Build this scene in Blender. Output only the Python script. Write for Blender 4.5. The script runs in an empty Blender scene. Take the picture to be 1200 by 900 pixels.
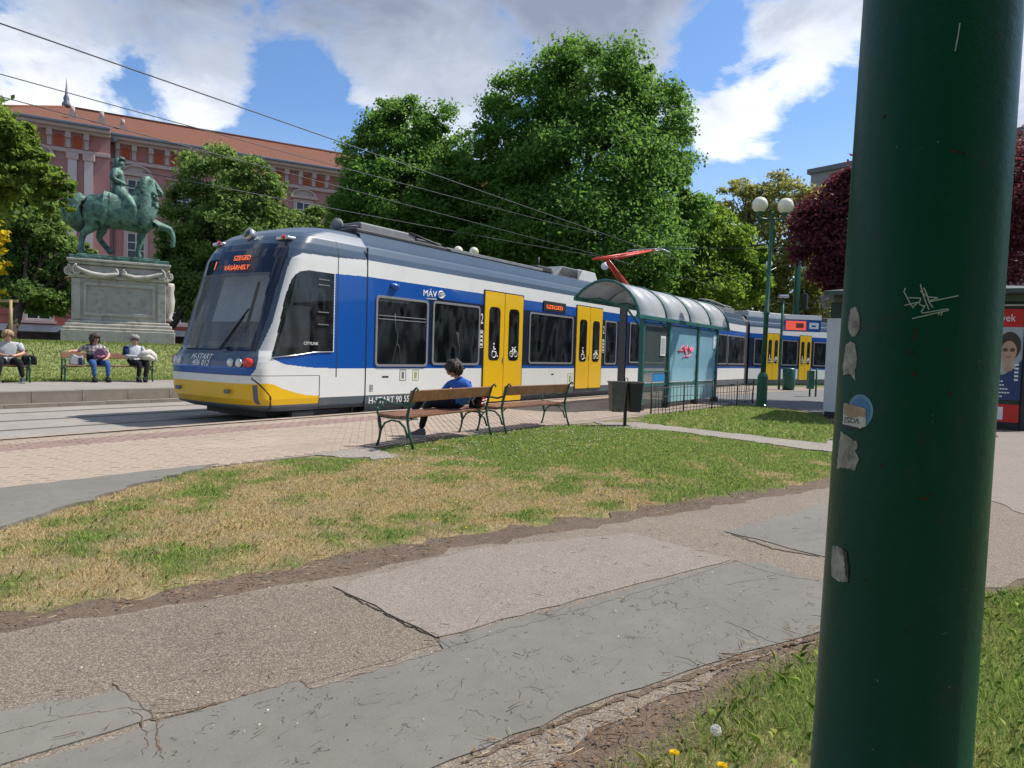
import bpy, bmesh, math, random
import numpy as np
from mathutils import Vector, Matrix
S = bpy.context.scene
COL = S.collection
random.seed(7)
RNG = np.random.default_rng(7)
R = math.radians
# ------------------------------------------------------------------ camera
cam_d = bpy.data.cameras.new('camera')
cam = bpy.data.objects.new('camera', cam_d); COL.objects.link(cam); S.camera = cam
cam_d.sensor_width = 36.0; cam_d.lens = 24.9; cam_d.clip_start = .05; cam_d.clip_end = 3000
YAW, PITCH, ROLL = R(33.845), R(2.51), .032
F0 = Vector((math.cos(YAW), math.sin(YAW), 0)); R0 = Vector((math.sin(YAW), -math.cos(YAW), 0)); UP = Vector((0, 0, 1))
FW = F0*math.cos(PITCH)-UP*math.sin(PITCH); U1 = UP*math.cos(PITCH)+F0*math.sin(PITCH)
RT = R0*math.cos(ROLL)+U1*math.sin(ROLL); UN = -R0*math.sin(ROLL)+U1*math.cos(ROLL)
m = Matrix((RT, UN, -FW)).transposed().to_4x4(); m.translation = Vector((0, 0, 1.3)); cam.matrix_world = m
# ------------------------------------------------------------------ light and sky
SUN_AZ, SUN_EL = R(-31), R(54)              # the sun stands ahead to the right, high
sdir = Vector((math.cos(SUN_AZ)*math.cos(SUN_EL), math.sin(SUN_AZ)*math.cos(SUN_EL), math.sin(SUN_EL)))
sl = bpy.data.lights.new('sun', 'SUN'); sl.energy = 3.9; sl.angle = R(.8); sl.color = (1, .945, .86)
so = bpy.data.objects.new('sun', sl); COL.objects.link(so)
so.rotation_euler = sdir.to_track_quat('Z', 'Y').to_euler()
S.view_settings.view_transform = 'Standard'; S.view_settings.look = 'None'; S.view_settings.exposure = .62; S.view_settings.gamma = 1
W = bpy.data.worlds.new('World'); S.world = W; W.use_nodes = True
nt = W.node_tree; nt.nodes.clear()
def N(t, kind, **kw):
    n = t.nodes.new(kind)
    for k, v in kw.items():
        if k.startswith('i_'): n.inputs[k[2:].replace('_', ' ')].default_value = v
        else: setattr(n, k, v)
    return n
def L(t, a, b): t.links.new(a, b)
def mth(t, op, a, b=None, c=None, clamp=False):
    n = t.nodes.new('ShaderNodeMath'); n.operation = op; n.use_clamp = clamp
    for i, q in enumerate((a, b, c)):
        if q is None: continue
        if isinstance(q, (int, float)): n.inputs[i].default_value = q
        else: t.links.new(q, n.inputs[i])
    return n.outputs[0]
def mixc(t, fac, a, b, blend='MIX'):
    n = t.nodes.new('ShaderNodeMix'); n.data_type = 'RGBA'; n.blend_type = blend
    for s, q in ((n.inputs[0], fac), (n.inputs[6], a), (n.inputs[7], b)):
        if isinstance(q, (int, float)): s.default_value = q
        elif isinstance(q, (tuple, list)): s.default_value = (*q[:3], 1)
        else: t.links.new(q, s)
    return n.outputs[2]
def ramp(t, fac, *stops, interp='LINEAR'):
    n = t.nodes.new('ShaderNodeValToRGB'); cr = n.color_ramp; cr.interpolation = interp
    while len(cr.elements) < len(stops): cr.elements.new(.5)
    for e, (p, c) in zip(cr.elements, stops):
        e.position = p; e.color = (c, c, c, 1) if isinstance(c, (int, float)) else (*c, 1)
    if not isinstance(fac, (int, float)): t.links.new(fac, n.inputs[0])
    return n.outputs[0]
sky = N(nt, 'ShaderNodeTexSky', sky_type='NISHITA', sun_disc=False, sun_elevation=SUN_EL, sun_rotation=math.pi/2-SUN_AZ, air_density=1.0, dust_density=.6, ozone_density=2.0)
tc = N(nt, 'ShaderNodeTexCoord')
D = tc.outputs['Generated']
sx = N(nt, 'ShaderNodeSeparateXYZ'); L(nt, D, sx.inputs[0])
def wnoise(scale, detail, rough, off, dist=0.0, zs=1.6):
    mp = N(nt, 'ShaderNodeMapping'); mp.inputs['Location'].default_value = (off, off*1.7, off*.6); mp.inputs['Scale'].default_value = (1, 1, zs); L(nt, D, mp.inputs[0])
    n = N(nt, 'ShaderNodeTexNoise'); n.inputs['Scale'].default_value = scale; n.inputs['Detail'].default_value = detail; n.inputs['Roughness'].default_value = rough; n.inputs['Distortion'].default_value = dist
    L(nt, mp.outputs[0], n.inputs['Vector']); return n.outputs[0]
def lobe(d, k, a):                           # a soft bank of cloud round one direction
    v = N(nt, 'ShaderNodeVectorMath', operation='DOT_PRODUCT'); L(nt, D, v.inputs[0]); v.inputs[1].default_value = Vector(d).normalized()
    e = mth(nt, 'MULTIPLY', mth(nt, 'SUBTRACT', v.outputs['Value'], 1.0), k)
    return mth(nt, 'MULTIPLY', mth(nt, 'EXPONENT', e), a)
def pixdir(x, y): return FW*830+RT*(x-600)+UN*(450-y)
den = mth(nt, 'ADD', mth(nt, 'MULTIPLY', wnoise(4.2, 10, .55, 3.1, .5), 1.05), mth(nt, 'MULTIPLY', wnoise(11, 9, .6, 8.2, .4), .65)); den = mth(nt, 'SUBTRACT', den, .36)
for q in ((345,125,110,-.36),(160,90,600,-.34),(415,205,200,-.3),(330,70,900,-.08),(60,-90,110,.2),(250,-90,110,.2),(420,-80,80,.28),(700,-80,70,.30),(50,100,300,.12),(110,100,700,.10),(225,110,400,.24),(270,70,500,.14),(500,100,200,.22),(430,140,600,.22),(560,60,200,.08),(740,60,500,.14),(930,30,160,.16),(960,90,300,.12),(850,150,400,.22),(835,55,400,-.34),(970,180,200,-.34),(800,205,200,-.24),(920,130,600,-.12),(1190,120,60,.1)): den = mth(nt, 'ADD', den, lobe(pixdir(*q[:2]), q[2], q[3]))
cover = ramp(nt, den, (.495, 0), (.59, .8), (.70, 1))
gray = mth(nt, 'ADD', mth(nt, 'MULTIPLY', wnoise(7, 9, .62, 1.3, .5), .80), mth(nt, 'MULTIPLY', mth(nt, 'SUBTRACT', den, .66), .55))
for q in ((100,-30,80,.34),(250,-10,100,.28),(400,0,80,.36),(560,20,80,.36),(740,10,70,.42),(950,0,90,.14),(240,120,150,-.30),(500,110,140,-.36),(60,110,140,-.28),(840,150,90,-.24),(930,80,150,-.16)): gray = mth(nt, 'ADD', gray, lobe(pixdir(*q[:2]), q[2], q[3]))
ccol = ramp(nt, gray, (.20, (9.3, 9.45, 9.7)), (.36, (7.6, 7.9, 8.5)), (.52, (5.0, 5.5, 6.5)), (.78, (3.6, 4.1, 5.2)), (1.0, (2.5, 2.9, 3.9)))
skyb = mixc(nt, 1.0, sky.outputs[0], (.90, 1.12, 1.36), 'MULTIPLY')
skyb = mixc(nt, ramp(nt, sx.outputs[2], (0, .75), (.30, 0)), skyb, (5.2, 6.3, 7.9))
mx = mixc(nt, cover, skyb, ccol)
bg = N(nt, 'ShaderNodeBackground'); bg.inputs[1].default_value = .080; L(nt, mx, bg.inputs[0])
wo = N(nt, 'ShaderNodeOutputWorld'); L(nt, bg.outputs[0], wo.inputs[0])
# ------------------------------------------------------------------ helpers
def tag(o, label=None, cat=None, group=None, kind=None):
    for k, v in (('label', label), ('category', cat), ('group', group), ('kind', kind)):
        if v: o[k] = v
    return o
MATW = {}
def thing(name, label, cat, loc=(0, 0, 0), rz=0, group=None):
    o = bpy.data.objects.new(name, None); COL.objects.link(o); o.location = loc; o.rotation_euler = (0, 0, rz); o.empty_display_size = .2
    MATW[o.name] = Matrix.Translation(loc) @ Matrix.Rotation(rz, 4, 'Z')
    return tag(o, label, cat, group)
def mw_of(o):
    while o.name not in MATW and o.parent: o = o.parent
    return MATW.get(o.name, Matrix.Identity(4))
def link(name, me, parent=None, mats=None, loc=None):
    o = bpy.data.objects.new(name, me); COL.objects.link(o)
    if mats is not None:
        for q in (mats if isinstance(mats, (list, tuple)) else [mats]): me.materials.append(q)
    if parent: o.parent = parent
    if loc is not None: o.location = loc
    return o
class MB:
    """collects shapes; build() makes them ONE mesh object. w=True: shapes are given in world coordinates"""
    def __init__(s, w=False): s.v = []; s.f = []; s.m = []; s.sm = []; s.cur = 0; s.w = w; s.smooth = False; s.T = None
    def add(s, vs, fs):
        b = len(s.v)
        if s.T is not None: vs = [s.T @ Vector(q) for q in vs]
        s.v += [tuple(q) for q in vs]; s.f += [tuple(b+i for i in f) for f in fs]; s.m += [s.cur]*len(fs); s.sm += [s.smooth]*len(fs); return s
    def box(s, x0, x1, y0, y1, z0, z1):
        return s.add([(x, y, z) for x in (x0, x1) for y in (y0, y1) for z in (z0, z1)], [(0, 1, 3, 2), (4, 6, 7, 5), (0, 4, 5, 1), (2, 3, 7, 6), (0, 2, 6, 4), (1, 5, 7, 3)])
    def bar(s, p, q, w, h=None, up=(0, 0, 1)):
        p, q = Vector(p), Vector(q); h = h or w; d = (q-p).normalized(); a = d.cross(Vector(up))
        if a.length < 1e-4: a = d.cross(Vector((1, 0, 0)))
        a.normalize(); b = a.cross(d); vs = []
        for c in (p, q):
            for i, j in ((-1, -1), (1, -1), (1, 1), (-1, 1)): vs.append(c+a*(i*w/2)+b*(j*h/2))
        return s.add(vs, [(0, 1, 2, 3), (7, 6, 5, 4), (0, 4, 5, 1), (1, 5, 6, 2), (2, 6, 7, 3), (3, 7, 4, 0)])
    def tube(s, pts, r, n=8, closed=False, cap=True, flat=1.0):
        pts = [Vector(p) for p in pts]; k = len(pts); rs = r if isinstance(r, (list, tuple)) else [r]*k; vs = []; fs = []; pa = None
        for i, p in enumerate(pts):
            t = (pts[(i+1) % k]-pts[i-1]) if closed else (pts[min(i+1, k-1)]-pts[max(i-1, 0)])
            t.normalize()
            if pa is None:
                pa = t.cross(Vector((0, 0, 1)))
                if pa.length < .05: pa = t.cross(Vector((1, 0, 0)))
            else: pa = pa-t*pa.dot(t)
            pa.normalize(); b = t.cross(pa)
            for j in range(n):
                a = 2*math.pi*j/n; vs.append(p+(pa*math.cos(a)+b*math.sin(a)*flat)*rs[i])
        for i in range(k if closed else k-1):
            for j in range(n):
                a0, a1 = i*n+j, i*n+(j+1) % n; b0, b1 = ((i+1) % k)*n+j, ((i+1) % k)*n+(j+1) % n; fs.append((a0, a1, b1, b0))
        if cap and not closed: fs += [tuple(range(n))[::-1], tuple((k-1)*n+j for j in range(n))]
        o = s.smooth; s.smooth = True; s.add(vs, fs); s.smooth = o; return s
    def lathe(s, prof, c=(0, 0, 0), n=16, sx=1, sy=1, sm=True):
        vs = []; fs = []
        for r, z in prof:
            for j in range(n):
                a = 2*math.pi*j/n; vs.append((c[0]+r*sx*math.cos(a), c[1]+r*sy*math.sin(a), c[2]+z))
        k = len(prof)
        for i in range(k-1):
            for j in range(n): fs.append((i*n+j, i*n+(j+1) % n, (i+1)*n+(j+1) % n, (i+1)*n+j))
        if prof[0][0] > 1e-5: fs.append(tuple(range(n))[::-1])
        if prof[-1][0] > 1e-5: fs.append(tuple((k-1)*n+j for j in range(n)))
        o = s.smooth; s.smooth = sm; s.add(vs, fs); s.smooth = o; return s
    def ball(s, c, r, nu=12, nv=8, sc=(1, 1, 1)):
        vs = []; fs = []
        for i in range(nv+1):
            p = math.pi*i/nv
            for j in range(nu):
                a = 2*math.pi*j/nu; vs.append((c[0]+r*sc[0]*math.sin(p)*math.cos(a), c[1]+r*sc[1]*math.sin(p)*math.sin(a), c[2]-r*sc[2]*math.cos(p)))
        for i in range(nv):
            for j in range(nu): fs.append((i*nu+j, i*nu+(j+1) % nu, (i+1)*nu+(j+1) % nu, (i+1)*nu+j))
        o = s.smooth; s.smooth = True; s.add(vs, fs); s.smooth = o; return s
    def prism(s, poly, fn, d0, d1):
        """poly: 2-d outline; fn(a,b,d) -> point; extruded from d0 to d1"""
        n = len(poly); vs = [fn(a, b, d0) for a, b in poly]+[fn(a, b, d1) for a, b in poly]
        return s.add(vs, [tuple(range(n))[::-1], tuple(range(n, 2*n))]+[(i, (i+1) % n, n+(i+1) % n, n+i) for i in range(n)])
    def ring(s, outer, inner, fn, d0, d1):
        n = len(outer); vs = [fn(*p, d) for d in (d0, d1) for p in outer]+[fn(*p, d) for d in (d0, d1) for p in inner]; fs = []
        for i in range(n):
            j = (i+1) % n
            fs += [(i, j, n+j, n+i), (2*n+i, 3*n+i, 3*n+j, 2*n+j), (n+i, n+j, 3*n+j, 3*n+i), (i, 2*n+i, 2*n+j, j)]
        return s.add(vs, fs)
    def mesh(s, name, inv=None):
        me = bpy.data.meshes.new(name); vs = s.v
        if inv is not None: vs = [tuple(inv @ Vector(q)) for q in vs]
        me.from_pydata(vs, [], s.f); me.polygons.foreach_set('material_index', s.m); me.polygons.foreach_set('use_smooth', s.sm); me.update()
        return me
    def build(s, name, mats, parent=None, bevel=0, fix=True, loc=None):
        inv = mw_of(parent).inverted() if (parent is not None and s.w) else None
        if parent is None and loc is not None: inv = Matrix.Translation(loc).inverted()
        me = s.mesh(name, inv)
        if fix:
            b = bmesh.new(); b.from_mesh(me); bmesh.ops.recalc_face_normals(b, faces=b.faces); b.to_mesh(me); b.free()
        o = link(name, me, parent, mats, loc if parent is None else None)
        if bevel:
            q = o.modifiers.new('bevel', 'BEVEL'); q.width = bevel; q.segments = 2; q.limit_method = 'ANGLE'; q.angle_limit = R(40)
        return o
def rrect(x0, x1, z0, z1, r, n=5):
    out = []
    for cx_, cz, a0 in ((x1-r, z1-r, 0), (x0+r, z1-r, 90), (x0+r, z0+r, 180), (x1-r, z0+r, 270)):
        for i in range(n+1):
            a = R(a0+90*i/n); out.append((cx_+r*math.cos(a), cz+r*math.sin(a)))
    return out
def text_mesh(txt, size, M4, shear=0.0, ext=.001, align='LEFT', wide=1.0):
    c = bpy.data.curves.new('t', 'FONT'); c.body = txt; c.size = size; c.extrude = ext; c.shear = shear; c.align_x = align; c.align_y = 'BOTTOM_BASELINE'; c.resolution_u = 3
    o = bpy.data.objects.new('t', c); COL.objects.link(o)
    dg = bpy.context.evaluated_depsgraph_get(); me = bpy.data.meshes.new_from_object(o.evaluated_get(dg))
    bpy.data.objects.remove(o); bpy.data.curves.remove(c)
    me.transform(M4 @ Matrix.Diagonal((wide, 1, 1, 1))); me.materials.clear(); return me
def frame(o, r, u):
    r, u = Vector(r).normalized(), Vector(u).normalized(); n = r.cross(u); q = Matrix((r, u, n)).transposed().to_4x4(); q.translation = Vector(o); return q
def text(name, txt, size, o, r, u, mat_, parent, **kw):
    me = text_mesh(txt, size, mw_of(parent).inverted() @ frame(o, r, u), **kw)
    return link(name, me, parent, mat_)
# ------------------------------------------------------------------ materials
def M(name, col, rough=.6, metal=0.0, var=.12, scale=6.0, bump=0.0, bscale=40.0, spec=.5, dirt=None, coat=0.0):
    m_ = bpy.data.materials.new(name); m_.use_nodes = True; t = m_.node_tree; b = t.nodes['Principled BSDF']
    b.inputs['Roughness'].default_value = rough; b.inputs['Metallic'].default_value = metal; b.inputs['Specular IOR Level'].default_value = spec if rough < .8 else .15; b.inputs['Coat Weight'].default_value = coat
    co = N(t, 'ShaderNodeTexCoord'); n = N(t, 'ShaderNodeTexNoise'); n.inputs['Scale'].default_value = scale; n.inputs['Detail'].default_value = 6; n.inputs['Roughness'].default_value = .62
    L(t, co.outputs['Object'], n.inputs['Vector'])
    c = mixc(t, ramp(t, n.outputs[0], (.3, 0), (.7, 1)), tuple(q*(1-var) for q in col), tuple(min(1, q*(1+var)) for q in col))
    if dirt:
        n2 = N(t, 'ShaderNodeTexNoise'); n2.inputs['Scale'].default_value = dirt[1]; n2.inputs['Detail'].default_value = 8; n2.inputs['Roughness'].default_value = .7
        L(t, co.outputs['Object'], n2.inputs['Vector']); c = mixc(t, ramp(t, n2.outputs[0], (dirt[2], 0), (dirt[2]+.16, dirt[3])), c, dirt[0])
    L(t, c, b.inputs['Base Color'])
    if bump:
        nb = N(t, 'ShaderNodeTexNoise'); nb.inputs['Scale'].default_value = bscale; nb.inputs['Detail'].default_value = 5; L(t, co.outputs['Object'], nb.inputs['Vector'])
        bp = N(t, 'ShaderNodeBump'); bp.inputs['Strength'].default_value = bump; bp.inputs['Distance'].default_value = .02; L(t, nb.outputs[0], bp.inputs['Height']); L(t, bp.outputs[0], b.inputs['Normal'])
    return m_
def glow(name, col, strength):
    m_ = bpy.data.materials.new(name); m_.use_nodes = True; b = m_.node_tree.nodes['Principled BSDF']
    b.inputs['Base Color'].default_value = (*col, 1); b.inputs['Emission Color'].default_value = (*col, 1); b.inputs['Emission Strength'].default_value = strength; return m_
def glass(name, tint, alpha, rough=.03, spec=.5, inner=None):
    """a thin pane: part clear (tinted), part glossy film"""
    m_ = bpy.data.materials.new(name); m_.use_nodes = True; t = m_.node_tree; b = t.nodes['Principled BSDF']; out = t.nodes['Material Output']
    b.inputs['Base Color'].default_value = (*tint, 1); b.inputs['Roughness'].default_value = rough; b.inputs['Specular IOR Level'].default_value = spec
    tr = N(t, 'ShaderNodeBsdfTransparent'); tr.inputs[0].default_value = (*[min(1, q*.5+.5) for q in tint], 1)
    co = N(t, 'ShaderNodeTexCoord'); n = N(t, 'ShaderNodeTexNoise'); n.inputs['Scale'].default_value = 1.6; n.inputs['Detail'].default_value = 7; L(t, co.outputs['Object'], n.inputs['Vector'])
    mp = N(t, 'ShaderNodeMapRange'); mp.inputs[1].default_value = .3; mp.inputs[2].default_value = .7; mp.inputs[3].default_value = alpha*.85; mp.inputs[4].default_value = min(1, alpha*1.15); L(t, n.outputs[0], mp.inputs[0])
    if inner:
        m2 = N(t, 'ShaderNodeMapping'); m2.inputs['Scale'].default_value = (1.6, 1, .7); L(t, co.outputs['Object'], m2.inputs[0]); n2 = N(t, 'ShaderNodeTexNoise'); n2.inputs['Scale'].default_value = 1.5; n2.inputs['Detail'].default_value = 4; n2.inputs['Roughness'].default_value = .45; L(t, m2.outputs[0], n2.inputs['Vector'])
        L(t, ramp(t, n2.outputs[0], (.42, tint), (.56, inner), (.62, tint)), b.inputs['Base Color'])
    mx_ = N(t, 'ShaderNodeMixShader'); L(t, mp.outputs[0], mx_.inputs[0]); L(t, tr.outputs[0], mx_.inputs[1]); L(t, b.outputs[0], mx_.inputs[2]); L(t, mx_.outputs[0], out.inputs['Surface']); return m_
# ------------------------------------------------------------------ ground materials
def ground_mat(name, c1, c2, speck=None, cracks=0.0, rough=.92, sscale=90, stain=.25, csc=3.0):
    m_ = bpy.data.materials.new(name); m_.use_nodes = True; t = m_.node_tree; b = t.nodes['Principled BSDF']; b.inputs['Roughness'].default_value = rough; b.inputs['Specular IOR Level'].default_value = .25
    co = N(t, 'ShaderNodeTexCoord'); O = co.outputs['Object']
    def noise(sc, det=6, ro=.6):
        n = N(t, 'ShaderNodeTexNoise'); n.inputs['Scale'].default_value = sc; n.inputs['Detail'].default_value = det; n.inputs['Roughness'].default_value = ro; L(t, O, n.inputs['Vector']); return n.outputs[0]
    c = mixc(t, ramp(t, noise(1.3, 8), (.3, 0), (.7, 1)), c1, c2)
    c = mixc(t, mth(t, 'MULTIPLY', ramp(t, noise(9, 8, .7), (.42, 0), (.72, 1)), stain), c, tuple(q*.45 for q in c1))
    h = noise(60, 4)
    if speck:
        v = N(t, 'ShaderNodeTexVoronoi'); v.inputs['Scale'].default_value = sscale; L(t, O, v.inputs['Vector'])
        sp = N(t, 'ShaderNodeSeparateColor'); L(t, v.outputs['Color'], sp.inputs[0])
        c = mixc(t, mth(t, 'MULTIPLY', ramp(t, sp.outputs[0], (.55, 0), (.72, 1)), .62), c, speck)
        c = mixc(t, mth(t, 'MULTIPLY', ramp(t, sp.outputs[1], (.6, 0), (.85, 1)), .55), c, tuple(q*.35 for q in c1))
        h = mth(t, 'SUBTRACT', 1.0, v.outputs['Distance'])
    bp = N(t, 'ShaderNodeBump'); bp.inputs['Strength'].default_value = .5; bp.inputs['Distance'].default_value = .005 if speck else .004
    if cracks:
        w = N(t, 'ShaderNodeTexNoise'); w.inputs['Scale'].default_value = 2.6; w.inputs['Detail'].default_value = 5; w.inputs['Roughness'].default_value = .65; L(t, O, w.inputs['Vector'])
        off = N(t, 'ShaderNodeVectorMath', operation='SCALE'); L(t, w.outputs['Color'], off.inputs[0]); off.inputs['Scale'].default_value = .55
        mp = N(t, 'ShaderNodeMapping'); mp.inputs['Rotation'].default_value = (0, 0, R(38)); mp.inputs['Scale'].default_value = (.55, 1.15, 1)
        ad = N(t, 'ShaderNodeVectorMath', operation='ADD'); L(t, O, ad.inputs[0]); L(t, off.outputs[0], ad.inputs[1]); L(t, ad.outputs[0], mp.inputs[0])
        tot = None
        def lines(sc, det, wd, msc, thr, stretch, rot):
            m2 = N(t, 'ShaderNodeMapping'); m2.inputs['Rotation'].default_value = (0, 0, R(rot)); m2.inputs['Scale'].default_value = (stretch, 1, 1); L(t, O, m2.inputs[0])
            n = N(t, 'ShaderNodeTexNoise'); n.inputs['Scale'].default_value = sc; n.inputs['Detail'].default_value = det; n.inputs['Roughness'].default_value = .5; L(t, m2.outputs[0], n.inputs['Vector'])
            d_ = mth(t, 'ABSOLUTE', mth(t, 'SUBTRACT', n.outputs[0], .5)); ln = ramp(t, d_, (0, 1), (wd, 0)); mk = ramp(t, noise(msc, 5, .6), (thr-.02, 0), (thr+.03, 1)); return mth(t, 'MULTIPLY', ln, mk)
        for a_ in ((7.5, 3.0, .0060, 13.0, .55, .40, 92), (13.0, 3.0, .010, 16.0, .57, .45, 105), (2.2, 5.0, .0016, 1.6, .54, .7, 70)):
            q = lines(*a_); tot = q if tot is None else mth(t, 'MAXIMUM', tot, q)
        tot = mth(t, 'MULTIPLY', tot, cracks); c = mixc(t, mth(t, 'MULTIPLY', tot, .72), c, (.045, .036, .028)); h = mth(t, 'SUBTRACT', h, mth(t, 'MULTIPLY', tot, 3.0))
    L(t, c, b.inputs['Base Color']); L(t, h, bp.inputs['Height']); L(t, bp.outputs[0], b.inputs['Normal']); return m_
m_asph_coarse = ground_mat('coarse_asphalt', (0.165, 0.134, 0.106), (0.204, 0.167, 0.133), (0.374, 0.316, 0.260), 0, sscale=210)
m_asph_dark = ground_mat('weathered_asphalt', (0.141, 0.113, 0.090), (0.176, 0.143, 0.113), (0.374, 0.316, 0.256), 0, sscale=225)
m_asph_beige = ground_mat('beige_asphalt', (0.228, 0.194, 0.165), (0.264, 0.224, 0.190), (0.319, 0.277, 0.242), .25, sscale=190, stain=.18)
m_asph_gray = ground_mat('cracked_gray_asphalt', (0.152, 0.142, 0.125), (0.180, 0.168, 0.149), None, 1.0, stain=.2)
m_asph_slab = ground_mat('gray_slab', (0.159, 0.149, 0.132), (0.189, 0.176, 0.155), None, .6, stain=.2, csc=1.6)
m_road = ground_mat('road_asphalt', (0.152, 0.152, 0.156), (0.182, 0.182, 0.182), (0.228, 0.228, 0.228), 0, sscale=60)
m_conc = ground_mat('track_concrete', (0.258, 0.239, 0.213), (0.319, 0.296, 0.266), None, .15, stain=.3)
m_platform = ground_mat('platform_concrete', (0.251, 0.228, 0.201), (0.304, 0.281, 0.251), None, .0, stain=.2)
m_soil = ground_mat('bare_soil', (.105, .072, .052), (.165, .12, .088), (.20, .155, .12), 0, sscale=200, stain=.6)
m_green = ground_mat('meadow', (.09, .13, .035), (.16, .19, .07), (.2, .2, .09), 0, sscale=30)
m_dirtpath = ground_mat('trodden_path', (.245, .22, .185), (.30, .27, .23), (.33, .30, .26), 0, sscale=60)
m_kerb = M('kerb_concrete', (0.234, 0.207, 0.172), .9, var=.18, scale=2.5, bump=.3, bscale=60, dirt=((0.156, 0.133, 0.109), 3.0, .52, .7))
m_rail = M('rail_steel', (.17, .145, .12), .55, .3, var=.3, scale=20)
def sheet(name, poly, z, mat_, th=.03, jag=0.0, kind='structure', seg=.12):
    """a thick sheet with its outline broken up by jag metres"""
    if jag:
        out = []
        for (a, b) in zip(poly, poly[1:]+poly[:1]):
            d = math.dist(a, b); k = max(1, int(d/seg))
            nx, ny = -(b[1]-a[1])/max(d, 1e-6), (b[0]-a[0])/max(d, 1e-6)
            for i in range(k):
                q = i/k; j = random.gauss(0, jag)*(1 if 0 < i else .3); out.append((a[0]+(b[0]-a[0])*q+nx*j, a[1]+(b[1]-a[1])*q+ny*j))
        poly = out
    mb = MB(); mb.prism(poly, lambda a, b, d: (a, b, d), z-th, z)
    o = mb.build(name, mat_); tag(o, kind=kind); return o
# value noise for laying out the grass
_G = RNG.random((64, 64))
def vnoise(x, y, s, off=0):
    x = np.asarray(x)*s+off; y = np.asarray(y)*s+off*1.7; xi = np.floor(x).astype(int); yi = np.floor(y).astype(int); fx = x-xi; fy = y-yi
    fx = fx*fx*(3-2*fx); fy = fy*fy*(3-2*fy); g = lambda i, j: _G[i % 64, j % 64]
    return (g(xi, yi)*(1-fx)+g(xi+1, yi)*fx)*(1-fy)+(g(xi, yi+1)*(1-fx)+g(xi+1, yi+1)*fx)*fy
def fbm(x, y, s, off=0): return .5*vnoise(x, y, s, off)+.28*vnoise(x, y, s*2.1, off+5)+.22*vnoise(x, y, s*4.7, off+9)
def inpoly(x, y, poly):
    r = np.zeros(len(x), bool); n = len(poly)
    for i in range(n):
        x0, y0 = poly[i]; x1, y1 = poly[(i+1) % n]
        c = ((y0 > y) != (y1 > y)) & (x < (x1-x0)*(y-y0)/((y1-y0) if y1 != y0 else 1e-9)+x0); r ^= c
    return r
def edgedist(x, y, poly):
    d = np.full(len(x), 1e9); n = len(poly)
    for i in range(n):
        ax, ay = poly[i]; bx, by = poly[(i+1) % n]; vx, vy = bx-ax, by-ay; t = np.clip(((x-ax)*vx+(y-ay)*vy)/(vx*vx+vy*vy+1e-9), 0, 1)
        d = np.minimum(d, np.hypot(x-ax-t*vx, y-ay-t*vy))
    return d
def dryness(x, y):
    d = fbm(x, y, 1.3, 3)*.60+fbm(x, y, 3.4, 11)*.95+fbm(x, y, 9, 17)*.25-.24
    d = d+.24*np.exp(-((x-4.3)**2/5.0+(y-4.5)**2/1.4))-.22*np.exp(-((x-9.5)**2/9+(y-4.5)**2/4))-.26*np.exp(-((x-3.4)**2/3+(y-.2)**2/1.0))-.14*(x > 7)
    return np.clip((d-.51)/.32, 0, 1)
# ------------------------------------------------------------------ setting: near side
LAWN = [(-3.5, 2.6), (-1.2, 3.4), (.9, 4.75), (2.05, 5.56), (2.83, 6.04), (3.43, 6.38), (4.11, 6.66), (4.68, 6.68), (5.32, 6.58), (5.75, 6.40), (5.95, 5.95), (6.35, 5.93), (6.55, 6.45), (7.5, 6.58), (9.16, 6.6), (10.86, 6.55), (11.65, 6.25), (12.15, 5.5), (11.9, 4.2), (11.13, 1.95), (10.4, .85), (8.03, 1.50), (7.1, 1.83), (6.38, 2.06), (5.42, 2.40), (4.5, 2.76), (3.72, 3.04), (3.2, 3.16), (2.82, 3.22), (2.33, 3.36), (1.78, 3.53), (1.32, 3.72), (-.5, 3.3), (-3.5, 1.6)]
LAWN = [(-3.5, 5.2), (-1.2, 4.9), (.9, 5.1)]+LAWN[3:-2]+[(-.2, 4.0), (-3.5, 4.9)]
LAWN2 = [(12.95, 5.6), (14.4, 6.2), (16.5, 6.15), (20.9, 5.75), (20.2, 4.6), (18.5, 3.3), (14.5, 2.2), (12.2, 2.15), (12.6, 3.2)]
LAWN3 = [(1.72, 1.03), (2.3, .90), (2.95, .77), (3.45, .60), (4.7, .05), (5.4, -.33), (7.5, -1.2), (9, -3), (6, -4), (2.0, -1.6)]
o = MB().box(-700, 900, -700, 900, -.42, -.36).build('ground', m_green); tag(o, kind='structure')
o = MB().box(-90, 160, -90, 10.16, -.36, -.012).build('park_ground', m_green); tag(o, kind='structure')
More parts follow.
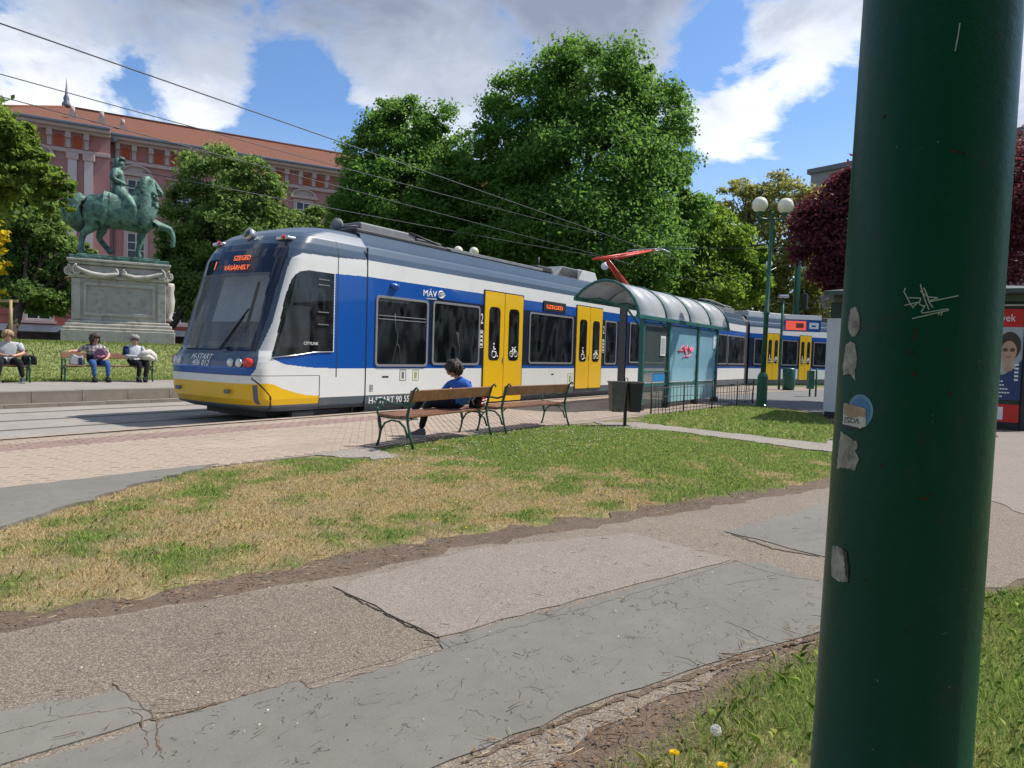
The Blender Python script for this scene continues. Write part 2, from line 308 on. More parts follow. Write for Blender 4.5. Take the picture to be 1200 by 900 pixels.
# the lawns: one fine sheet coloured by how dry the turf is
nx_, ny_ = 400, 190
gx = np.linspace(-2, 22, nx_); gy = np.linspace(-4, 7.4, ny_); X_, Y_ = np.meshgrid(gx, gy, indexing='ij')
dz = .012*(fbm(X_, Y_, 2.0, 2)-.5)
vs = np.stack([X_.ravel(), Y_.ravel(), dz.ravel()-.004], 1)
idx = np.arange(nx_*ny_).reshape(nx_, ny_); fs = np.stack([idx[:-1, :-1].ravel(), idx[1:, :-1].ravel(), idx[1:, 1:].ravel(), idx[:-1, 1:].ravel()], 1)
def np_mesh(name, vs, fs, col=None, smooth=False):
    me = bpy.data.meshes.new(name); k = fs.shape[1]; me.vertices.add(len(vs)); me.vertices.foreach_set('co', np.ascontiguousarray(vs, np.float32).ravel())
    me.loops.add(fs.size); me.loops.foreach_set('vertex_index', np.ascontiguousarray(fs, np.int32).ravel()); me.polygons.add(len(fs)); me.polygons.foreach_set('loop_start', np.arange(0, fs.size, k, dtype=np.int32))
    if smooth: me.polygons.foreach_set('use_smooth', np.ones(len(fs), bool))
    me.update(calc_edges=True)
    if col is not None:
        a = me.color_attributes.new('tint', 'FLOAT_COLOR', 'POINT'); a.data.foreach_set('color', np.ascontiguousarray(np.concatenate([col, np.ones((len(col), 1))], 1), np.float32).ravel())
    return me
dr = dryness(X_.ravel(), Y_.ravel())[:, None]; sl_ = np.clip((fbm(X_.ravel(), Y_.ravel(), 5.0, 21)-.45)/.2, 0, 1)[:, None]
gc = (np.array([.15, .18, .06])*(1-dr)+np.array([.38, .30, .17])*dr)*(1-.45*sl_)+np.array([.14, .10, .07])*.45*sl_
m_turf = bpy.data.materials.new('turf'); m_turf.use_nodes = True; t = m_turf.node_tree; b = t.nodes['Principled BSDF']; b.inputs['Roughness'].default_value = 1; b.inputs['Specular IOR Level'].default_value = .1
at = N(t, 'ShaderNodeVertexColor'); at.layer_name = 'tint'; nn = N(t, 'ShaderNodeTexNoise'); nn.inputs['Scale'].default_value = 130; nn.inputs['Detail'].default_value = 3
co_ = N(t, 'ShaderNodeTexCoord'); L(t, co_.outputs['Object'], nn.inputs['Vector']); L(t, mixc(t, ramp(t, nn.outputs[0], (.35, 0), (.65, 1)), mixc(t, 1.0, at.outputs[0], (.5, .5, .5), 'MULTIPLY'), at.outputs[0]), b.inputs['Base Color'])
lawn = link('lawn', np_mesh('lawn', vs, fs, gc, True), None, m_turf); tag(lawn, kind='structure')
# bare earth beside the path, then the path and its patches
PATH = [(-3.5, 4.7), (-.2, 4.0), (1.32, 3.5), (1.78, 3.31), (2.33, 3.13), (2.82, 2.95), (3.72, 2.78), (5.42, 2.16), (6.38, 1.83), (8.03, 1.28), (10.4, .62), (11.25, 1.7), (13.5, 2.0), (18.5, 3.1), (19.2, 1.0), (19, -4), (10, -3), (7.4, -1.05), (5.32, -.22), (4.75, .06), (3.45, .66), (2.97, .83), (2.31, 1.0), (1.73, 1.15), (.4, 1.5), (-3.5, 2.4)]
SOIL = [(-3.5, 4.95), (-.2, 4.28), (1.32, 3.80), (1.78, 3.60), (2.33, 3.44), (2.82, 3.31), (3.72, 3.13), (5.42, 2.49), (6.38, 2.14), (8.03, 1.56), (10.45, .95), (10.4, -.5), (5.35, -.4), (4.75, -.1), (3.45, .5), (2.97, .66), (2.31, .74), (1.73, .85), (.4, 1.2), (-3.5, 2.1)]
sheet('bare_earth', SOIL, .006, m_soil, jag=.055)
sheet('footpath', PATH, .010, m_asph_coarse, jag=.025)
sheet('path_patch', [(-1.2, 3.55), (1.05, 3.62), (1.32, 3.46), (1.8, 3.27), (2.33, 3.09), (2.60, 2.88), (2.46, 2.40), (2.39, 1.93), (1.775, 2.10), (1.36, 2.30), (1.0, 2.72), (-1.2, 3.0)], .0125, m_asph_dark, jag=.012)
sheet('path_slab', [(-1.2, 2.95), (1.013, 2.745), (1.345, 2.59), (1.318, 2.31), (.89, 2.40), (-1.2, 2.3)], .0155, m_asph_slab, jag=.008)
sheet('path_slab', [(1.30, 2.27), (1.782, 2.139), (1.767, 2.05), (2.347, 1.89), (2.41, 1.97), (4.525, 1.285), (4.62, 1.12), (4.50, .93), (4.434, .758), (4.6, .55), (4.2, .38), (3.529, .64), (3.144, .83), (2.312, 1.16), (1.725, 1.34), (.5, 1.75), (-.5, 2.05), (.87, 2.36)], .0155, m_asph_gray, jag=.007)
sheet('path_slab', [(2.608, 2.868), (3.7, 2.72), (4.758, 2.098), (4.56, 1.31), (2.43, 1.995)], .0155, m_asph_beige, jag=.010)
sheet('path_slab', [(5.28, 1.572), (6.965, 1.167), (7.6, .2), (6.2, .1), (5.047, .829)], .0155, m_asph_slab, jag=.008)
sheet('path_slab', [(7.3, -.5), (9.5, .4), (17.5, -.2), (17.0, -2.5), (9.5, -2.4)], .0155, m_asph_beige, jag=.02)
sheet('light_path', [(11.6, 5.6), (12.35, 6.35), (13.0, 5.6), (12.62, 4.2), (12.2, 2.1), (14.0, 2.15), (14.0, 1.6), (11.05, 1.2), (11.2, 2.1), (12.0, 4.6)], .012, m_dirtpath, jag=.04)
sheet('trodden_patch', [(5.75, 6.8), (6.7, 6.8), (6.5, 6.2), (6.4, 5.9), (5.9, 5.9)], .009, m_dirtpath, jag=.06)
sheet('pavement', [(-3.5, 6.90), (2.5, 6.87), (3.8, 6.82), (4.5, 6.76), (4.2, 6.6), (3.4, 6.3), (2.05, 5.48), (.9, 4.9), (-3.5, 4.6)], .026, m_asph_slab, jag=.028)
sheet('side_road', [(20.6, 6.1), (20.4, 4.5), (19.1, 2.9), (19.3, -6), (60, -14), (60, 4), (40.5, 5.6), (33, 7.0), (27, 7.9), (22, 8.0)], .010, m_road, jag=.0)
def joint(name, pts, w, z=.0172):
    mb = MB(); dn = []
    for a, b_ in zip(pts, pts[1:]):
        k = max(2, int(math.dist(a, b_)/.025))
        for i in range(k): dn.append((a[0]+(b_[0]-a[0])*i/k+random.gauss(0, .006), a[1]+(b_[1]-a[1])*i/k+random.gauss(0, .006)))
    dn.append(pts[-1]); n = len(dn); vs = []
    for i, p in enumerate(dn):
        q, r = dn[max(i-2, 0)], dn[min(i+2, n-1)]; d = max(math.dist(q, r), 1e-6); nx, ny = -(r[1]-q[1])/d, (r[0]-q[0])/d; h = w*(.35+.9*random.random())*(.3+.7*min(1, 6*min(i, n-1-i)/n)); vs += [(p[0]-nx*h, p[1]-ny*h, z-.004), (p[0], p[1], z), (p[0]+nx*h, p[1]+ny*h, z-.004)]
    mb.add(vs, [f for i in range(n-1) for f in ((i*3, i*3+1, i*3+4, i*3+3), (i*3+1, i*3+2, i*3+5, i*3+4))]); o = mb.build(name, m_soil); tag(o, kind='structure')
for pts, w in (([(1.342, 2.663), (1.35, 2.587), (1.313, 2.401), (1.308, 2.285), (1.242, 2.179), (1.177, 2.03)], .012), ([(1.308, 2.285), (1.425, 2.246), (1.599, 2.2), (1.782, 2.139), (1.767, 2.047), (1.957, 1.996), (2.177, 1.926), (2.352, 1.878)], .007), ([(2.453, 2.046), (2.421, 1.979), (2.354, 1.861)], .006), ([(5.28, 1.572), (5.133, 1.343), (5.024, 1.169), (5.016, .865)], .010), ([(.956, 2.59), (1.064, 2.551), (1.179, 2.509), (1.286, 2.436), (1.326, 2.355)], .006), ([(1.286, 2.436), (1.28, 2.341), (1.225, 2.203), (1.167, 2.118)], .006), ([(1.725, 1.303), (1.995, 1.222), (2.312, 1.127), (2.684, .975), (3.144, .799), (3.529, .609)], .016), ([(4.538, 1.288), (4.478, 1.138), (4.421, .996), (4.452, .761)], .012), ([(4.421, .996), (4.251, 1.053), (4.095, 1.147), (3.995, 1.175)], .006), ([(3.329, .679), (3.337, .775), (3.408, .892), (3.428, .95), (3.452, 1.007)], .005), ([(3.408, .892), (3.262, .794), (3.217, .763)], .004), ([(2.347, 1.884), (2.726, 1.783), (3.262, 1.612), (3.955, 1.412), (4.545, 1.279)], .005), ([(2.598, 2.837), (2.524, 2.526), (2.466, 2.241), (2.421, 1.979)], .005)):
    joint('dirt_joint', pts, w)
# platform: base, then paving stones
sheet('platform', [(-12, 6.70), (-3.5, 6.72), (4.6, 6.70), (5.6, 6.62), (11.0, 6.62), (11.7, 6.35), (12.3, 6.3), (14.3, 6.25), (20.8, 6.15), (22, 8.05), (27, 8.0), (33, 7.1), (40.4, 5.7), (37.5, 10.16), (-12, 10.16)], .008, M('bedding_sand', (.25, .205, .17), .95))
m_pave = M('paving_stone', (0.335, 0.269, 0.215), .88, var=.14, scale=1.2, bump=.25, bscale=70, dirt=((0.234, 0.187, 0.156), 2.2, .55, .45))
m_pave2 = M('red_paving_stone', (0.257, 0.183, 0.156), .88, var=.14, scale=1.2, bump=.25, bscale=70)
PLAT = [(-3, 6.76), (4.55, 6.74), (5.7, 6.68), (11.0, 6.68), (11.75, 6.42), (20.6, 6.3), (22.2, 8.1), (27, 8.1), (33, 7.3), (36.5, 9.98), (-3, 9.98)]
cand = []
PL, PW = .20, .10
ca, sa = math.cos(R(45)), math.sin(R(45))
for i in range(-200, 260):
    for j in range(-330, 360):
        u = (i+(.5 if j % 2 else 0))*PL; v = j*PW; x = 8+u*ca-v*sa; y = 8.2+u*sa+v*ca
        if -2.6 < x < 24 and 6.6 < y < 9.08: cand.append((x, y, 45, 0))
for i in range(-30, 240):                     # red guide band and the rows along the edge
    for j in range(6): cand.append((-2+(i+.5*(j % 2))*.2 if i*.2-2 < 24 else 1e3, 9.16+j*.1, 0, 1))
    for j in range(4): cand.append((-2+(i+.5*(j % 2))*.2 if i*.2-2 < 24 else 1e3, 9.77+j*.1, 0, 0))
ca_ = np.array(cand); ok = inpoly(ca_[:, 0], ca_[:, 1], PLAT); ca_ = ca_[ok]
P3 = np.stack([ca_[:, 0], ca_[:, 1], np.zeros(len(ca_))], 1)-np.array([0, 0, 1.3]); dep = P3 @ np.array(FW); px_ = 600+830*(P3 @ np.array(RT))/dep; py_ = 450-830*(P3 @ np.array(UN))/dep
vis = (dep > 1) & (px_ > 0) & (px_ < 1200) & (py_ < 900)
order = np.argsort(np.where(vis, dep, 1e6)); ca_ = ca_[order]
bm_me = {}
def brick_mesh(mat_):
    mb = MB(); l, w, h = PL/2-.0018, PW/2-.0018, .006
    mb.add([(-l, -w, 0), (l, -w, 0), (l, w, 0), (-l, w, 0), (-l+.004, -w+.004, h), (l-.004, -w+.004, h), (l-.004, w-.004, h), (-l+.004, w-.004, h)], [(4, 5, 6, 7), (0, 1, 5, 4), (1, 2, 6, 5), (2, 3, 7, 6), (3, 0, 4, 7)])
    me = mb.mesh('paving_stone'); me.materials.append(mat_); return me
bms = [brick_mesh(m_pave), brick_mesh(m_pave2)]
plat = bpy.data.objects['platform']
for q in ca_[:290]:
    o = link('paving_stone', bms[int(q[3])], plat); o.location = (q[0], q[1], .008+random.uniform(-.002, .002)); o.rotation_euler = (random.gauss(0, .006), random.gauss(0, .006), R(q[2])+random.gauss(0, .01))
mb = MB()
for q in ca_[290:]:
    c, s_ = math.cos(R(q[2])), math.sin(R(q[2])); mb.cur = int(q[3]); z0 = .008+random.uniform(-.002, .002); far = q[0] > 14
    l, w, h = PL/2-.0018, PW/2-.0018, .006
    pt = [(-l, -w, 0), (l, -w, 0), (l, w, 0), (-l, w, 0), (-l+.004, -w+.004, h), (l-.004, -w+.004, h), (l-.004, w-.004, h), (-l+.004, w-.004, h)]
    mb.add([(q[0]+a*c-b*s_, q[1]+a*s_+b*c, z0+d) for a, b, d in pt], [(4, 5, 6, 7), (0, 1, 5, 4), (1, 2, 6, 5), (2, 3, 7, 6), (3, 0, 4, 7)])
o = mb.build('paving', [m_pave, m_pave2], plat, fix=False); tag(o, kind='stuff')
mb = MB()
mb.add([(0, 10.17, -.15), (0, 10.40, -.15), (0, 10.40, .014), (0, 10.17, .020), (.992, 10.17, -.15), (.992, 10.40, -.15), (.992, 10.40, .014), (.992, 10.17, .020)], [(3, 2, 6, 7), (2, 1, 5, 6), (0, 1, 2, 3), (4, 7, 6, 5)])
edge_me = mb.mesh('kerb_stone'); edge_me.materials.append(m_pave)
for i in range(-3, 37):
    o = link('kerb_stone', edge_me, plat); o.location = (i, 0, random.uniform(-.002, .002))
# tracks
tb = MB().box(-60, 60, 10.16, 17.2, -.36, -.15).build('track_bed', m_conc); tag(tb, kind='structure')
for y in (11.08, 12.52, 13.88, 15.32):
    o = MB().box(-60, 37, y-.03, y+.03, -.16, -.146).box(-60, 37, y+.055, y+.08, -.16, -.143).build('rail', m_rail, tb)
# far platform with kerb stones, and the lawn that climbs to the monument
fp = MB().box(-60, 60, 16.85, 20.25, -.36, .17).build('far_platform', m_platform); tag(fp, kind='structure')
kme = MB().box(.006, .994, 16.5, 16.86, -.17, .175).mesh('kerb_stone'); kme.materials.append(m_kerb)
kl = MB().box(.004, .996, 16.32, 16.52, -.17, -.07).mesh('kerb_foot'); kl.materials.append(m_kerb)
for i in range(-8, 45):
    o = link('kerb_stone', kme, fp); o.location = (i-.35, 0, random.uniform(-.004, .004)); bv = o
    o = link('kerb_foot', kl, fp); o.location = (i+.1, 0, random.uniform(-.004, .004))
def farz(x, y):
    t_ = np.clip((np.asarray(y, float)-20.6)/4.2, 0, 1); t_ = t_*t_*(3-2*t_); u_ = np.clip((np.asarray(y, float)-31.0)/4, 0, 1)
    return .18+1.0*t_-.55*u_
gx = np.linspace(-50, 110, 200); gy = np.concatenate([np.linspace(20.2, 32, 50), np.linspace(33, 37, 8)]); X_, Y_ = np.meshgrid(gx, gy, indexing='ij')
vs = np.stack([X_.ravel(), Y_.ravel(), farz(X_, Y_).ravel()], 1); n1, n2 = X_.shape; idx = np.arange(n1*n2).reshape(n1, n2)
fs = np.stack([idx[:-1, :-1].ravel(), idx[1:, :-1].ravel(), idx[1:, 1:].ravel(), idx[:-1, 1:].ravel()], 1)
o = link('far_lawn', np_mesh('far_lawn', vs, fs, None, True), None, ground_mat('far_turf', (.13, .165, .045), (.20, .22, .075), (.27, .29, .12), 0, sscale=14, stain=.3)); tag(o, kind='structure')
o = MB().box(-60, 160, 36.5, 130, .40, .66).build('far_road', m_road); tag(o, kind='structure')
# ------------------------------------------------------------------ tram
YC, XT, XE, YN = 11.8, 7.5, 10.25, 10.45
tw = M('tram_white', (.74, .74, .71), .32, var=.03, scale=1.2, coat=.3, dirt=((.50, .48, .43), 1.6, .56, .35))
tb_ = M('tram_blue', (.002, .078, .36), .25, var=.06, scale=1.0, coat=.4)
tg = M('tram_grayblue', (.056, .086, .128), .34, var=.08, scale=1.5, coat=.3)
tgd = M('tram_skirt_gray', (.10, .125, .15), .5, var=.12, scale=2.5, dirt=((.2, .18, .15), 2.5, .5, .5))
ty = M('tram_yellow', (.80, .47, .006), .3, var=.04, scale=1.3, coat=.3, dirt=((.45, .30, .05), 2.0, .58, .35))
tn = M('tram_navy', (.012, .018, .04), .18, var=.1, scale=2, coat=.3)
tk = M('black_rubber', (.012, .012, .013), .6, var=.2)
tglass = glass('tram_window_glass', (.004, .005, .006), .97, .03, .45, (.030, .036, .042))
tscreen = glass('windscreen_glass', (.40, .43, .44), .30, .02, .8)
tfrit = M('windscreen_frit', (.012, .018, .035), .06, var=.1)
tframe = M('window_frame_gray', (.22, .22, .23), .4, var=.1)
tsilver = M('satin_metal', (.55, .56, .57), .35, .8, var=.1)
tlamp_r = M('red_lamp_glass', (.65, .03, .01), .12, var=.1, coat=.6)
tlamp_c = M('clear_lamp_glass', (.75, .77, .78), .08, var=.1, coat=.6)
tled = glow('led_orange', (.9, .15, .02), .75)
tpw = M('print_white', (.82, .82, .80), .5, var=.03)
tred = M('pantograph_red', (.62, .045, .018), .45, var=.15, scale=9, coat=.2)
tequip = M('roof_equipment_gray', (.20, .21, .22), .6, var=.2, scale=5)
tequd = M('roof_equipment_dark', (.035, .037, .04), .6, var=.3, scale=6)
tlight = M('roof_hatch_pale', (.62, .63, .62), .5, var=.08)
tbell = M('bellows_gray', (.15, .14, .13), .85, var=.25, scale=7)
tint_wall = M('cab_wall_gray', (.52, .52, .50), .8, var=.06)
tram = thing('tram', 'blue, white and yellow articulated tram standing at the platform', 'tram', (XT, YC, -.15))
ZS = [.12, .2, .34, .6, .88, 1.0, 1.1, 1.2, 2.0, 2.9, 3.07, 3.2, 3.33, 3.42, 3.52, 3.60, 3.66, 3.69]
X0 = [.35, .12, .03, 0, 0, .03, .08, .16, .40, .68, .78, .88, .98, 1.08, 1.30, 1.6, 2.0, 2.7]
WS = [1.30, 1.33, 1.35, 1.35, 1.35, 1.35, 1.35, 1.35, 1.35, 1.35, 1.345, 1.32, 1.27, 1.20, 1.12, 1.0, .75, .0]
LS = [.5, .5, .5, .5, .5, .5, .5, .5, .5, .48, .48, .48, .5, .55, .7, .8, .8, .6]
zr = np.unique(np.concatenate([np.linspace(.12, 3.07, 280), np.linspace(3.07, 3.69, 46)]))
nf, ns, nsf = 130, 230, 24
rows = []
for z in zr:
    x0, w_, l_ = (np.interp(z, ZS, q) for q in (X0, WS, LS)); th = np.linspace(-math.pi/2, math.pi/2, nf); c = np.maximum(np.cos(th), 0)
    y = w_*np.sign(np.sin(th))*np.abs(np.sin(th))**(2/2.9); x = XT+x0+l_-l_*c**(2/2.9); s_ = np.linspace(XT+x0+l_, XE, ns)[1:]; sf = np.linspace(XT+x0+l_, XE, nsf)[1:]
    xs = np.concatenate([s_[::-1], x, sf]); ys = np.concatenate([np.full(ns-1, -w_), y, np.full(nsf-1, w_)]); rows.append(np.stack([xs, YC+ys, np.full(len(xs), z)], 1))
G = np.stack(rows); nr, nc = G.shape[:2]; CC = (G[:-1, :-1]+G[1:, :-1]+G[1:, 1:]+G[:-1, 1:])/4
cx_, cy_, cz_ = CC[..., 0].ravel(), np.abs(CC[..., 1]-YC).ravel(), CC[..., 2].ravel()
reg = np.full(len(cx_), 2)                                     # 0 white 1 blue 2 gray-blue 3 yellow 4 skirt 5 black 6 frit 7 glass 8 side glass
xw = np.interp(cz_, [.0, .77, .87, 1.11, 1.72, 2.71, 2.89, 2.985], [7.6, 7.67, 7.72, 7.79, 8.05, 8.35, 8.42, 8.60]); xs_ = np.interp(cz_, [1.17, 1.81, 2.58, 3.07, 3.25], [7.79, 8.01, 8.25, 8.44, 8.52])
whtop = np.interp(cx_, [8.4, 8.6, 9.49, 10.25], [2.9, 2.995, 3.02, 3.07])
reg[(cx_ > xw) & (cz_ < whtop)] = 0
reg[(cz_ < .755)] = 0
reg[(cx_ > 9.40) & (cz_ > .893) & (cz_ < np.interp(cx_, [9.4, 10.25], [2.705, 2.738]))] = 1
reg[inpoly(cx_, cz_, [(7.97, 1.075), (8.47, 1.125), (8.92, 1.19), (9.42, 1.205), (9.42, .893), (8.82, .91), (8.26, .965)]) & (cx_ < 9.42)] = 1
reg[(cx_ <= xw) & (cz_ > .765) & (cz_ < .905)] = 1
yt = np.interp(cx_, [7.6, 7.75, 7.9, 8.05, 8.19, 8.47, 8.75, 9.03], [.615, .62, .63, .605, .54, .46, .40, .38])
reg[(cz_ < yt) & (cz_ > .24) & (cx_ < 9.05)] = 3
reg[(cz_ < .24)] = 4; reg[(cz_ < .345) & (cx_ > 9.05)] = 4
fr = (cx_ < xs_) & (cz_ > 1.18) & (cz_ < 3.13+.07*(1-(cy_/1.25)**2)); reg[fr] = 6
reg[fr & (cz_ > 1.25) & (cz_ < 2.62) & (cy_ < 1.10-.06*(cz_-1.2)) & (cx_ < xs_-.05)] = 7
reg[inpoly(cx_, cz_, [(7.97, 1.08), (8.10, 1.51), (8.26, 2.17), (8.38, 2.48), (8.46, 2.59), (8.58, 2.66), (8.78, 2.705), (9.38, 2.695), (9.38, 1.205), (8.92, 1.19), (8.47, 1.125)])] = 8
reg[(np.abs(cz_-.76) < .009) & (cx_ < 9.06)] = 5
reg[(np.abs(cx_-9.06) < .010) & (cz_ < .76) & (cz_ > .2)] = 5
seam = np.interp(cz_, [.12, .40, .47, .72, .76], [8.0, 7.96, 7.9, 7.67, 7.66]); reg[(np.abs(cx_-seam) < .016) & (cz_ < .76) & (cy_ > 1.2)] = 5
reg[(np.abs(cx_-9.47) < .011) & (cz_ > .72) & (cz_ < 3.35)] = 5
reg[(np.abs(cy_-1.245) < .03) & (cx_ < 7.9) & (cz_ < .60) & (cz_ > .26)] = 4
idx = np.arange(nr*nc).reshape(nr, nc); Q = np.stack([idx[:-1, :-1].ravel(), idx[:-1, 1:].ravel(), idx[1:, 1:].ravel(), idx[1:, :-1].ravel()], 1)
inv = np.array(mw_of(tram).inverted()); GV = G.reshape(-1, 3) @ inv[:3, :3].T+inv[:3, 3]
def region(name, ids, mats, sel=None, shift=0):
    k = np.isin(reg, ids)
    if sel is not None: k &= sel
    q = Q[k]; u, iv = np.unique(q.ravel(), return_inverse=True); me = np_mesh(name, GV[u]+np.array([shift, 0, 0]), iv.reshape(-1, 4), None, True)
    mi = np.zeros(len(q), np.int32); rr = reg[k]
    for i, d in enumerate(ids): mi[rr == d] = i
    o = link(name, me, tram, mats); me.polygons.foreach_set('material_index', mi); return o
side = CC[..., 1].ravel() < YC
region('cab_shell', [0, 1, 2, 3, 4, 5, 6], [tw, tb_, tg, ty, tgd, tk, tfrit])
region('windscreen', [7], [tscreen]); region('cab_side_window', [8], [tglass], side); region('cab_side_window', [8], [tglass], ~side)
def part(name, mat_, bevel=0, parent=tram): return lambda mb: mb.build(name, mat_, parent, bevel)
# inside of the cab
mb = MB(1); mb.box(9.35, 9.40, 10.6, 13.0, .5, 3.2); mb.build('cab_wall', tint_wall, tram)
mb = MB(1); mb.box(8.05, 8.65, 10.75, 12.85, .7, 1.22); mb.box(8.0, 8.4, 11.1, 12.5, 1.22, 1.34); mb.build('dashboard', tequd, tram, .03)
mb = MB(1); mb.box(8.8, 9.25, 11.5, 12.1, .8, 1.25); mb.box(9.1, 9.25, 11.52, 12.08, 1.2, 2.0); mb.box(9.1, 9.22, 11.65, 11.95, 2.02, 2.25); mb.build('driver_seat', M('seat_fabric', (.04, .05, .08), .9), tram, .04)
mb = MB(1); mb.add([(8.12, 10.95, 1.72), (8.12, 12.45, 1.72), (8.40, 12.45, 2.60), (8.40, 10.95, 2.60), (8.14, 10.95, 1.72), (8.14, 12.45, 1.72), (8.42, 12.45, 2.60), (8.42, 10.95, 2.60)], [(0, 1, 2, 3), (7, 6, 5, 4), (0, 4, 5, 1), (2, 6, 7, 3), (1, 5, 6, 2), (0, 3, 7, 4)]); mb.build('sun_blind', M('blind_gray', (.55, .57, .58), .8), tram)
# nose fittings
def disc(mb, c, n, r, h, k=16):
    n = Vector(n).normalized(); c = Vector(c); mb.tube([c-n*h*.2, c+n*h], r, k)
for y, nx in ((10.83, -.93), (11.02, -.96)):
    for sgn in (1, -1):
        yy = YC+sgn*(y-YC); xx = 7.565 if y > 11 else 7.60
        mb = MB(1); disc(mb, (xx, yy, .97), (-1, sgn*-.25, .12), .062, .035); h = mb.build('headlight', tlamp_c, tram)
        mb = MB(1); n = Vector((-1, -sgn*.25, .12)).normalized(); mb.tube([Vector((xx, yy, .97))+n*.02+Vector((0, .07*math.cos(a), .07*math.sin(a))) for a in np.linspace(0, 2*math.pi, 17)[:-1]], .012, 6, closed=True); mb.build('headlight_rim', tsilver, h)
for sgn in (1, -1):
    mb = MB(1); yy = YC+sgn*(10.66-YC); mb.add([(7.645, yy-.0, 1.075), (7.63, yy+sgn*.10*-1*-1, .985), (7.645, yy, .89), (7.70, yy-sgn*-.0-sgn*.0, .985), (7.72, yy+sgn*-.10*-1*-1*0-.0, .985)], [(0, 1, 2, 3)])
    mb = MB(1); disc(mb, (7.655, yy, .985), (-.8, -.6 if sgn > 0 else .6, .1) if False else (-.8, (yy-YC)*.5, .1), .085, .03); mb.build('tail_light', tlamp_r, tram)
mb = MB(1); disc(mb, (8.50, YC, 3.38), (-1, 0, .35), .115, .10, 24); h = mb.build('roof_headlight', tsilver, tram)
mb = MB(1); disc(mb, (8.405, YC, 3.415), (-1, 0, .35), .088, .012, 24); mb.build('lens', M('lens_dark', (.05, .06, .05), .08), h)
for yy in (10.82, 12.78):
    mb = MB(1); mb.box(8.43, 8.62, yy-.17, yy+.17, 3.235, 3.30); h = mb.build('marker_lamp', tsilver, tram, .02)
    mb = MB(1); disc(mb, (8.46, yy-.05, 3.27), (-1, 0, .3), .045, .05); mb.build('lens', tlamp_r, h)
for yy in (11.05, 12.55):
    mb = MB(1); mb.box(7.49, 7.52, yy-.07, yy+.07, .43, .50); mb.build('towing_cover', tgd, tram, .01)
# windscreen wiper: arm and blade
mb = MB(1); mb.tube([(7.60, 11.42, 1.20), (7.745, 11.0, 1.75), (7.80, 10.86, 1.93)], .016, 6); mb.tube([(7.60, 11.35, 1.20), (7.76, 10.92, 1.80)], .010, 6); w_ = mb.build('wiper', tk, tram)
mb = MB(1); mb.bar((7.71, 10.84, 1.50), (7.96, 10.80, 2.42), .02, .05); mb.build('wiper_blade', tk, w_)
# destination display and lettering on the nose
def upv(d): return (d, 0, 1)
text('lettering', '1', .24, (8.07, 12.38, 2.70), (0, -1, 0), upv(.33), tled, tram)
text('lettering', 'SZEGED', .135, (8.115, 11.80, 2.855), (0, -1, 0), upv(.33), tled, tram, wide=1.05)
text('lettering', 'VÁSÁRHELY', .135, (8.065, 12.02, 2.675), (0, -1, 0), upv(.33), tled, tram, wide=1.05)
text('lettering', 'H-START', .155, (7.495, 12.13, 1.015), (0, -1, 0), upv(.42), tpw, tram, shear=.25)
text('lettering', '406 012', .155, (7.475, 12.07, .90), (0, -1, 0), upv(.2), tpw, tram, shear=.25)
text('lettering', '012', .14, (8.25, 11.38, 3.235), (0, -1, 0), upv(.95), tpw, tram)
text('lettering', 'CITYLINK', .08, (8.66, 10.435, 1.33), (1, 0, 0), (0, 0, 1), tpw, tram)
text('lettering', 'H-START 90 55 1406 012-3', .185, (10.33, 10.435, .175), (1, 0, 0), (0, 0, 1), tpw, tram, wide=1.02)
text('lettering', 'MÁV', .20, (11.93, 10.445, 2.50), (1, 0, 0), (0, 0, 1), tpw, tram, shear=-.0, wide=1.15, ext=.004)
mb = MB(1); mb.tube([(12.55+.075*math.cos(a)*1.25, 10.44, 2.575+.075*math.sin(a)) for a in np.linspace(0, 2*math.pi, 17)[:-1]], .018, 4, closed=True)
for k in range(-2, 3): mb.bar((12.50+abs(k)*.02, 10.44, 2.575+k*.032), (12.70-abs(k)*.035, 10.44, 2.575+k*.032), .02, .014)
mb.build('emblem', tpw, tram); text('lettering', 'személyszállítás', .055, (12.05, 10.44, 2.44), (1, 0, 0), (0, 0, 1), tpw, tram)
# cab window fittings
mb = MB(1)
for z in (2.56, 2.46, 1.95, 1.72): mb = MB(1); mb.box(8.98, 9.24, 10.425, 10.447, z-.008, z+.008); mb.build('window_vent', tframe, tram)
mb = MB(1); mb.tube([(7.98, 10.44, 1.085), (8.47, 10.44, 1.13), (8.92, 10.44, 1.195), (9.37, 10.44, 1.21)], .011, 6); mb.build('window_trim', tsilver, tram)
# ---- carriage bodies
PROF = [(-.02, 1.26), (.12, 1.33), (.345, 1.35), (.895, 1.35), (2.74, 1.35), (3.07, 1.345), (3.2, 1.32), (3.33, 1.27), (3.385, 1.15), (3.46, 1.13), (3.62, 1.08), (3.67, .95), (3.69, 0)]
PM = [4, 4, 0, 1, 0, 2, 2, 2, 2, 2, 2, 2]
def body(x0, x1, T=None):
    mb = MB(1); mb.T = T
    for s_ in (-1, 1):
        for i, mi in enumerate(PM):
            (z0, w0), (z1, w1) = PROF[i], PROF[i+1]; mb.cur = mi; mb.smooth = i > 5
            mb.add([(x0, YC+s_*w0, z0), (x1, YC+s_*w0, z0), (x1, YC+s_*w1, z1), (x0, YC+s_*w1, z1)], [(0, 1, 2, 3) if s_ < 0 else (3, 2, 1, 0)])
    mb.cur = 5; mb.smooth = False
    for x in (x0, x1):
        pl = [(x, YC-w, z) for z, w in PROF]+[(x, YC+w, z) for z, w in PROF[::-1][1:]]; mb.add(pl, [tuple(range(len(pl)))])
    return mb.build('carriage_body', [tw, tb_, tg, ty, tgd, tk], tram, fix=False)
A3 = R(-20); T3 = Matrix.Translation((37.7, 11.8, 0)) @ Matrix.Rotation(A3, 4, 'Z') @ Matrix.Translation((-37.7, -11.8, 0))
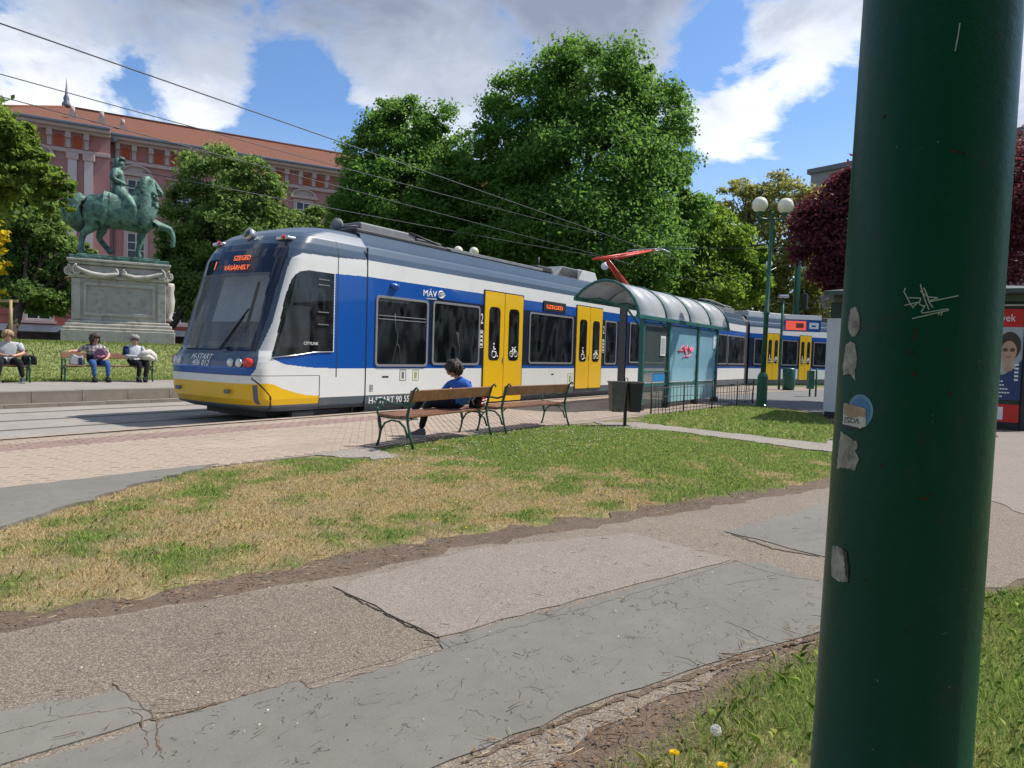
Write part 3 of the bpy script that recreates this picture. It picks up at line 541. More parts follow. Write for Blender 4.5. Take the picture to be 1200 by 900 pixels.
body(10.262, 22.0); body(22.63, 37.1); body(38.1, 52.8, T3)
def bellows(x0, x1, T=None):
    mb = MB(1); n = 7
    for i in range(n):
        a = x0+(x1-x0)*i/n; b = x0+(x1-x0)*(i+1)/n; c = (a+b)/2; w = .04
        for (xa, wa, xb, wb) in ((a, 0, c, w), (c, w, b, 0)):
            for s_ in (-1, 1): mb.add([(xa, YC+s_*(1.28+wa), .05), (xb, YC+s_*(1.28+wb), .05), (xb, YC+s_*(1.28+wb), 3.3), (xa, YC+s_*(1.28+wa), 3.3)], [(0, 1, 2, 3)])
            mb.add([(xa, YC-1.28-wa, 3.3), (xb, YC-1.28-wb, 3.3), (xb, YC-1.0, 3.58+wb), (xa, YC-1.0, 3.58+wa)], [(0, 1, 2, 3)]); mb.add([(xa, YC-1.0, 3.58+wa), (xb, YC-1.0, 3.58+wb), (xb, YC+1.28, 3.4+wb), (xa, YC+1.28, 3.4+wa)], [(0, 1, 2, 3)])
    mb.T = T; mb.build('bellows', tbell, tram)
bellows(21.98, 22.65); bellows(37.08, 38.3)
def strip(x0, x1, z0, z1, mat_, name, pr=.004, T=None, y=YN):
    mb = MB(1); mb.T = T; mb.box(x0, x1, y-pr, y+.05, z0, z1); return mb.build(name, mat_, tram)
def window(x0, x1, z0, z1, T=None, rad=.10, hopper=False):
    fn = lambda a, b, d: (a, YN-d, b); mb = MB(1); mb.T = T
    mb.ring(rrect(x0, x1, z0, z1, rad), rrect(x0+.05, x1-.05, z0+.05, z1-.05, rad-.03), fn, -.02, .022); w = mb.build('window', tframe, tram)
    mb = MB(1); mb.T = T; mb.prism(rrect(x0+.045, x1-.045, z0+.045, z1-.045, rad-.03), fn, .0, .010); mb.build('pane', tglass, w)
    if hopper:
        mb = MB(1); mb.T = T; zz_ = z0+(z1-z0)*.72
        for z in (zz_, zz_-.07): mb.box(x0+.08, x1-.08, YN-.02, YN-.008, z-.009, z+.009)
        mb.build('hopper_bar', tframe, w)
    return w
def wheel_sym(mb, cx, cz, s, kind, fn):
    def ringp(x, z, r, n=14, a0=0, a1=360): return [fn(cx+s*(x+r*math.cos(R(a))), cz+s*(z+r*math.sin(R(a)))) for a in np.linspace(a0, a1, n)]
    tk_ = s*.045
    if kind == 'wheelchair':
        mb.tube(ringp(-.05, -.25, .26, 14, 120, 390), tk_, 4); mb.tube([fn(cx+s*-.10, cz+s*.35), fn(cx+s*-.10, cz+s*-.05), fn(cx+s*.20, cz+s*-.08), fn(cx+s*.34, cz+s*-.42), fn(cx+s*.45, cz+s*-.40)], tk_*1.2, 4); mb.tube([fn(cx-s*.1, cz+s*.15), fn(cx+s*.15, cz+s*.12)], tk_, 4); mb.ball(fn(cx-s*.10, cz+s*.5), s*.085, 8, 6)
    else:
        for x in (-.30, .30): mb.tube(ringp(x, -.2, .22, 13)[:-1], tk_*.8, 4, closed=True)
        for a, b in (((-.3, -.2), (-.15, .18)), ((-.15, .18), (.18, .18)), ((.18, .18), (0, -.2)), ((0, -.2), (-.3, -.2)), ((0, -.2), (-.15, .18)), ((.18, .18), (.3, -.2)), ((.18, .18), (.15, .32)), ((.15, .32), (.28, .34)), ((-.15, .18), (-.17, .28)), ((-.25, .29), (-.08, .29))): mb.tube([fn(cx+s*a[0], cz+s*a[1]), fn(cx+s*b[0], cz+s*b[1])], tk_*.8, 4)
def door(x0, x1, z0, z1, T=None, sym=True, pz=(.36, .87)):
    mb = MB(1); mb.T = T; fn = lambda a, b, d: (a, YN-d, b)
    mb.ring([(x0-.03, z0), (x1+.03, z0), (x1+.03, z1+.03), (x0-.03, z1+.03)], [(x0, z0), (x1, z0), (x1, z1), (x0, z1)], fn, -.03, .012); fr_ = mb.build('door', tk, tram); xm = (x0+x1)/2
    for a, b, kind in ((x0+.006, xm-.012, 'wheelchair'), (xm+.012, x1-.006, 'bicycle')):
        mb = MB(1); mb.T = T; mb.prism(rrect(a, b, z0, z1, .05, 3), fn, -.02, .024); lf = mb.build('door_leaf', ty, fr_, .006)
        w_ = b-a; pa, pb = a+w_*.22, b-w_*.22; q0, q1 = z0+(z1-z0)*pz[0], z0+(z1-z0)*pz[1]
        mb = MB(1); mb.T = T; mb.prism(rrect(pa, pb, q0, q1, .12), fn, .0, .030); mb.build('pane', tglass, fr_)
        if sym:
            mb = MB(1); mb.T = T; wheel_sym(mb, (pa+pb)/2, q0+.24, .34, kind, lambda u, v: (u, YN-.032, v)); mb.build('pictogram', tpw, fr_)
    mb = MB(1); mb.T = T; mb.box(xm-.05, xm-.02, YN-.045, YN-.02, z0+(z1-z0)*.36, z0+(z1-z0)*.41); mb.build('button', tsilver, fr_)
strip(12.17, 21.99, .985, 2.47, tn, 'window_band')
window(10.49, 12.12, .93, 2.40, hopper=True); window(12.28, 14.06, .97, 2.42); window(16.33, 18.78, 1.02, 2.44); window(20.92, 21.8, 1.02, 2.46)
door(14.24, 15.99, .045, 2.82, pz=(.38, .865)); door(18.99, 20.70, .27, 2.80, pz=(.33, .84))
text('lettering', '2', .42, (14.02-.02, 10.42, 2.02), (1, 0, 0), (0, 0, 1), tpw, tram) if False else text('lettering', '2', .36, (13.98+.09, 10.425, 2.0), (1, 0, 0), (0, 0, 1), tpw, tram, wide=.62)
text('lettering', '2', .36, (20.745, 10.425, 2.02), (1, 0, 0), (0, 0, 1), tpw, tram, wide=.62)
for x in (14.08, 20.76):
    fn = lambda a, b, d: (a, YN-d, b)
    mb = MB(1); mb.ring(rrect(x, x+.13, 1.40, 1.84, .03, 2), rrect(x+.012, x+.118, 1.412, 1.828, .022, 2), fn, .0, .012)
    for z in (1.46, 1.56, 1.66, 1.76): mb.box(x+.03, x+.10, YN-.012, YN-.004, z, z+.05)
    mb.build('pictogram', tpw, tram)
mb = MB(1); mb.box(17.02, 18.28, YN-.03, YN, 2.52, 2.80); dsp = mb.build('side_display', tk, tram, .01)
text('lettering', 'SZEGED', .15, (17.15, 10.415, 2.59), (1, 0, 0), (0, 0, 1), tled, dsp, wide=1.75)
mb = MB(1); mb.ball((11.02, 10.44, 2.62), .12, 12, 8, (1.1, .8, .55)); mb.build('camera_housing', tb_, tram)
for x, z, w, h, mt in ((10.72, .70, .19, .035, tk), (11.25, .63, .20, .24, tpw), (11.66, .63, .20, .24, tpw), (10.36, .42, .10, .14, tpw), (13.0, .70, .15, .05, tk), (17.6, .70, .13, .04, tk), (18.55, .42, .30, .32, tpw)):
    fn = lambda a, b, d: (a, YN-d, b); mb = MB(1)
    if mt is tk: mb.box(x, x+w, YN-.004, YN+.01, z, z+h); mb.build('notice', tk, tram)
    else: mb.ring(rrect(x, x+w, z, z+h, .02, 2), rrect(x+.012, x+w-.012, z+.012, z+h-.012, .012, 2), fn, -.01, .004); mb.box(x+w*.32, x+w*.68, YN-.004, YN+.01, z+h*.2, z+h*.8); mb.build('notice', M('notice_gray', (.16, .17, .15) if x < 11.5 else (.30, .36, .12), .6), tram)
for a in (10.24,): mb = MB(1); mb.box(a-.011, a+.011, YN-.003, YN+.02, .0, 3.32); mb.build('panel_joint', tk, tram)
for x in (9.9, 11.4, 13.3): strip(x-.008, x+.008, -.01, .33 if x > 11 else .15, tk, 'panel_joint', .003)
strip(9.07, 21.98, .135, .15, tk, 'panel_joint', .003)
for x, pts in ((11.05, ((0, 2.05), (.03, 1.75), (.1, 1.62), (.08, 1.42), (-.06, 1.02))), (11.13, ((0, 1.42), (.08, 1.36), (.12, 1.02))), (13.15, ((0, 1.75), (.05, 1.52), (.13, 1.38), (.04, 1.02))), (13.2, ((.0, 1.74), (.06, 1.4), (.12, 1.04)))):
    mb = MB(1); mb.tube([(x+a, 10.437, z) for a, z in pts], .011, 4); mb.build('scratched_line', M('scratch_gray', (.11, .12, .13), .6), tram)
# middle and rear carriages
strip(22.66, 37.08, .985, 2.50, tn, 'window_band'); strip(38.11, 52.7, .985, 2.50, tn, 'window_band', .004, T3)
window(22.85, 23.85, 1.08, 2.5); window(24.05, 26.15, 1.08, 2.5); window(26.3, 28.4, 1.08, 2.5); window(28.55, 30.65, 1.08, 2.5); window(30.8, 32.4, 1.08, 2.5); window(32.52, 33.98, 1.08, 2.5); window(34.12, 36.95, 1.08, 2.5)
door(39.62, 40.72, .30, 2.78, T3); door(42.7, 43.85, .30, 2.78, T3); window(38.5, 39.3, 1.1, 2.48, T3); window(41.0, 42.5, 1.1, 2.48, T3); window(44.1, 46.9, 1.1, 2.48, T3); window(47.2, 49.9, 1.1, 2.48, T3); window(50.2, 52.2, 1.1, 2.48, T3)
# under the floor
mb = MB(1); mb.box(8.6, 21.9, 10.7, 12.9, -.10, .10); mb.box(8.2, 8.9, 10.9, 12.7, -.02, .14); mb.box(8.5, 9.6, 10.52, 10.62, -.08, .1); mb.box(22.7, 37, 10.7, 12.9, -.10, .10); mb.build('underframe', tequd, tram)
mb = MB(1); mb.T = T3; mb.box(38.3, 52, 10.7, 12.9, -.10, .10); mb.build('underframe', tequd, tram)
mb = MB(1)
for x in (9.6, 11.4, 20.9, 23.7, 35.9):
    for y in (11.08, 12.52): mb.tube([(x, y-.06, .14), (x, y+.06, .14)], .29, 20)
mb.build('wheel', tequd, tram)
# roof fittings
def rbox(name, x0, x1, y0, y1, z0, z1, mt, bev=.03, T=None):
    mb = MB(1); mb.T = T; mb.box(x0, x1, y0, y1, z0, z1); return mb.build(name, mt, tram, bev)
mb = MB(1); mb.tube([(10.0, 11.1, 3.6), (10.05, 11.1, 3.8)], .03); mb.tube([(9.98, 11.10, 3.80), (10.04, 11.12, 3.80)], .12, 16); mb.build('roof_horn', tequip, tram)
rbox('roof_box', 10.5, 12.2, 10.95, 11.9, 3.66, 3.92, tequip); rbox('roof_box', 10.3, 13.4, 10.85, 12.7, 3.66, 3.76, tequd); rbox('roof_box', 12.3, 13.2, 11.0, 11.8, 3.72, 3.86, tequd)
mb = MB(1); mb.tube([(10.0, 11.0, 3.72), (10.4, 11.0, 3.82), (11.0, 11.0, 3.70)], .02, 6); mb.tube([(12.0, 10.95, 3.92), (12.9, 10.92, 3.80), (13.3, 10.9, 3.70)], .025, 6); mb.build('roof_cable', tequd, tram)
rbox('roof_rail', 13.2, 17.6, 10.85, 10.95, 3.69, 3.77, tequip, .01); rbox('roof_trough', 13.6, 18.6, 11.0, 12.6, 3.68, 3.80, tequd); rbox('roof_box', 17.4, 18.2, 10.9, 11.5, 3.70, 3.86, tequd)
mb = MB(1); mb.tube([(17.9, 11.2, 3.8), (17.9, 11.2, 4.15)], .03, 6); mb.build('roof_aerial', tequd, tram)
mb = MB(1); mb.prism([(18.3, 3.66), (21.2, 3.66), (20.9, 3.98), (18.75, 3.98)], lambda a, b, d: (a, d, b), 10.86, 12.7); ac = mb.build('air_conditioner', tequip, tram, .02)
mb = MB(1); mb.prism([(19.75, 3.67), (21.1, 3.67), (20.85, 4.0), (20.0, 4.0)], lambda a, b, d: (a, d, b), 10.84, 10.90); mb.box(19.9, 20.9, 10.95, 12.6, 3.985, 4.02); mb.build('hatch', tlight, ac, .01)
mb = MB(1)
for i in range(14): mb.bar((18.75+i*.07, 10.86, 3.95), (18.55+i*.085, 10.845, 3.70), .018, .02)
mb.build('grille', tequd, ac)
for x0, x1, mt in ((23.1, 24.5, tequd), (29.5, 31.0, tequip), (31.4, 33.4, tequd), (33.8, 36.6, tequip)): rbox('roof_box', x0, x1, 10.95, 12.6, 3.67, 3.92, mt)
mb = MB(1); mb.tube([(31.2, 10.95, 4.0), (33, 10.93, 4.05), (35, 10.95, 3.95)], .035, 6); mb.tube([(33.5, 11.2, 4.05), (36.5, 11.1, 4.0)], .03, 6); mb.build('roof_cable', tequip, tram)
for x0, x1, mt in ((38.6, 39.8, tlight), (40.1, 43.2, tlight), (43.6, 47, tequd), (48, 51, tequip)): rbox('roof_box', x0, x1, 10.95, 12.6, 3.67, 3.95, mt, .03, T3)
# pantograph
mb = MB(1); mb.box(25.3, 26.7, 11.2, 12.4, 3.70, 3.78); pan = mb.build('pantograph', tequip, tram)
K = Vector((23.5, 11.8, 4.86)); H = Vector((27.2, 11.8, 5.64))
mb = MB(1); mb.tube([(26.1, 11.8, 3.78), K], [.085, .075], 10); mb.tube([(25.7, 11.95, 3.80), K+Vector((.3, .12, -.12))], .025, 6); mb.tube([(K.x, 11.3, K.z), (K.x, 12.3, K.z)], .05, 8); mb.build('lower_arm', tred, pan)
mb = MB(1)
for s_ in (-1, 1): mb.tube([(K.x, YC+s_*.5, K.z), (H.x, YC+s_*.16, H.z)], [.055, .04], 8)
mb.tube([(25.3, YC-.32, 5.24), (25.3, YC+.32, 5.24)], .03, 6); mb.tube([(K.x+.2, YC-.46, K.z+.05), (25.3, YC+.32, 5.24)], .02, 6); mb.tube([(H.x, YC-.4, H.z), (H.x, YC+.4, H.z)], .03, 6); mb.build('upper_arm', tred, pan)
mb = MB(1)
for dx in (-.2, .2): mb.tube([(H.x+dx, YC-.95, H.z-.12), (H.x+dx, YC-.7, H.z+.04), (H.x+dx, YC+.7, H.z+.04), (H.x+dx, YC+.95, H.z-.12)], .022, 6)
for y in (-.4, .4): mb.tube([(H.x-.2, YC+y, H.z+.03), (H.x, YC+y, H.z-.02), (H.x+.2, YC+y, H.z+.03)], .02, 6)
mb.build('contact_head', tsilver, pan)
# ------------------------------------------------------------------ street furniture
m_gpaint = M('green_cast_iron', (.012, .075, .045), .42, var=.25, scale=14, coat=.15, dirt=((.03, .045, .035), 9, .6, .6))
m_gpole = M('lamp_green_paint', (.012, .10, .062), .4, var=.2, scale=8, coat=.2)
m_wood = M('varnished_bench_wood', (.20, .085, .042), .42, var=.35, scale=9, bump=.25, bscale=30, coat=.25)
m_wood2 = M('worn_bench_wood', (.27, .14, .075), .5, var=.3, scale=9, bump=.25, bscale=30)
def make_bench(name, label, L_=2.1, wood=m_wood):
    b_ = thing(name, label, 'bench', group='park benches by the tram stop')
    h = L_/2
    for x, nm in ((-h, 'end_frame'), (h, 'end_frame')):
        mb = MB()
        mb.tube([(x, -.30, 0), (x, -.245, .16), (x, -.205, .32), (x, -.195, .43), (x, -.235, .60), (x, -.285, .76), (x, -.33, .80), (x, -.355, .775), (x, -.335, .755)], [.024, .019, .021, .026, .022, .02, .019, .016, .012], 8, flat=.75)
        mb.tube([(x, .29, 0), (x, .255, .10), (x, .235, .22), (x, .26, .33), (x, .27, .40)], [.024, .018, .022, .03, .02], 8, flat=.75)
        mb.tube([(x, .24, .20), (x, .17, .31), (x, .06, .355), (x, -.06, .345), (x, -.16, .27), (x, -.215, .14)], .014, 6); mb.tube([(x, .27, .40), (x, .1, .385), (x, -.08, .385), (x, -.20, .42)], .018, 6, flat=.8)
        ar = [(x, -.235, .60), (x, -.10, .56), (x, .08, .575), (x, .22, .62)]
        sp = [(x, .245+(.085-.0068*i)*math.sin(R(i*40)), .535+(.085-.0068*i)*math.cos(R(i*40))) for i in range(0, 11)]
        mb.tube(ar+sp, [.017]*4+[.018-.0008*i for i in range(11)], 6); mb.tube([(x, .30, .48), (x, .29, .43), (x, .265, .39)], .015, 6)
        mb.build(nm, m_gpaint, b_)
    for y, w, z in ((.235, .085, .418), (.135, .085, .412), (.035, .085, .405), (-.065, .085, .402), (-.155, .07, .408)):
        mb = MB(); mb.box(-h-.02, h+.02, y-w/2, y+w/2, z-.016, z+.018); mb.build('seat_slat', wood, b_, .008)
    mb = MB(); mb.bar((-h-.02, -.245, .685), (h+.02, -.245, .685), .035, .155, up=(0, -.22, 1)); mb.build('backrest_plank', wood, b_, .008)
    mb = MB()
    for s_ in (-1, 1): mb.tube([(s_*h*.98, -.20, .36), (s_*h*.6, -.02, .385)], .012, 6)
    mb.build('brace', m_gpaint, b_); return b_
def copy_tree(o, label=None, group=None):
    c = o.copy(); COL.objects.link(c); MATW[c.name] = Matrix.Identity(4)
    if label: c['label'] = label
    def rec(src, dst):
        for ch in [q for q in ALLCH.get(src.name, [])]:
            d = ch.copy(); COL.objects.link(d); d.parent = dst; rec(ch, d)
    ALLCH = {}
    for q in COL.objects:
        if q.parent: ALLCH.setdefault(q.parent.name, []).append(q)
    rec(o, c); return c
def place(o, loc, rz, sc=None):
    o.location = loc; o.rotation_euler = (0, 0, rz); MATW[o.name] = Matrix.Translation(loc) @ Matrix.Rotation(rz, 4, 'Z')
    if sc: o.scale = sc
bench = make_bench('park_bench', 'green iron bench with brown slats on which the person in blue sits')
bench2 = copy_tree(bench, 'empty green iron bench between the occupied near bench and the litter bins')
bench3 = copy_tree(bench, 'far platform bench under the person in the grey t-shirt')
bench4 = copy_tree(bench, 'far platform bench shared by two people in front of the monument')
for q in (bench3, bench4):
    for ch in [c for c in COL.objects if c.parent == q and c.name.startswith(('seat_slat', 'backrest'))]: ch.data = ch.data.copy(); ch.data.materials[0] = m_wood2
place(bench, (7.86, 6.52, .012), R(6.0), (.975, 1, 1)); place(bench2, (10.23, 6.56, .012), R(-1), (.93, 1, 1)); place(bench3, (7.05, 20.45, .178), R(180-15)); place(bench4, (9.93, 19.98, .178), R(180-15))
# ---- twin litter bins on one post
m_bin = M('dark_brown_bin_metal', (.115, .10, .09), .55, var=.3, scale=7, bump=.15, dirt=((.14, .12, .10), 5, .55, .6))
m_bin2 = M('black_and_shaded_bin_metal', (.022, .022, .022), .6, var=.3, scale=7)
bn = thing('litter_bin', 'pair of dark metal litter bins hung on one post by the light path', 'litter bin', (12.19, 5.6, .0), R(-50))
mb = MB(); mb.box(-.03, .03, -.03, .03, 0, .82); mb.build('post', m_bin2, bn, .004)
for x0, x1, y0, mt, nm in ((-.36, -.035, -.20, m_bin, 'bin_body'), (.035, .33, -.16, m_bin2, 'bin_body')):  # second body darker: shade of a turned-away bin put into its colour
    mb = MB(); zb, zt = .27, .82; tp = .035
    mb.add([(x0+tp, y0+tp, zb), (x1-tp, y0+tp, zb), (x1-tp, y0+.36-tp, zb), (x0+tp, y0+.36-tp, zb), (x0, y0, zt), (x1, y0, zt), (x1, y0+.36, zt), (x0, y0+.36, zt), (x0+.03, y0+.03, zt), (x1-.03, y0+.03, zt), (x1-.03, y0+.33, zt), (x0+.03, y0+.33, zt), (x0+.05, y0+.05, zb+.05), (x1-.05, y0+.05, zb+.05), (x1-.05, y0+.31, zb+.05), (x0+.05, y0+.31, zb+.05)],
           [(0, 1, 2, 3), (0, 1, 5, 4), (1, 2, 6, 5), (2, 3, 7, 6), (3, 0, 4, 7), (4, 5, 9, 8), (5, 6, 10, 9), (6, 7, 11, 10), (7, 4, 8, 11), (8, 9, 13, 12), (9, 10, 14, 13), (10, 11, 15, 14), (11, 8, 12, 15), (12, 13, 14, 15)])
    bb = mb.build(nm, mt, bn, .008); mb = MB(); mb.ring([(x0-.01, y0-.01), (x1+.01, y0-.01), (x1+.01, y0+.37), (x0-.01, y0+.37)], [(x0+.025, y0+.025), (x1-.025, y0+.025), (x1-.025, y0+.335), (x0+.025, y0+.335)], lambda a, b, d: (a, b, d), .80, .835); mb.build('rim', m_bin, bb, .004)
mb = MB(); mb.box(-.12, .12, -.02, .02, .76, .79); mb.tube([(-.03, 0, .82), (-.03, .0, .90), (.03, 0, .90), (.03, 0, .82)], .01, 6); mb.build('bracket', m_bin2, bn)
bn.scale = (.88, .9, 1)
# ---- low wire fence between the grass and the shelter
m_wire = M('rusty_wire', (.045, .055, .045), .7, var=.4, scale=30)
fp_ = [(14.85, 6.2), (16.4, 6.02), (18.2, 5.92), (20.0, 5.8), (21.8, 5.85)]
wf = thing('wire_fence', 'low rusty wire fence between the grass and the glass shelter', 'fence', (14.85, 6.2, 0))
for i, (x, y) in enumerate(fp_):
    mb = MB(1); mb.tube([(x, y, 0), (x+random.uniform(-.02, .02), y, .74)], .02, 6); mb.build('post', m_wire, wf)
for (a, b) in zip(fp_, fp_[1:]):
    mb = MB(1)
    for z in (.62, .42, .12): mb.tube([(*a, z), ((a[0]+b[0])/2, (a[1]+b[1])/2, z+random.uniform(-.03, .01)), (*b, z)], .008, 5)
    mb.build('rail_wire', m_wire, wf)
rod = MB(); rod.tube([(0, 0, .02), (0, 0, .66)], .007, 5); rme = rod.mesh('rod'); rme.materials.append(m_wire)
for (a, b) in zip(fp_, fp_[1:]):
    for k in range(1, 9):
        q = k/9; o = link('rod', rme, wf); o.location = (a[0]+(b[0]-a[0])*q-14.85, a[1]+(b[1]-a[1])*q-6.2, random.uniform(-.05, .03)); o.rotation_euler = (random.gauss(0, .04), random.gauss(0, .03), 0)
# ---- glass shelter with vaulted roof
m_sh = M('shelter_green_paint', (.022, .13, .115), .45, var=.2, scale=6, coat=.1, dirt=((.05, .09, .08), 6, .58, .6))
m_poly = glass('roof_polycarbonate', (.56, .58, .60), .55, .34, .5)
m_bglass = glass('blue_film_glass', (.36, .64, .76), .64, .10, .5)
m_cglass = glass('dusty_glass', (.25, .30, .30), .22, .05, .5)
m_lowpan = M('teal_panel', (.30, .52, .55), .4, var=.15, scale=2)
sh = thing('tram_shelter', 'glass tram shelter with green frame and vaulted translucent roof', 'shelter', (18.6, 6.9, 0))
arc = [(6.84, 2.27), (6.87, 2.45), (6.95, 2.64), (7.08, 2.82), (7.27, 2.97), (7.5, 3.08), (7.75, 3.12), (8.0, 3.08), (8.22, 2.98), (8.4, 2.85), (8.53, 2.72)]
arcf = [(float(np.interp(i/30, np.linspace(0, 1, 11), [a[0] for a in arc])), float(np.interp(i/30, np.linspace(0, 1, 11), [a[1] for a in arc]))) for i in range(31)]
for _ in range(3): arcf = [arcf[0]]+[((p[0]+2*q[0]+r[0])/4, (p[1]+2*q[1]+r[1])/4) for p, q, r in zip(arcf, arcf[1:], arcf[2:])]+[arcf[-1]]
xr = [15.42, 17.15, 18.88, 20.6, 22.32]
for x0, x1 in zip(xr, xr[1:]):
    mb = MB(1); mb.smooth = True
    k_ = len(arcf); mb.add([(x0+.03, *a) for a in arcf]+[(x1-.03, *a) for a in arcf], [(i, k_+i, k_+i+1, i+1) for i in range(k_-1)])
    o = mb.build('roof_panel', m_poly, sh, fix=False); q = o.modifiers.new('thick', 'SOLIDIFY'); q.thickness = .012
for i, x in enumerate(xr):
    mb = MB(1); mb.tube([(x, a, z) for a, z in arc], .038 if i in (0, 4) else .03, 6); mb.build('roof_rib', m_sh, sh)
mb = MB(1); mb.box(15.38, 22.36, 6.80, 6.90, 2.20, 2.30); mb.build('eave_beam', m_sh, sh, .01)
mb = MB(1); mb.box(15.38, 22.36, 8.49, 8.57, 2.64, 2.74); mb.build('eave_beam', m_sh, sh, .01)
for x in (15.85, 17.52, 19.72, 21.42):
    mb = MB(1); mb.box(x-.055, x+.055, 6.86, 6.97, .0, 2.22); po = mb.build('post', m_sh, sh, .008)
    mb = MB(1); mb.box(x-.085, x+.085, 6.83, 7.0, .0, .16); mb.build('post_base', m_bin2, po, .01)
    mb = MB(1); mb.tube([(x, 6.93, 1.95), (x, 7.35, 2.48), (x, 8.1, 2.72), (x, 8.5, 2.70)], .028, 6); mb.build('roof_bracket', m_sh, po)
for i, (x0, x1) in enumerate(((15.91, 17.46), (17.58, 19.66), (19.78, 21.36))):
    mb = MB(1); mb.box(x0+.02, x1-.02, 6.90, 6.912, .68, 2.12); mb.build('glass_pane', m_bglass if i else m_cglass, sh)
    mb = MB(1); mb.box(x0, x1, 6.885, 6.935, .60, .65); mb.build('glazing_bar', m_sh, sh); mb = MB(1); mb.box(x0, x1, 6.885, 6.935, 2.13, 2.17); mb.build('glazing_bar', m_sh, sh)
    for z in (.9, 1.4, 1.9):
        for x in (x0+.03, x1-.03): mb = MB(1); mb.box(x-.03, x+.03, 6.88, 6.93, z-.025, z+.025); mb.build('clamp', m_bin2, sh)
    mb = MB(1); mb.box(x0+.02, x1-.02, 6.90, 6.915, .15, .58); mb.build('lower_panel', m_lowpan if i else m_cglass, sh)
mb = MB(1); mb.box(15.9, 17.5, 6.87, 6.93, .93, .97); mb.build('handrail', m_sh, sh, .01)
mb = MB(1); mb.box(16.95, 17.28, 6.885, 6.894, 1.35, 1.85); ppz = mb.build('timetable', M('paper', (.70, .74, .70), .8, var=.05), sh)
mb = MB(1)
for k in range(12): mb.box(16.99, 17.24, 6.881, 6.8845, 1.40+k*.034, 1.415+k*.034)
tag(mb.build('printed_lines', M('print_gray', (.35, .37, .37), .8), ppz), kind='stuff')
mb = MB(1); mb.box(21.05, 21.33, 6.885, 6.895, 1.62, 2.02); mb.build('paper_notice', M('paper_pale', (.62, .72, .74), .8, var=.05), sh)
mb = MB(1); mb.box(16.55, 17.3, 6.89, 6.90, .70, .90); mb.build('blue_sticker', M('sticker_blue', (.03, .25, .60), .5), sh)
m_pink = M('pink_spray_paint', (.72, .08, .16), .7, var=.2)
mb = MB(1)
for pts in ([(18.25, 1.42), (18.5, 1.62), (18.7, 1.46), (18.95, 1.62), (19.2, 1.48), (19.35, 1.56)], [(18.15, 1.5), (18.45, 1.50), (18.8, 1.58), (19.1, 1.52), (19.4, 1.6)], [(18.5, 1.44), (18.6, 1.66), (18.78, 1.4), (18.9, 1.7), (19.05, 1.44), (19.2, 1.64)], [(18.55, 1.3), (18.7, 1.36), (19.0, 1.35), (19.15, 1.42)]):
    mb.tube([(x, 6.897, z) for x, z in pts], .016, 4)
tag(mb.build('graffiti', m_pink, sh), kind='stuff')
# ---- street lamps with two globes
m_globe = M('opal_globe', (.80, .74, .55), .18, var=.06, scale=2, coat=.5)
lampq = thing('street_lamp', 'green street lamp with two opal globes standing on the near grass', 'street lamp', (0, 0, 0), group='twin globe street lamps')
mb = MB(); mb.lathe([(.17, 0), (.17, .06), (.145, .08), (.145, .86), (.115, .93), (.085, .98)], n=12, sm=False); mb.build('base', m_gpole, lampq)
mb = MB(); mb.lathe([(.072, .95), (.066, 2.6), (.085, 2.62), (.085, 2.68), (.06, 2.70), (.05, 5.38), (.06, 5.40), (.02, 5.48)], n=12); mb.build('pole', m_gpole, lampq)
mb = MB(); mb.tube([(-.2, 0, 3.92), (0, 0, 3.8), (.2, 0, 3.92)], .018, 6); mb.build('bracket', m_gpole, lampq)
for s_ in (-1, 1):
    mb = MB(); mb.tube([(0, 0, 5.25), (s_*.25, 0, 5.26), (s_*.36, 0, 5.30), (s_*.36, 0, 5.40)], .024, 8); a = mb.build('arm', m_gpole, lampq)
    mb = MB(); mb.lathe([(.03, 5.36), (.10, 5.43), (.105, 5.47)], (s_*.36, 0, 0), 14); mb.build('lamp_cup', m_gpole, a)
    mb = MB(); mb.ball((s_*.36, 0, 5.64), .218, 20, 14); mb.build('globe', m_globe, lampq)
place(lampq, (20.5, 5.26, 0), R(-56)); lampq.rotation_euler = (R(0), R(.6), R(-56))
l2 = copy_tree(lampq, 'street lamp whose twin globes rise just over the tram roof left of the air conditioner'); place(l2, (25.5, 19.83, .17), R(-45))
l3 = copy_tree(lampq, 'street lamp whose twin globes show above the shelter roof'); place(l3, (40.2, 17.2, .0), R(-50))
# ---- the thick green mast close to the camera
m_mast = bpy.data.materials.new('mast_green_paint'); m_mast.use_nodes = True; t = m_mast.node_tree; b = t.nodes['Principled BSDF']; b.inputs['Roughness'].default_value = .38; b.inputs['Specular IOR Level'].default_value = .2
co_ = N(t, 'ShaderNodeTexCoord')
def nz(sc, det=6, ro=.6, vec=None):
    n = N(t, 'ShaderNodeTexNoise'); n.inputs['Scale'].default_value = sc; n.inputs['Detail'].default_value = det; n.inputs['Roughness'].default_value = ro; L(t, vec or co_.outputs['Object'], n.inputs['Vector']); return n.outputs[0]
mpn = N(t, 'ShaderNodeMapping'); mpn.inputs['Scale'].default_value = (1, 1, .12); L(t, co_.outputs['Object'], mpn.inputs[0])
c = mixc(t, ramp(t, nz(7, 6, .6, mpn.outputs[0]), (.3, 0), (.7, 1)), (.0015, .046, .027), (.003, .064, .039))
c = mixc(t, mth(t, 'MULTIPLY', ramp(t, nz(16, 8, .7), (.60, 0), (.66, 1)), .5), c, (.03, .04, .03))
c = mixc(t, mth(t, 'MULTIPLY', ramp(t, nz(34, 5, .75), (.685, 0), (.70, 1)), .75), c, (.17, .15, .12))
c = mixc(t, mth(t, 'MULTIPLY', ramp(t, nz(5, 7, .75), (.58, 0), (.75, 1)), .35), c, (.045, .10, .075))
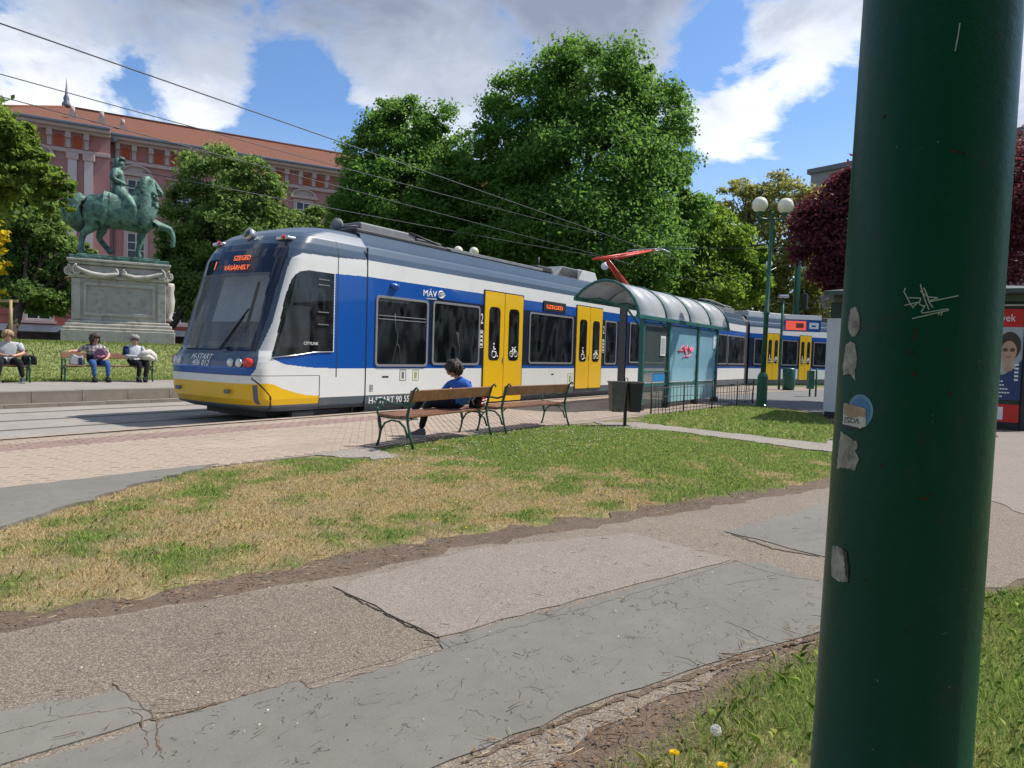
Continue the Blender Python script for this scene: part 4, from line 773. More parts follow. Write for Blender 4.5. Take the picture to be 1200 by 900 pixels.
L(t, c, b.inputs['Base Color']); bp = N(t, 'ShaderNodeBump'); bp.inputs['Strength'].default_value = .25; bp.inputs['Distance'].default_value = .004; L(t, nz(55, 4), bp.inputs['Height']); L(t, bp.outputs[0], b.inputs['Normal'])
mast = thing('steel_mast', 'thick dark green steel mast with torn stickers, close on the right', 'mast', (1.188, .102, 0)); mast.rotation_euler = (R(.35), R(3.285), 0)
MATW[mast.name] = Matrix.Translation((1.188, .102, 0))
mb = MB(); mb.lathe([(.17, 0), (.17, .015), (.109, .02), (.109, 1.0), (.109, 3.2), (.118, 7.5), (.0, 7.52)], n=72); mb.build('shaft', m_mast, mast)
def cyl(th, s_, d=.001): return ((.109+d)*math.cos(R(th)), (.109+d)*math.sin(R(th)), s_)
def cpatch(name, poly, mat_, d=.0012, parent=mast, jag=.0):
    # poly of (angle, height) filled as a fan over a fine outline
    out = []
    for (a, b_) in zip(poly, poly[1:]+poly[:1]):
        k = max(2, int(max(abs(a[0]-b_[0])/1.5, abs(a[1]-b_[1])/.003)))
        for i in range(k): q = i/k; out.append((a[0]+(b_[0]-a[0])*q+random.gauss(0, jag), a[1]+(b_[1]-a[1])*q+random.gauss(0, jag*.002)))
    cx0 = sum(p[0] for p in out)/len(out); cz0 = sum(p[1] for p in out)/len(out); mb = MB(); n = len(out); rings = 5; vs = [cyl(cx0, cz0, d)]
    for k in range(1, rings+1): vs += [cyl(cx0+(p[0]-cx0)*k/rings, cz0+(p[1]-cz0)*k/rings, d) for p in out]
    fs = [(0, 1+i, 1+(i+1) % n) for i in range(n)]
    for k in range(rings-1): fs += [(1+k*n+i, 1+(k+1)*n+i, 1+(k+1)*n+(i+1) % n, 1+k*n+(i+1) % n) for i in range(n)]
    # rim back to the shaft gives the sticker its thickness
    b0 = len(vs); vs += [cyl(p[0], p[1], 0) for p in out]; o0 = 1+(rings-1)*n; fs += [(o0+i, b0+i, b0+(i+1) % n, o0+(i+1) % n) for i in range(n)]
    mb.add(vs, fs); return mb.build(name, mat_, parent)
m_torn = M('torn_paper', (.33, .31, .275), .9, var=.35, scale=45, dirt=((.09, .085, .07), 38, .50, .8))
m_torn2 = M('torn_brown_paper', (.36, .27, .18), .9, var=.25, scale=40, dirt=((.55, .52, .46), 35, .55, .8))
m_stb = M('sticker_blue_print', (.02, .16, .36), .35, var=.2, scale=30); m_stb2 = M('sticker_rim', (.10, .26, .36), .4, var=.2, scale=30)
cpatch('torn_sticker', [(125, 1.352), (128.1, 1.382), (134, 1.384), (138.5, 1.374), (140.9, 1.352), (136, 1.338), (131.5, 1.340)], m_torn, jag=.35)
cpatch('torn_sticker', [(124.2, 1.327), (130, 1.333), (136.1, 1.328), (139.5, 1.311), (138.6, 1.272), (132, 1.283), (123.6, 1.280), (121.0, 1.292)], m_torn, jag=.35)
cir = lambda ra, rz: [(145.5+ra*math.cos(a), 1.226+rz*math.sin(a)) for a in np.linspace(0, 2*math.pi, 25)[:-1]]
cpatch('round_sticker', cir(12.0, .0255), m_stb2, .0010); cpatch('sticker_print', cir(9.3, .0195), m_stb, .0016)
cpatch('torn_paper', [(128.5, 1.236), (140, 1.234), (151.8, 1.230), (152.5, 1.205), (147, 1.200), (138, 1.2035), (128.8, 1.204)], M('paper_scrap', (.55, .53, .48), .9, var=.15, scale=60), .0024, jag=.2)
cpatch('torn_paper', [(128.3, 1.236), (140, 1.235), (151.8, 1.2305), (151.6, 1.2165), (145, 1.2185), (138, 1.216), (131, 1.2195)], m_torn2, .0032, jag=.3)
cpatch('paper_edge', [(128.8, 1.2045), (147, 1.2015), (147, 1.1985), (128.8, 1.2012)], m_bin2, .0032)
cpatch('torn_sticker', [(125.5, 1.193), (136.6, 1.186), (142, 1.182), (147.2, 1.177), (144, 1.165), (148.0, 1.158), (145.3, 1.137), (134, 1.139), (122.8, 1.134)], m_torn, jag=.4)
cpatch('torn_sticker', [(124.5, 1.014), (133, 1.018), (139.1, 1.017), (141, 1.000), (146.6, .971), (137, .966), (126.2, .969)], m_torn, jag=.4)
cpatch('ink_mark', [(139.1, 1.017), (143.4, 1.013), (146, .99), (146.6, .971), (143, .985), (141, 1.0)], m_bin2, .002, jag=.4)
me = text_mesh('SZOV', .0125, Matrix.Identity(4), wide=1.0, ext=.0002)
for v in me.vertices:
    a = 148.5-(v.co.x/.1115)*57.3; v.co = Vector(cyl(a, 1.2165-v.co.y*1.0, .0036)) if False else Vector(cyl(131.0+v.co.x/.1115*57.3, 1.2155-v.co.y*.95, .0036))
link('sticker_lettering', me, mast, m_bin2)
m_chip = M('rusty_paint_chip', (.055, .032, .02), .8, var=.5, scale=120); rs_ = random.Random(4)
for px_a, px_z, w_, h_ in ((150, 1.665, 1.6, .004), (199, 1.60, 2.2, .003), (203, 1.598, 1.2, .0025), (207, 1.597, 1.6, .003), (212, 1.594, 1.0, .002), (183, 1.34, 1.6, .010), (181.5, 1.315, 1.2, .008), (184, 1.285, 2.4, .005), (205, 1.32, 1.0, .004), (208, 1.26, 1.4, .003), (195, 1.11, 3.5, .0022), (200, 1.118, 3.0, .002), (166, 1.15, .8, .004), (160, .98, .7, .003), (190, .92, .6, .003)):
    cpatch('paint_chip', [(px_a+w_*math.cos(a)*rs_.uniform(.5, 1.2), px_z+h_*math.sin(a)*rs_.uniform(.5, 1.2)) for a in np.linspace(0, 2*math.pi, 9)[:-1]], m_chip, .0006, jag=.1)
m_scr = M('scratched_white_paint', (.42, .46, .42), .7, var=.2, scale=90)
strokes = [[(174.4, 1.407), (173.5, 1.402), (175.2, 1.396), (178.0, 1.385), (180.7, 1.378)], [(174.6, 1.382), (184.4, 1.387), (184.8, 1.392), (176.8, 1.393)], [(180.6, 1.381), (183.9, 1.387), (184.6, 1.383), (186.6, 1.381), (188, 1.382)], [(184, 1.412), (185.5, 1.402), (187.9, 1.388), (190.7, 1.376)], [(184.2, 1.403), (186.1, 1.399), (189.2, 1.394), (196.1, 1.393), (189.8, 1.388), (193, 1.379)], [(186.3, 1.407), (189.1, 1.395), (190.4, 1.386)], [(190.3, 1.387), (209.3, 1.397)], [(188, 1.382), (185.8, 1.373), (186.9, 1.371), (203, 1.378), (203.4, 1.376), (180.2, 1.363)], [(197, 1.369), (197.6, 1.374)], [(198.6, 1.368), (199.3, 1.375)], [(197.9, 1.78), (197.2, 1.762), (196, 1.741)]]
mb = MB()
for st in strokes:
    pts = []
    for a, b_ in zip(st, st[1:]):
        for i in range(6): q = i/6; pts.append((a[0]+(b_[0]-a[0])*q, a[1]+(b_[1]-a[1])*q))
    pts.append(st[-1]); mb.tube([cyl(a, z, .0004) for a, z in pts], .00085, 5)
tag(mb.build('graffiti', m_scr, mast), kind='stuff')
# ---- newspaper kiosk with poster
m_kg = M('kiosk_dark_green', (.022, .045, .038), .5, var=.15, scale=4); m_kw = M('kiosk_white_panel', (.62, .63, .66), .5, var=.06); m_kr = M('kiosk_roof_metal', (.075, .10, .09), .45, .3, var=.15, scale=3)
kdir = Vector((.3, -3.77, 0)).normalized(); kz = math.atan2(kdir.y, kdir.x)
ki = thing('kiosk', 'dark kiosk with flat overhanging roof and a tall advertising poster, behind the mast', 'kiosk', (18.0, 3.13, 0), kz)
mb = MB(); mb.box(0, 3.85, .0, 2.6, .06, 2.72); mb.build('wall', m_kg, ki)
mb = MB(); mb.box(-.03, 3.88, -.04, 2.64, 0, .16); mb.build('plinth', m_bin2, ki, .01)
mb = MB(); mb.box(-.06, .34, -.03, .02, .1, 2.35); mb.build('side_panel', m_kw, ki, .01); mb = MB(); mb.box(-.04, .0, .0, 2.5, .1, 2.35); mb.build('side_panel', m_kw, ki, .01)
mb = MB(); mb.add([(-.12, -.5, 2.86), (4.4, -.5, 2.86), (4.4, 3.1, 2.86), (-.12, 3.1, 2.86), (-.12, -.5, 2.95), (4.4, -.5, 2.95), (4.4, 3.1, 2.95), (-.12, 3.1, 2.95), (.6, .6, 3.12), (3.3, .6, 3.12), (3.3, 2.0, 3.12), (.6, 2.0, 3.12)], [(0, 1, 2, 3), (0, 1, 5, 4), (1, 2, 6, 5), (2, 3, 7, 6), (3, 0, 4, 7), (4, 5, 9, 8), (5, 6, 10, 9), (6, 7, 11, 10), (7, 4, 8, 11), (8, 9, 10, 11)]); mb.build('roof', m_kr, ki)
mb = MB(); mb.box(.05, 3.85, -.05, .02, 2.72, 2.86); mb.build('fascia', M('kiosk_fascia', (.09, .12, .10), .4, var=.2), ki, .01); mb = MB(); mb.box(2.35, 3.85, -.09, .0, 2.62, 2.66); mb.build('lamp_bar', tsilver, ki, .01)
mb = MB(); mb.box(3.74, 3.88, -.07, .0, .0, 2.72); mb.build('corner_post', m_bin2, ki, .01); mb = MB(); mb.box(2.42, 2.50, -.07, .0, .0, 2.72); mb.build('corner_post', m_bin2, ki, .01)
K0, K1 = 2.52, 3.72
def kp(name, x0, x1, z0, z1, mt, y=-.03, par=None): mb = MB(); mb.box(x0, x1, y, .01, z0, z1); return mb.build(name, mt, par or ki)
pos = kp('poster', K0, K1, .64, 2.56, M('poster_sky', (.42, .47, .52), .35, var=.1, scale=1.5), -.02)
kp('poster_header', K0, K1, 2.18, 2.56, M('poster_red', (.58, .025, .025), .35, var=.05), -.026, pos)
fnk = lambda y: (lambda a, b, d: (a, y-d, b))
mb = MB(); mb.prism([(K0, .64), (K1, .64), (K1, 1.5), (K1-.12, 1.32), (K1-.3, 1.18), (K1-.6, 1.12), (K1-.9, 1.10), (K0, 1.2)], fnk(-.028), 0, .004); mb.build('poster_footer', M('poster_navy', (.03, .055, .16), .35, var=.1), pos)
def ell(cx0, cz0, rx, rz, n=20): return [(cx0+rx*math.cos(a), cz0+rz*math.sin(a)) for a in np.linspace(0, 2*math.pi, n+1)[:-1]]
skin_p = M('poster_skin', (.50, .31, .22), .4, var=.1, scale=6); hair_p1 = M('poster_fair_hair', (.36, .25, .12), .4, var=.2, scale=20); hair_p2 = M('poster_dark_hair', (.06, .045, .04), .4, var=.2)
m_lens = M('poster_lens', (.12, .08, .07), .4, var=.4, scale=20)
def pr_(name, poly, mt, y): mb = MB(); mb.prism(poly, fnk(y), 0, .002); mb.build(name, mt, pos)
pr_('poster_shirt', [(K0+.22, 1.10), (K0+.25, 1.35), (K0+.42, 1.55), (K0+.7, 1.55), (K0+.82, 1.30), (K0+.85, 1.12)], M('poster_olive', (.20, .19, .07), .4), -.0275)
pr_('poster_shirt', [(K0+.68, 1.12), (K0+.74, 1.42), (K0+.88, 1.55), (K0+1.05, 1.5), (K1-.05, 1.30), (K1-.2, 1.2)], M('poster_pale', (.45, .42, .38), .4), -.0272)
pr_('poster_hair', ell(K0+.55, 1.92, .24, .24), hair_p1, -.030); pr_('poster_face', ell(K0+.56, 1.80, .17, .27), skin_p, -.0325); pr_('poster_neck', [(K0+.46, 1.3), (K0+.45, 1.6), (K0+.66, 1.6), (K0+.66, 1.3)], skin_p, -.0315)
pr_('poster_hair', ell(K0+.97, 1.78, .20, .30), hair_p2, -.0305); pr_('poster_face', ell(K0+.96, 1.66, .14, .23), skin_p, -.0325); pr_('poster_neck', [(K0+.9, 1.25), (K0+.9, 1.5), (K0+1.03, 1.5), (K0+1.03, 1.25)], skin_p, -.0318)
for cx0, cz0, w in ((K0+.56, 1.87, .16), (K0+.96, 1.70, .13)): pr_('poster_glasses', ell(cx0-w*.48, cz0, w*.36, .042), m_lens, -.035); pr_('poster_glasses', ell(cx0+w*.48, cz0, w*.36, .042), m_lens, -.035)
for cx0, cz0 in ((K0+.56, 1.66), (K0+.96, 1.55)): pr_('poster_mouth', ell(cx0, cz0, .05, .015), M('poster_lips', (.42, .12, .10), .4), -.035)
def ktext(s_, size, x, z, mt, y=-.031, par=pos, **kw): me = text_mesh(s_, size, frame((x, y, z), (1, 0, 0), (0, 0, 1)), **kw); return link('lettering', me, par, mt)
ktext('Sarjegyek', .22, K0+.36, 2.30, tpw, wide=.82)
for z, s_ in ((1.02, .3), (.94, .35), (.86, .62), (.78, .75), (.70, .4)):
    x = K0+.7-s_/2+ (.1 if z > .9 else 0); mb = MB(); n = int(s_/.05)
    for k in range(n):
        if random.random() > .12: mb.box(x+k*.05, x+k*.05+.038, -.034, -.03, z, z+.028)
    tag(mb.build('printed_lines', tpw, pos), kind='stuff')
mb = MB()
for k in range(5): mb.box(K1-.12, K1-.05, -.034, -.03, 1.05+k*.08, 1.09+k*.08)
tag(mb.build('printed_lines', tpw, pos), kind='stuff')
for x0, x1 in ((K0-.06, K0+.58), (K0+.63, K1)): kp('red_panel', x0, x1, .17, .55, M('panel_red', (.60, .02, .02), .3, var=.05), -.03)
mb = MB(); mb.bar((K0+.08, -.035, .27), (K0+.52, -.035, .42), .004, .05); mb.bar((K0+.15, -.035, .22), (K0+.48, -.035, .33), .004, .04); tag(mb.build('printed_lines', tpw, ki), kind='stuff'); kp('panel_label', K0+.73, K0+.92, .22, .49, tpw, -.036)
# ---- end of the platform: display, bins, masts
is_ = thing('information_post', 'stop post with orange display, blue sign and small lamp beside the last carriage', 'sign', (34.4, 7.95, 0), R(-52))
mb = MB(); mb.tube([(-.12, 0, 0), (-.12, 0, 4.25)], .06, 8); mb.build('post', m_gpole, is_); mb = MB(); mb.box(-.35, .1, -.12, .12, 4.25, 4.38); mb.build('lamp_head', tsilver, is_, .03)
mb = MB(); mb.box(-.02, 1.72, -.10, .10, 2.72, 3.26); bx_ = mb.build('sign_box', tb_, is_, .02); mb = MB(); mb.box(-.02, 1.72, -.11, .11, 3.27, 3.48); mb.build('sign_header', tpw, is_, .01)
mb = MB(); mb.box(.02, .98, -.125, -.10, 2.78, 3.2); mb.build('display', glow('display_orange', (.9, .11, .06), .35), bx_); mb = MB(); mb.box(.5, .86, -.13, -.124, 2.88, 3.10); mb.build('display_text', M('display_dim', (.25, .05, .04), .5), bx_)
mb = MB(); mb.box(1.14, 1.58, -.125, -.10, 2.86, 3.14); mb.build('timetable', tpw, bx_)
mb = MB(); mb.box(1.25, 1.45, -.13, -.124, 2.94, 3.02); mb.build('tram_symbol', tb_, bx_)
gb = thing('green_bin', 'round green bin at the foot of the orange display post', 'bin', (34.0, 7.55, 0)); mb = MB(); mb.lathe([(.24, .05), (.27, .12), (.28, .95), (.25, 1.0), (.1, 1.02), (0, 1.02)], n=18); mb.build('bin_body', m_gpole, gb); mb = MB(); mb.lathe([(.26, 0), (.26, .05), (.2, .06)], n=18); mb.build('bin_foot', m_bin2, gb)
ub = thing('utility_post', 'low green box between two short posts right of the round bin', 'utility box', (28.6, 5.5, 0), R(-50)); mb = MB(); mb.box(-.18, .04, -.1, .1, .3, 1.0); mb.build('box', m_gpole, ub, .02)
for x in (-.08, .16): mb = MB(); mb.tube([(x, 0, 0), (x, 0, 1.08)], .035, 8); mb.build('post', m_gpole, ub)
cm = thing('catenary_mast', 'tall green mast behind the tram near its pantograph', 'mast', (33.64, 16.98, .17)); mb = MB(); mb.lathe([(.2, 0), (.2, .5), (.16, .55), (.13, 9.2), (0, 9.25)], n=14); mb.build('shaft', m_gpole, cm)
mb = MB(); mb.tube([(0, 0, 7.0), (-.6, -2.3, 6.6), (-.9, -5.2, 6.3)], .035, 6); mb.tube([(0, 0, 7.9), (-.6, -2.3, 6.7)], .02, 6); mb.build('bracket_arm', m_gpole, cm)
cm2 = thing('catenary_mast', 'green mast with a signal head at the edge of the purple tree', 'mast', (48.8, 10.6, 0)); mb = MB(); mb.lathe([(.22, 0), (.17, 11.6), (0, 11.65)], n=14); mb.build('shaft', m_gpole, cm2)
sg = []
mb = MB(); mb.box(-.05, .35, -.65, -.3, 4.7, 5.75); mb.build('signal_head', m_bin2, cm2, .05)
# ---- overhead wires
m_cu = M('wire_dark', (.05, .055, .06), .5, .5, var=.1)
def wire(label, pts, r=.012, cat='wire'):
    mb = MB(); mb.tube(pts, r, 5); o = mb.build('overhead_wire', m_cu, loc=pts[0]); return tag(o, label, cat, 'overhead tram wires')
def sag(a, b, s_, n=10): a, b = Vector(a), Vector(b); return [a+(b-a)*i/n-Vector((0, 0, s_*4*(i/n)*(1-i/n))) for i in range(n+1)]
wire('uppermost bare wire crossing the sky from the left edge to the pantograph', sag((-25, 11.8, 5.70), (42, 11.8, 5.72), .0), .012)
wire('upper of the two close wires crossing before the red roof', sag((-25, 14.6, 5.52), (28.6, 14.6, 6.68), .30), .010)
wire('lower of the two close wires crossing before the red roof', sag((-25, 14.6, 5.36), (31, 14.6, 5.80), .10), .010)
wire('lowest wire, running just over the tram roof against the trees', sag((8, 14.75, 4.8), (29.0, 14.75, 5.76), .05), .009)
wire('short steady wire passing from the mast to the right before dark leaves', sag((32.8, 14.7, 6.78), (33.5, 2, 6.3), .15), .012)
wire('wire running on from the mast beyond the shelter roof', sag((29, 14.6, 5.75), (60, 12.0, 5.6), .1), .012)
for lab, p in (('white round wire weight hanging behind the red pantograph', (29.0, 14.6, 5.35)), ('pale round wire weight hanging left of the near lamp pole', (40.0, 10.2, 6.6))):
    th_ = thing('wire_weight', lab, 'wire weight', (p[0], p[1], p[2]-.22)); mb = MB(1); d = Vector((.83, .556, 0)); mb.tube([Vector(p)-d*.02, Vector(p)+d*.02], .18, 16); mb.build('disc', tpw, th_); mb = MB(1); mb.tube([Vector(p)+Vector((0, 0, .17)), Vector(p)+Vector((0, 0, .42))], .015, 5); mb.build('hanger', m_cu, th_)
# ------------------------------------------------------------------ monument
m_stone = M('weathered_limestone', (.47, .44, .385), .9, var=.16, scale=2.2, bump=.4, bscale=14, dirt=((.17, .155, .13), 2.6, .52, .7))
m_bronze = M('green_bronze', (.105, .205, .16), .62, .2, var=.45, scale=5, bump=.8, bscale=11, dirt=((.022, .042, .036), 3.6, .47, .9))
m_bronze_d = M('dark_bronze', (.05, .10, .085), .55, .3, var=.4, scale=5, bump=.3, bscale=18, dirt=((.02, .03, .028), 3, .5, .8))
MZ = R(-28)
PD = (13.75, 26.82, 1.12)                      # pedestal centre on the mound
ped = thing('monument_pedestal', 'weathered stone pedestal with scrolls carrying the horseman statue', 'pedestal', PD, MZ)
def slab(x, y, z0, z1, ins=0): return (-x/2+ins, x/2-ins, -y/2+ins, y/2-ins, z0, z1)
KX, KY, KZ = .80, .85, 1.08
for nm, x, y, z0, z1, bv in (('plinth', 4.5, 2.3, -.25, .48, .02), ('base_moulding', 4.42, 2.22, .48, .58, .035), ('base_moulding', 4.25, 2.05, .58, .70, .04), ('base_moulding', 4.05, 1.9, .70, .80, .04), ('die', 3.75, 1.66, .80, 2.18, .02), ('frieze', 3.95, 1.85, 2.18, 2.30, .03), ('frieze', 3.7, 1.62, 2.30, 2.62, .05), ('cornice', 3.95, 1.85, 2.62, 2.72, .03), ('cornice', 4.12, 2.0, 2.72, 2.80, .02)):
    mb = MB(); mb.box(*slab(x, y, z0, z1)); mb.build(nm, m_stone, ped, bv)
mb = MB(); mb.box(*slab(3.95, 1.85, 2.80, 2.92)); mb.box(-1.7, 1.6, -.8, .8, 2.92, 2.98); mb.build('bronze_plate', m_bronze, ped, .02)
fnf = lambda a, b, d: (a, -.83-d, b)
mb = MB(); mb.ring([(-1.42, .95), (1.42, .95), (1.42, 2.06), (-1.42, 2.06)], [(-1.30, 1.07), (1.30, 1.07), (1.30, 1.94), (-1.30, 1.94)], fnf, 0, .05); mb.build('panel_frame', m_stone, ped, .015)
mb = MB(); mb.box(-1.29, 1.29, -.835, -.80, 1.08, 1.93); mb.build('panel', M('panel_stone', (.40, .38, .34), .9, var=.12, scale=4, bump=.3, bscale=30, dirt=((.17, .16, .14), 6, .5, .5)), ped)
for x in (-1.70, 1.70): mb = MB(); mb.box(x-.17, x+.17, -.90, -.80, .82, 2.16); mb.build('pilaster', m_stone, ped, .02)
def scroll(mb, c, r0, turns, s_, y, start=0):
    pts = []
    for i in range(int(turns*14)+1):
        a = start+s_*2*math.pi*i/14; r = r0*(1-.78*i/(turns*14)); pts.append((c[0]+r*math.cos(a), y, c[1]+r*math.sin(a)))
    mb.tube(pts, [.05*(1-.5*i/len(pts)) for i in range(len(pts))], 8)
for s_ in (-1, 1):
    mb = MB(); mb.tube([(s_*1.72, -.96, 2.52), (s_*1.5, -.98, 2.42), (s_*1.1, -1.0, 2.31), (s_*.6, -1.0, 2.27), (s_*.25, -1.0, 2.33), (s_*.05, -.98, 2.40)], [.06, .07, .085, .085, .075, .05], 8)
    scroll(mb, (s_*1.66, 2.42), .17, 1.7, -s_, -.98, math.pi/2); scroll(mb, (s_*.18, 2.40), .10, 1.5, s_, -.99, math.pi/2); mb.build('scroll', m_stone, ped)
for x in (-2.02, 2.02):
    mb = MB(); mb.tube([(x*.97, -.75, 2.5), (x*1.02, -.3, 2.38), (x*1.02, .3, 2.38), (x*.97, .75, 2.5)], .09, 8); scroll(mb, (x*1.0, 2.4), .17, 1.6, math.copysign(1, x), -.86, math.pi/2); mb.build('scroll', m_stone, ped)
mb = MB(); mb.lathe([(.05, .86), (.26, .92), (.16, 1.0), (.28, 1.25), (.34, 1.6), (.26, 1.9), (.32, 2.05), (.28, 2.2)], (2.02, -.35, 0), 14, .75, 1); mb.build('carved_shield', m_stone, ped)
for o in [q for q in COL.objects if q.parent == ped]:
    o.data.transform(Matrix.Diagonal((KX, KY, KZ, 1)))
# ---- skinned figures
def skin_mesh(name, V, E, radii, sub=2):
    me = bpy.data.meshes.new(name); me.from_pydata([tuple(v) for v in V], E, []); o = bpy.data.objects.new(name, me); COL.objects.link(o)
    q = o.modifiers.new('skin', 'SKIN'); q.use_smooth_shade = True; lay = me.skin_vertices[0] if me.skin_vertices else None
    if lay is None:
        bm_ = bmesh.new(); bm_.from_mesh(me); bm_.verts.layers.skin.verify(); bm_.to_mesh(me); bm_.free(); lay = me.skin_vertices[0]
    for i, r in enumerate(radii): lay.data[i].radius = (r, r) if not isinstance(r, tuple) else r; lay.data[i].use_root = (i == 0)
    s_ = o.modifiers.new('sub', 'SUBSURF'); s_.levels = sub; s_.render_levels = sub; s2 = o.modifiers.new('smooth', 'SMOOTH'); s2.factor = .5; s2.iterations = 3
    dg = bpy.context.evaluated_depsgraph_get(); out = bpy.data.meshes.new_from_object(o.evaluated_get(dg)); bpy.data.objects.remove(o); out.name = name
    out.polygons.foreach_set('use_smooth', np.ones(len(out.polygons), bool)); out.materials.clear(); return out
class Skel:
    def __init__(s): s.V = []; s.E = []; s.r = []; s.z = []; s.ix = {}
    def pt(s, name, p, r, par=None, zone=0):
        s.ix[name] = len(s.V); s.V.append(Vector(p)); s.r.append(r)
        if par is not None: s.E.append((s.ix[par], s.ix[name])); s.z.append(zone)
    def build(s, name, mats, parent, sub=2):
        me = skin_mesh(name, s.V, s.E, s.r, sub)
        if len(mats) > 1:
            n = len(me.polygons); c = np.empty(n*3, np.float32); me.polygons.foreach_get('center', c); c = c.reshape(-1, 3); best = np.full(n, 1e9); mi = np.zeros(n, np.int32)
            for (a, b_), z in zip(s.E, s.z):
                A, B = np.array(s.V[a]), np.array(s.V[b_]); d = B-A; t_ = np.clip(((c-A) @ d)/max(d @ d, 1e-9), 0, 1); q = np.linalg.norm(c-A-t_[:, None]*d, axis=1)/(((1-t_)*np.mean(s.r[a])+t_*np.mean(s.r[b_]))+.02); k = q < best; best[k] = q[k]; mi[k] = z
            for m_ in mats: me.materials.append(m_)
            me.polygons.foreach_set('material_index', mi); return link(name, me, parent)
        return link(name, me, parent, mats)
stt = thing('horseman_statue', 'green bronze statue of a rider on a prancing horse', 'statue', (PD[0], PD[1], PD[2]+3.22), MZ)
def hp(px, py, y=0): return ((px-139)*.0283, y, (298.5+.085*(px-139)-py)*.0318)
s = Skel()
s.pt('barrel', hp(140, 247.5), .60); s.pt('loin', hp(127, 245), .58, 'barrel'); s.pt('croup', hp(113, 243), .64, 'loin'); s.pt('butt', hp(104, 243), .48, 'croup')
s.pt('girth', hp(156, 248), .60, 'barrel'); s.pt('chest', hp(169, 248), .58, 'girth'); s.pt('breast', hp(178, 249), .42, 'chest')
s.pt('neck1', hp(170, 234), .46, 'chest'); s.pt('neck2', hp(171, 221), .36, 'neck1'); s.pt('poll', hp(170.5, 211), .20, 'neck2'); s.pt('brow', hp(175, 211.5), .185, 'poll'); s.pt('nose', hp(183, 221), .125, 'brow'); s.pt('muzzle', hp(187.5, 227), .105, 'nose')
for sd, y in (('n', -.26), ('f', .26)):
    s.pt('ear'+sd, hp(168.5, 205, y*.35), .035, 'poll')
y = -.28
s.pt('hipn', hp(106, 254, y), .40, 'croup'); s.pt('stiflen', hp(108, 264, y-.05), .21, 'hipn'); s.pt('hockn', hp(97.5, 271, y), .11, 'stiflen'); s.pt('fetn', hp(94.5, 287, y), .085, 'hockn'); s.pt('hoofn', hp(97, 295, y), .12, 'fetn'); s.pt('toen', hp(99, 297.5, y), .12, 'hoofn')
y = .28
s.pt('hipf', hp(110, 254, y), .30, 'croup'); s.pt('stiflef', hp(119, 263, y+.05), .20, 'hipf'); s.pt('hockf', hp(113, 274, y), .11, 'stiflef'); s.pt('fetf', hp(122, 285, y), .085, 'hockf'); s.pt('hooff', hp(127, 290, y), .12, 'fetf'); s.pt('toef', hp(129, 292, y), .11, 'hooff')
y = -.24
s.pt('shn', hp(173, 259, y), .25, 'chest'); s.pt('elbn', hp(183, 262, y), .16, 'shn'); s.pt('kneen', hp(197, 266, y), .115, 'elbn'); s.pt('cann', hp(201, 277, y), .075, 'kneen'); s.pt('fetn2', hp(200, 283, y), .08, 'cann'); s.pt('hoofn2', hp(199, 288, y), .11, 'fetn2')
y = .24
s.pt('shf', hp(167, 261, y), .24, 'chest'); s.pt('elbf', hp(163.5, 268, y), .14, 'shf'); s.pt('kneef', hp(162.5, 277, y), .105, 'elbf'); s.pt('fetf2', hp(158.5, 290, y), .08, 'kneef'); s.pt('hooff2', hp(159, 296, y), .12, 'fetf2'); s.pt('toef2', hp(162, 298.5, y), .11, 'hooff2')
s.r = [r*1.16 if i < 7 else r*1.10 for i, r in enumerate(s.r)]
s.build('horse', [m_bronze], stt)
mb = MB()                                      # tail and mane: bundles of thick locks
for k in range(16):
    f = k/15; j = lambda: random.uniform(-1.3, 1.3); yy = random.uniform(-.22, .22)
    mb.tube([hp(101, 234, yy*.4), hp(93+j()*.6, 229+f*4, yy*.7), hp(82+f*9, 233+f*6+j(), yy), hp(76.5+f*13, 243+j(), yy*1.2), hp(80+f*14, 255+j(), yy*1.2), hp(90+f*8, 264+j(), yy), hp(97+f*4, 268+j()*1.5, yy*.7)], [.13, .17, .17, .17, .15, .10, .03], 6)
mb.build('tail', m_bronze, stt)
mb = MB()
for k in range(15):
    f = k/14; x0, y0 = 168.5-f*12, 206+f*22; j = random.uniform(-1, 1)
    mb.tube([hp(x0+2, y0-.5, -.05), hp(x0-2.5+j, y0+3, -.20), hp(x0-4+j*2, y0+9, -.30), hp(x0-3+j*2.5, y0+15+j, -.33)], [.09, .15, .14, .04], 6)
for k in range(5): j = random.uniform(-1, 1); mb.tube([hp(170, 206.5, 0), hp(174+j, 207, -.1), hp(178+j, 212, -.15), hp(180+j, 217, -.15)], [.05, .06, .05, .02], 6)
for k in range(14): mb.ball(hp(173+random.uniform(-4, 8), 228+random.uniform(-4, 16), -.36+random.uniform(-.05, .05)), random.uniform(.05, .10), 8, 6)
mb.build('mane', m_bronze, stt)
mb = MB(); mb.tube([hp(101, 243, -.42), hp(114, 242, -.53), hp(128, 243.5, -.50)], .03, 6); mb.tube([hp(176, 216, -.2), hp(182, 219, -.14), hp(186, 223, -.11)], .022, 6); mb.tube([hp(184, 225, -.12), hp(170, 222, -.32), hp(152, 217, -.35), hp(144, 216, -.25)], .02, 6); mb.tube([hp(158, 234, -.40), hp(170, 242, -.47), hp(182, 246, -.32)], .05, 6); mb.build('harness', m_bronze_d, stt)
mb = MB(); mb.smooth = True; na, nb_ = 9, 21; vs = []
for i in range(na):
    px0 = 124+30*i/(na-1)
    for j in range(nb_): an = R(-112+224*j/(nb_-1)); c0 = hp(px0, 248); vs.append((c0[0]+.05*math.sin(an*3+i), .53*math.sin(an), c0[2]+.52*math.cos(an)-.02))
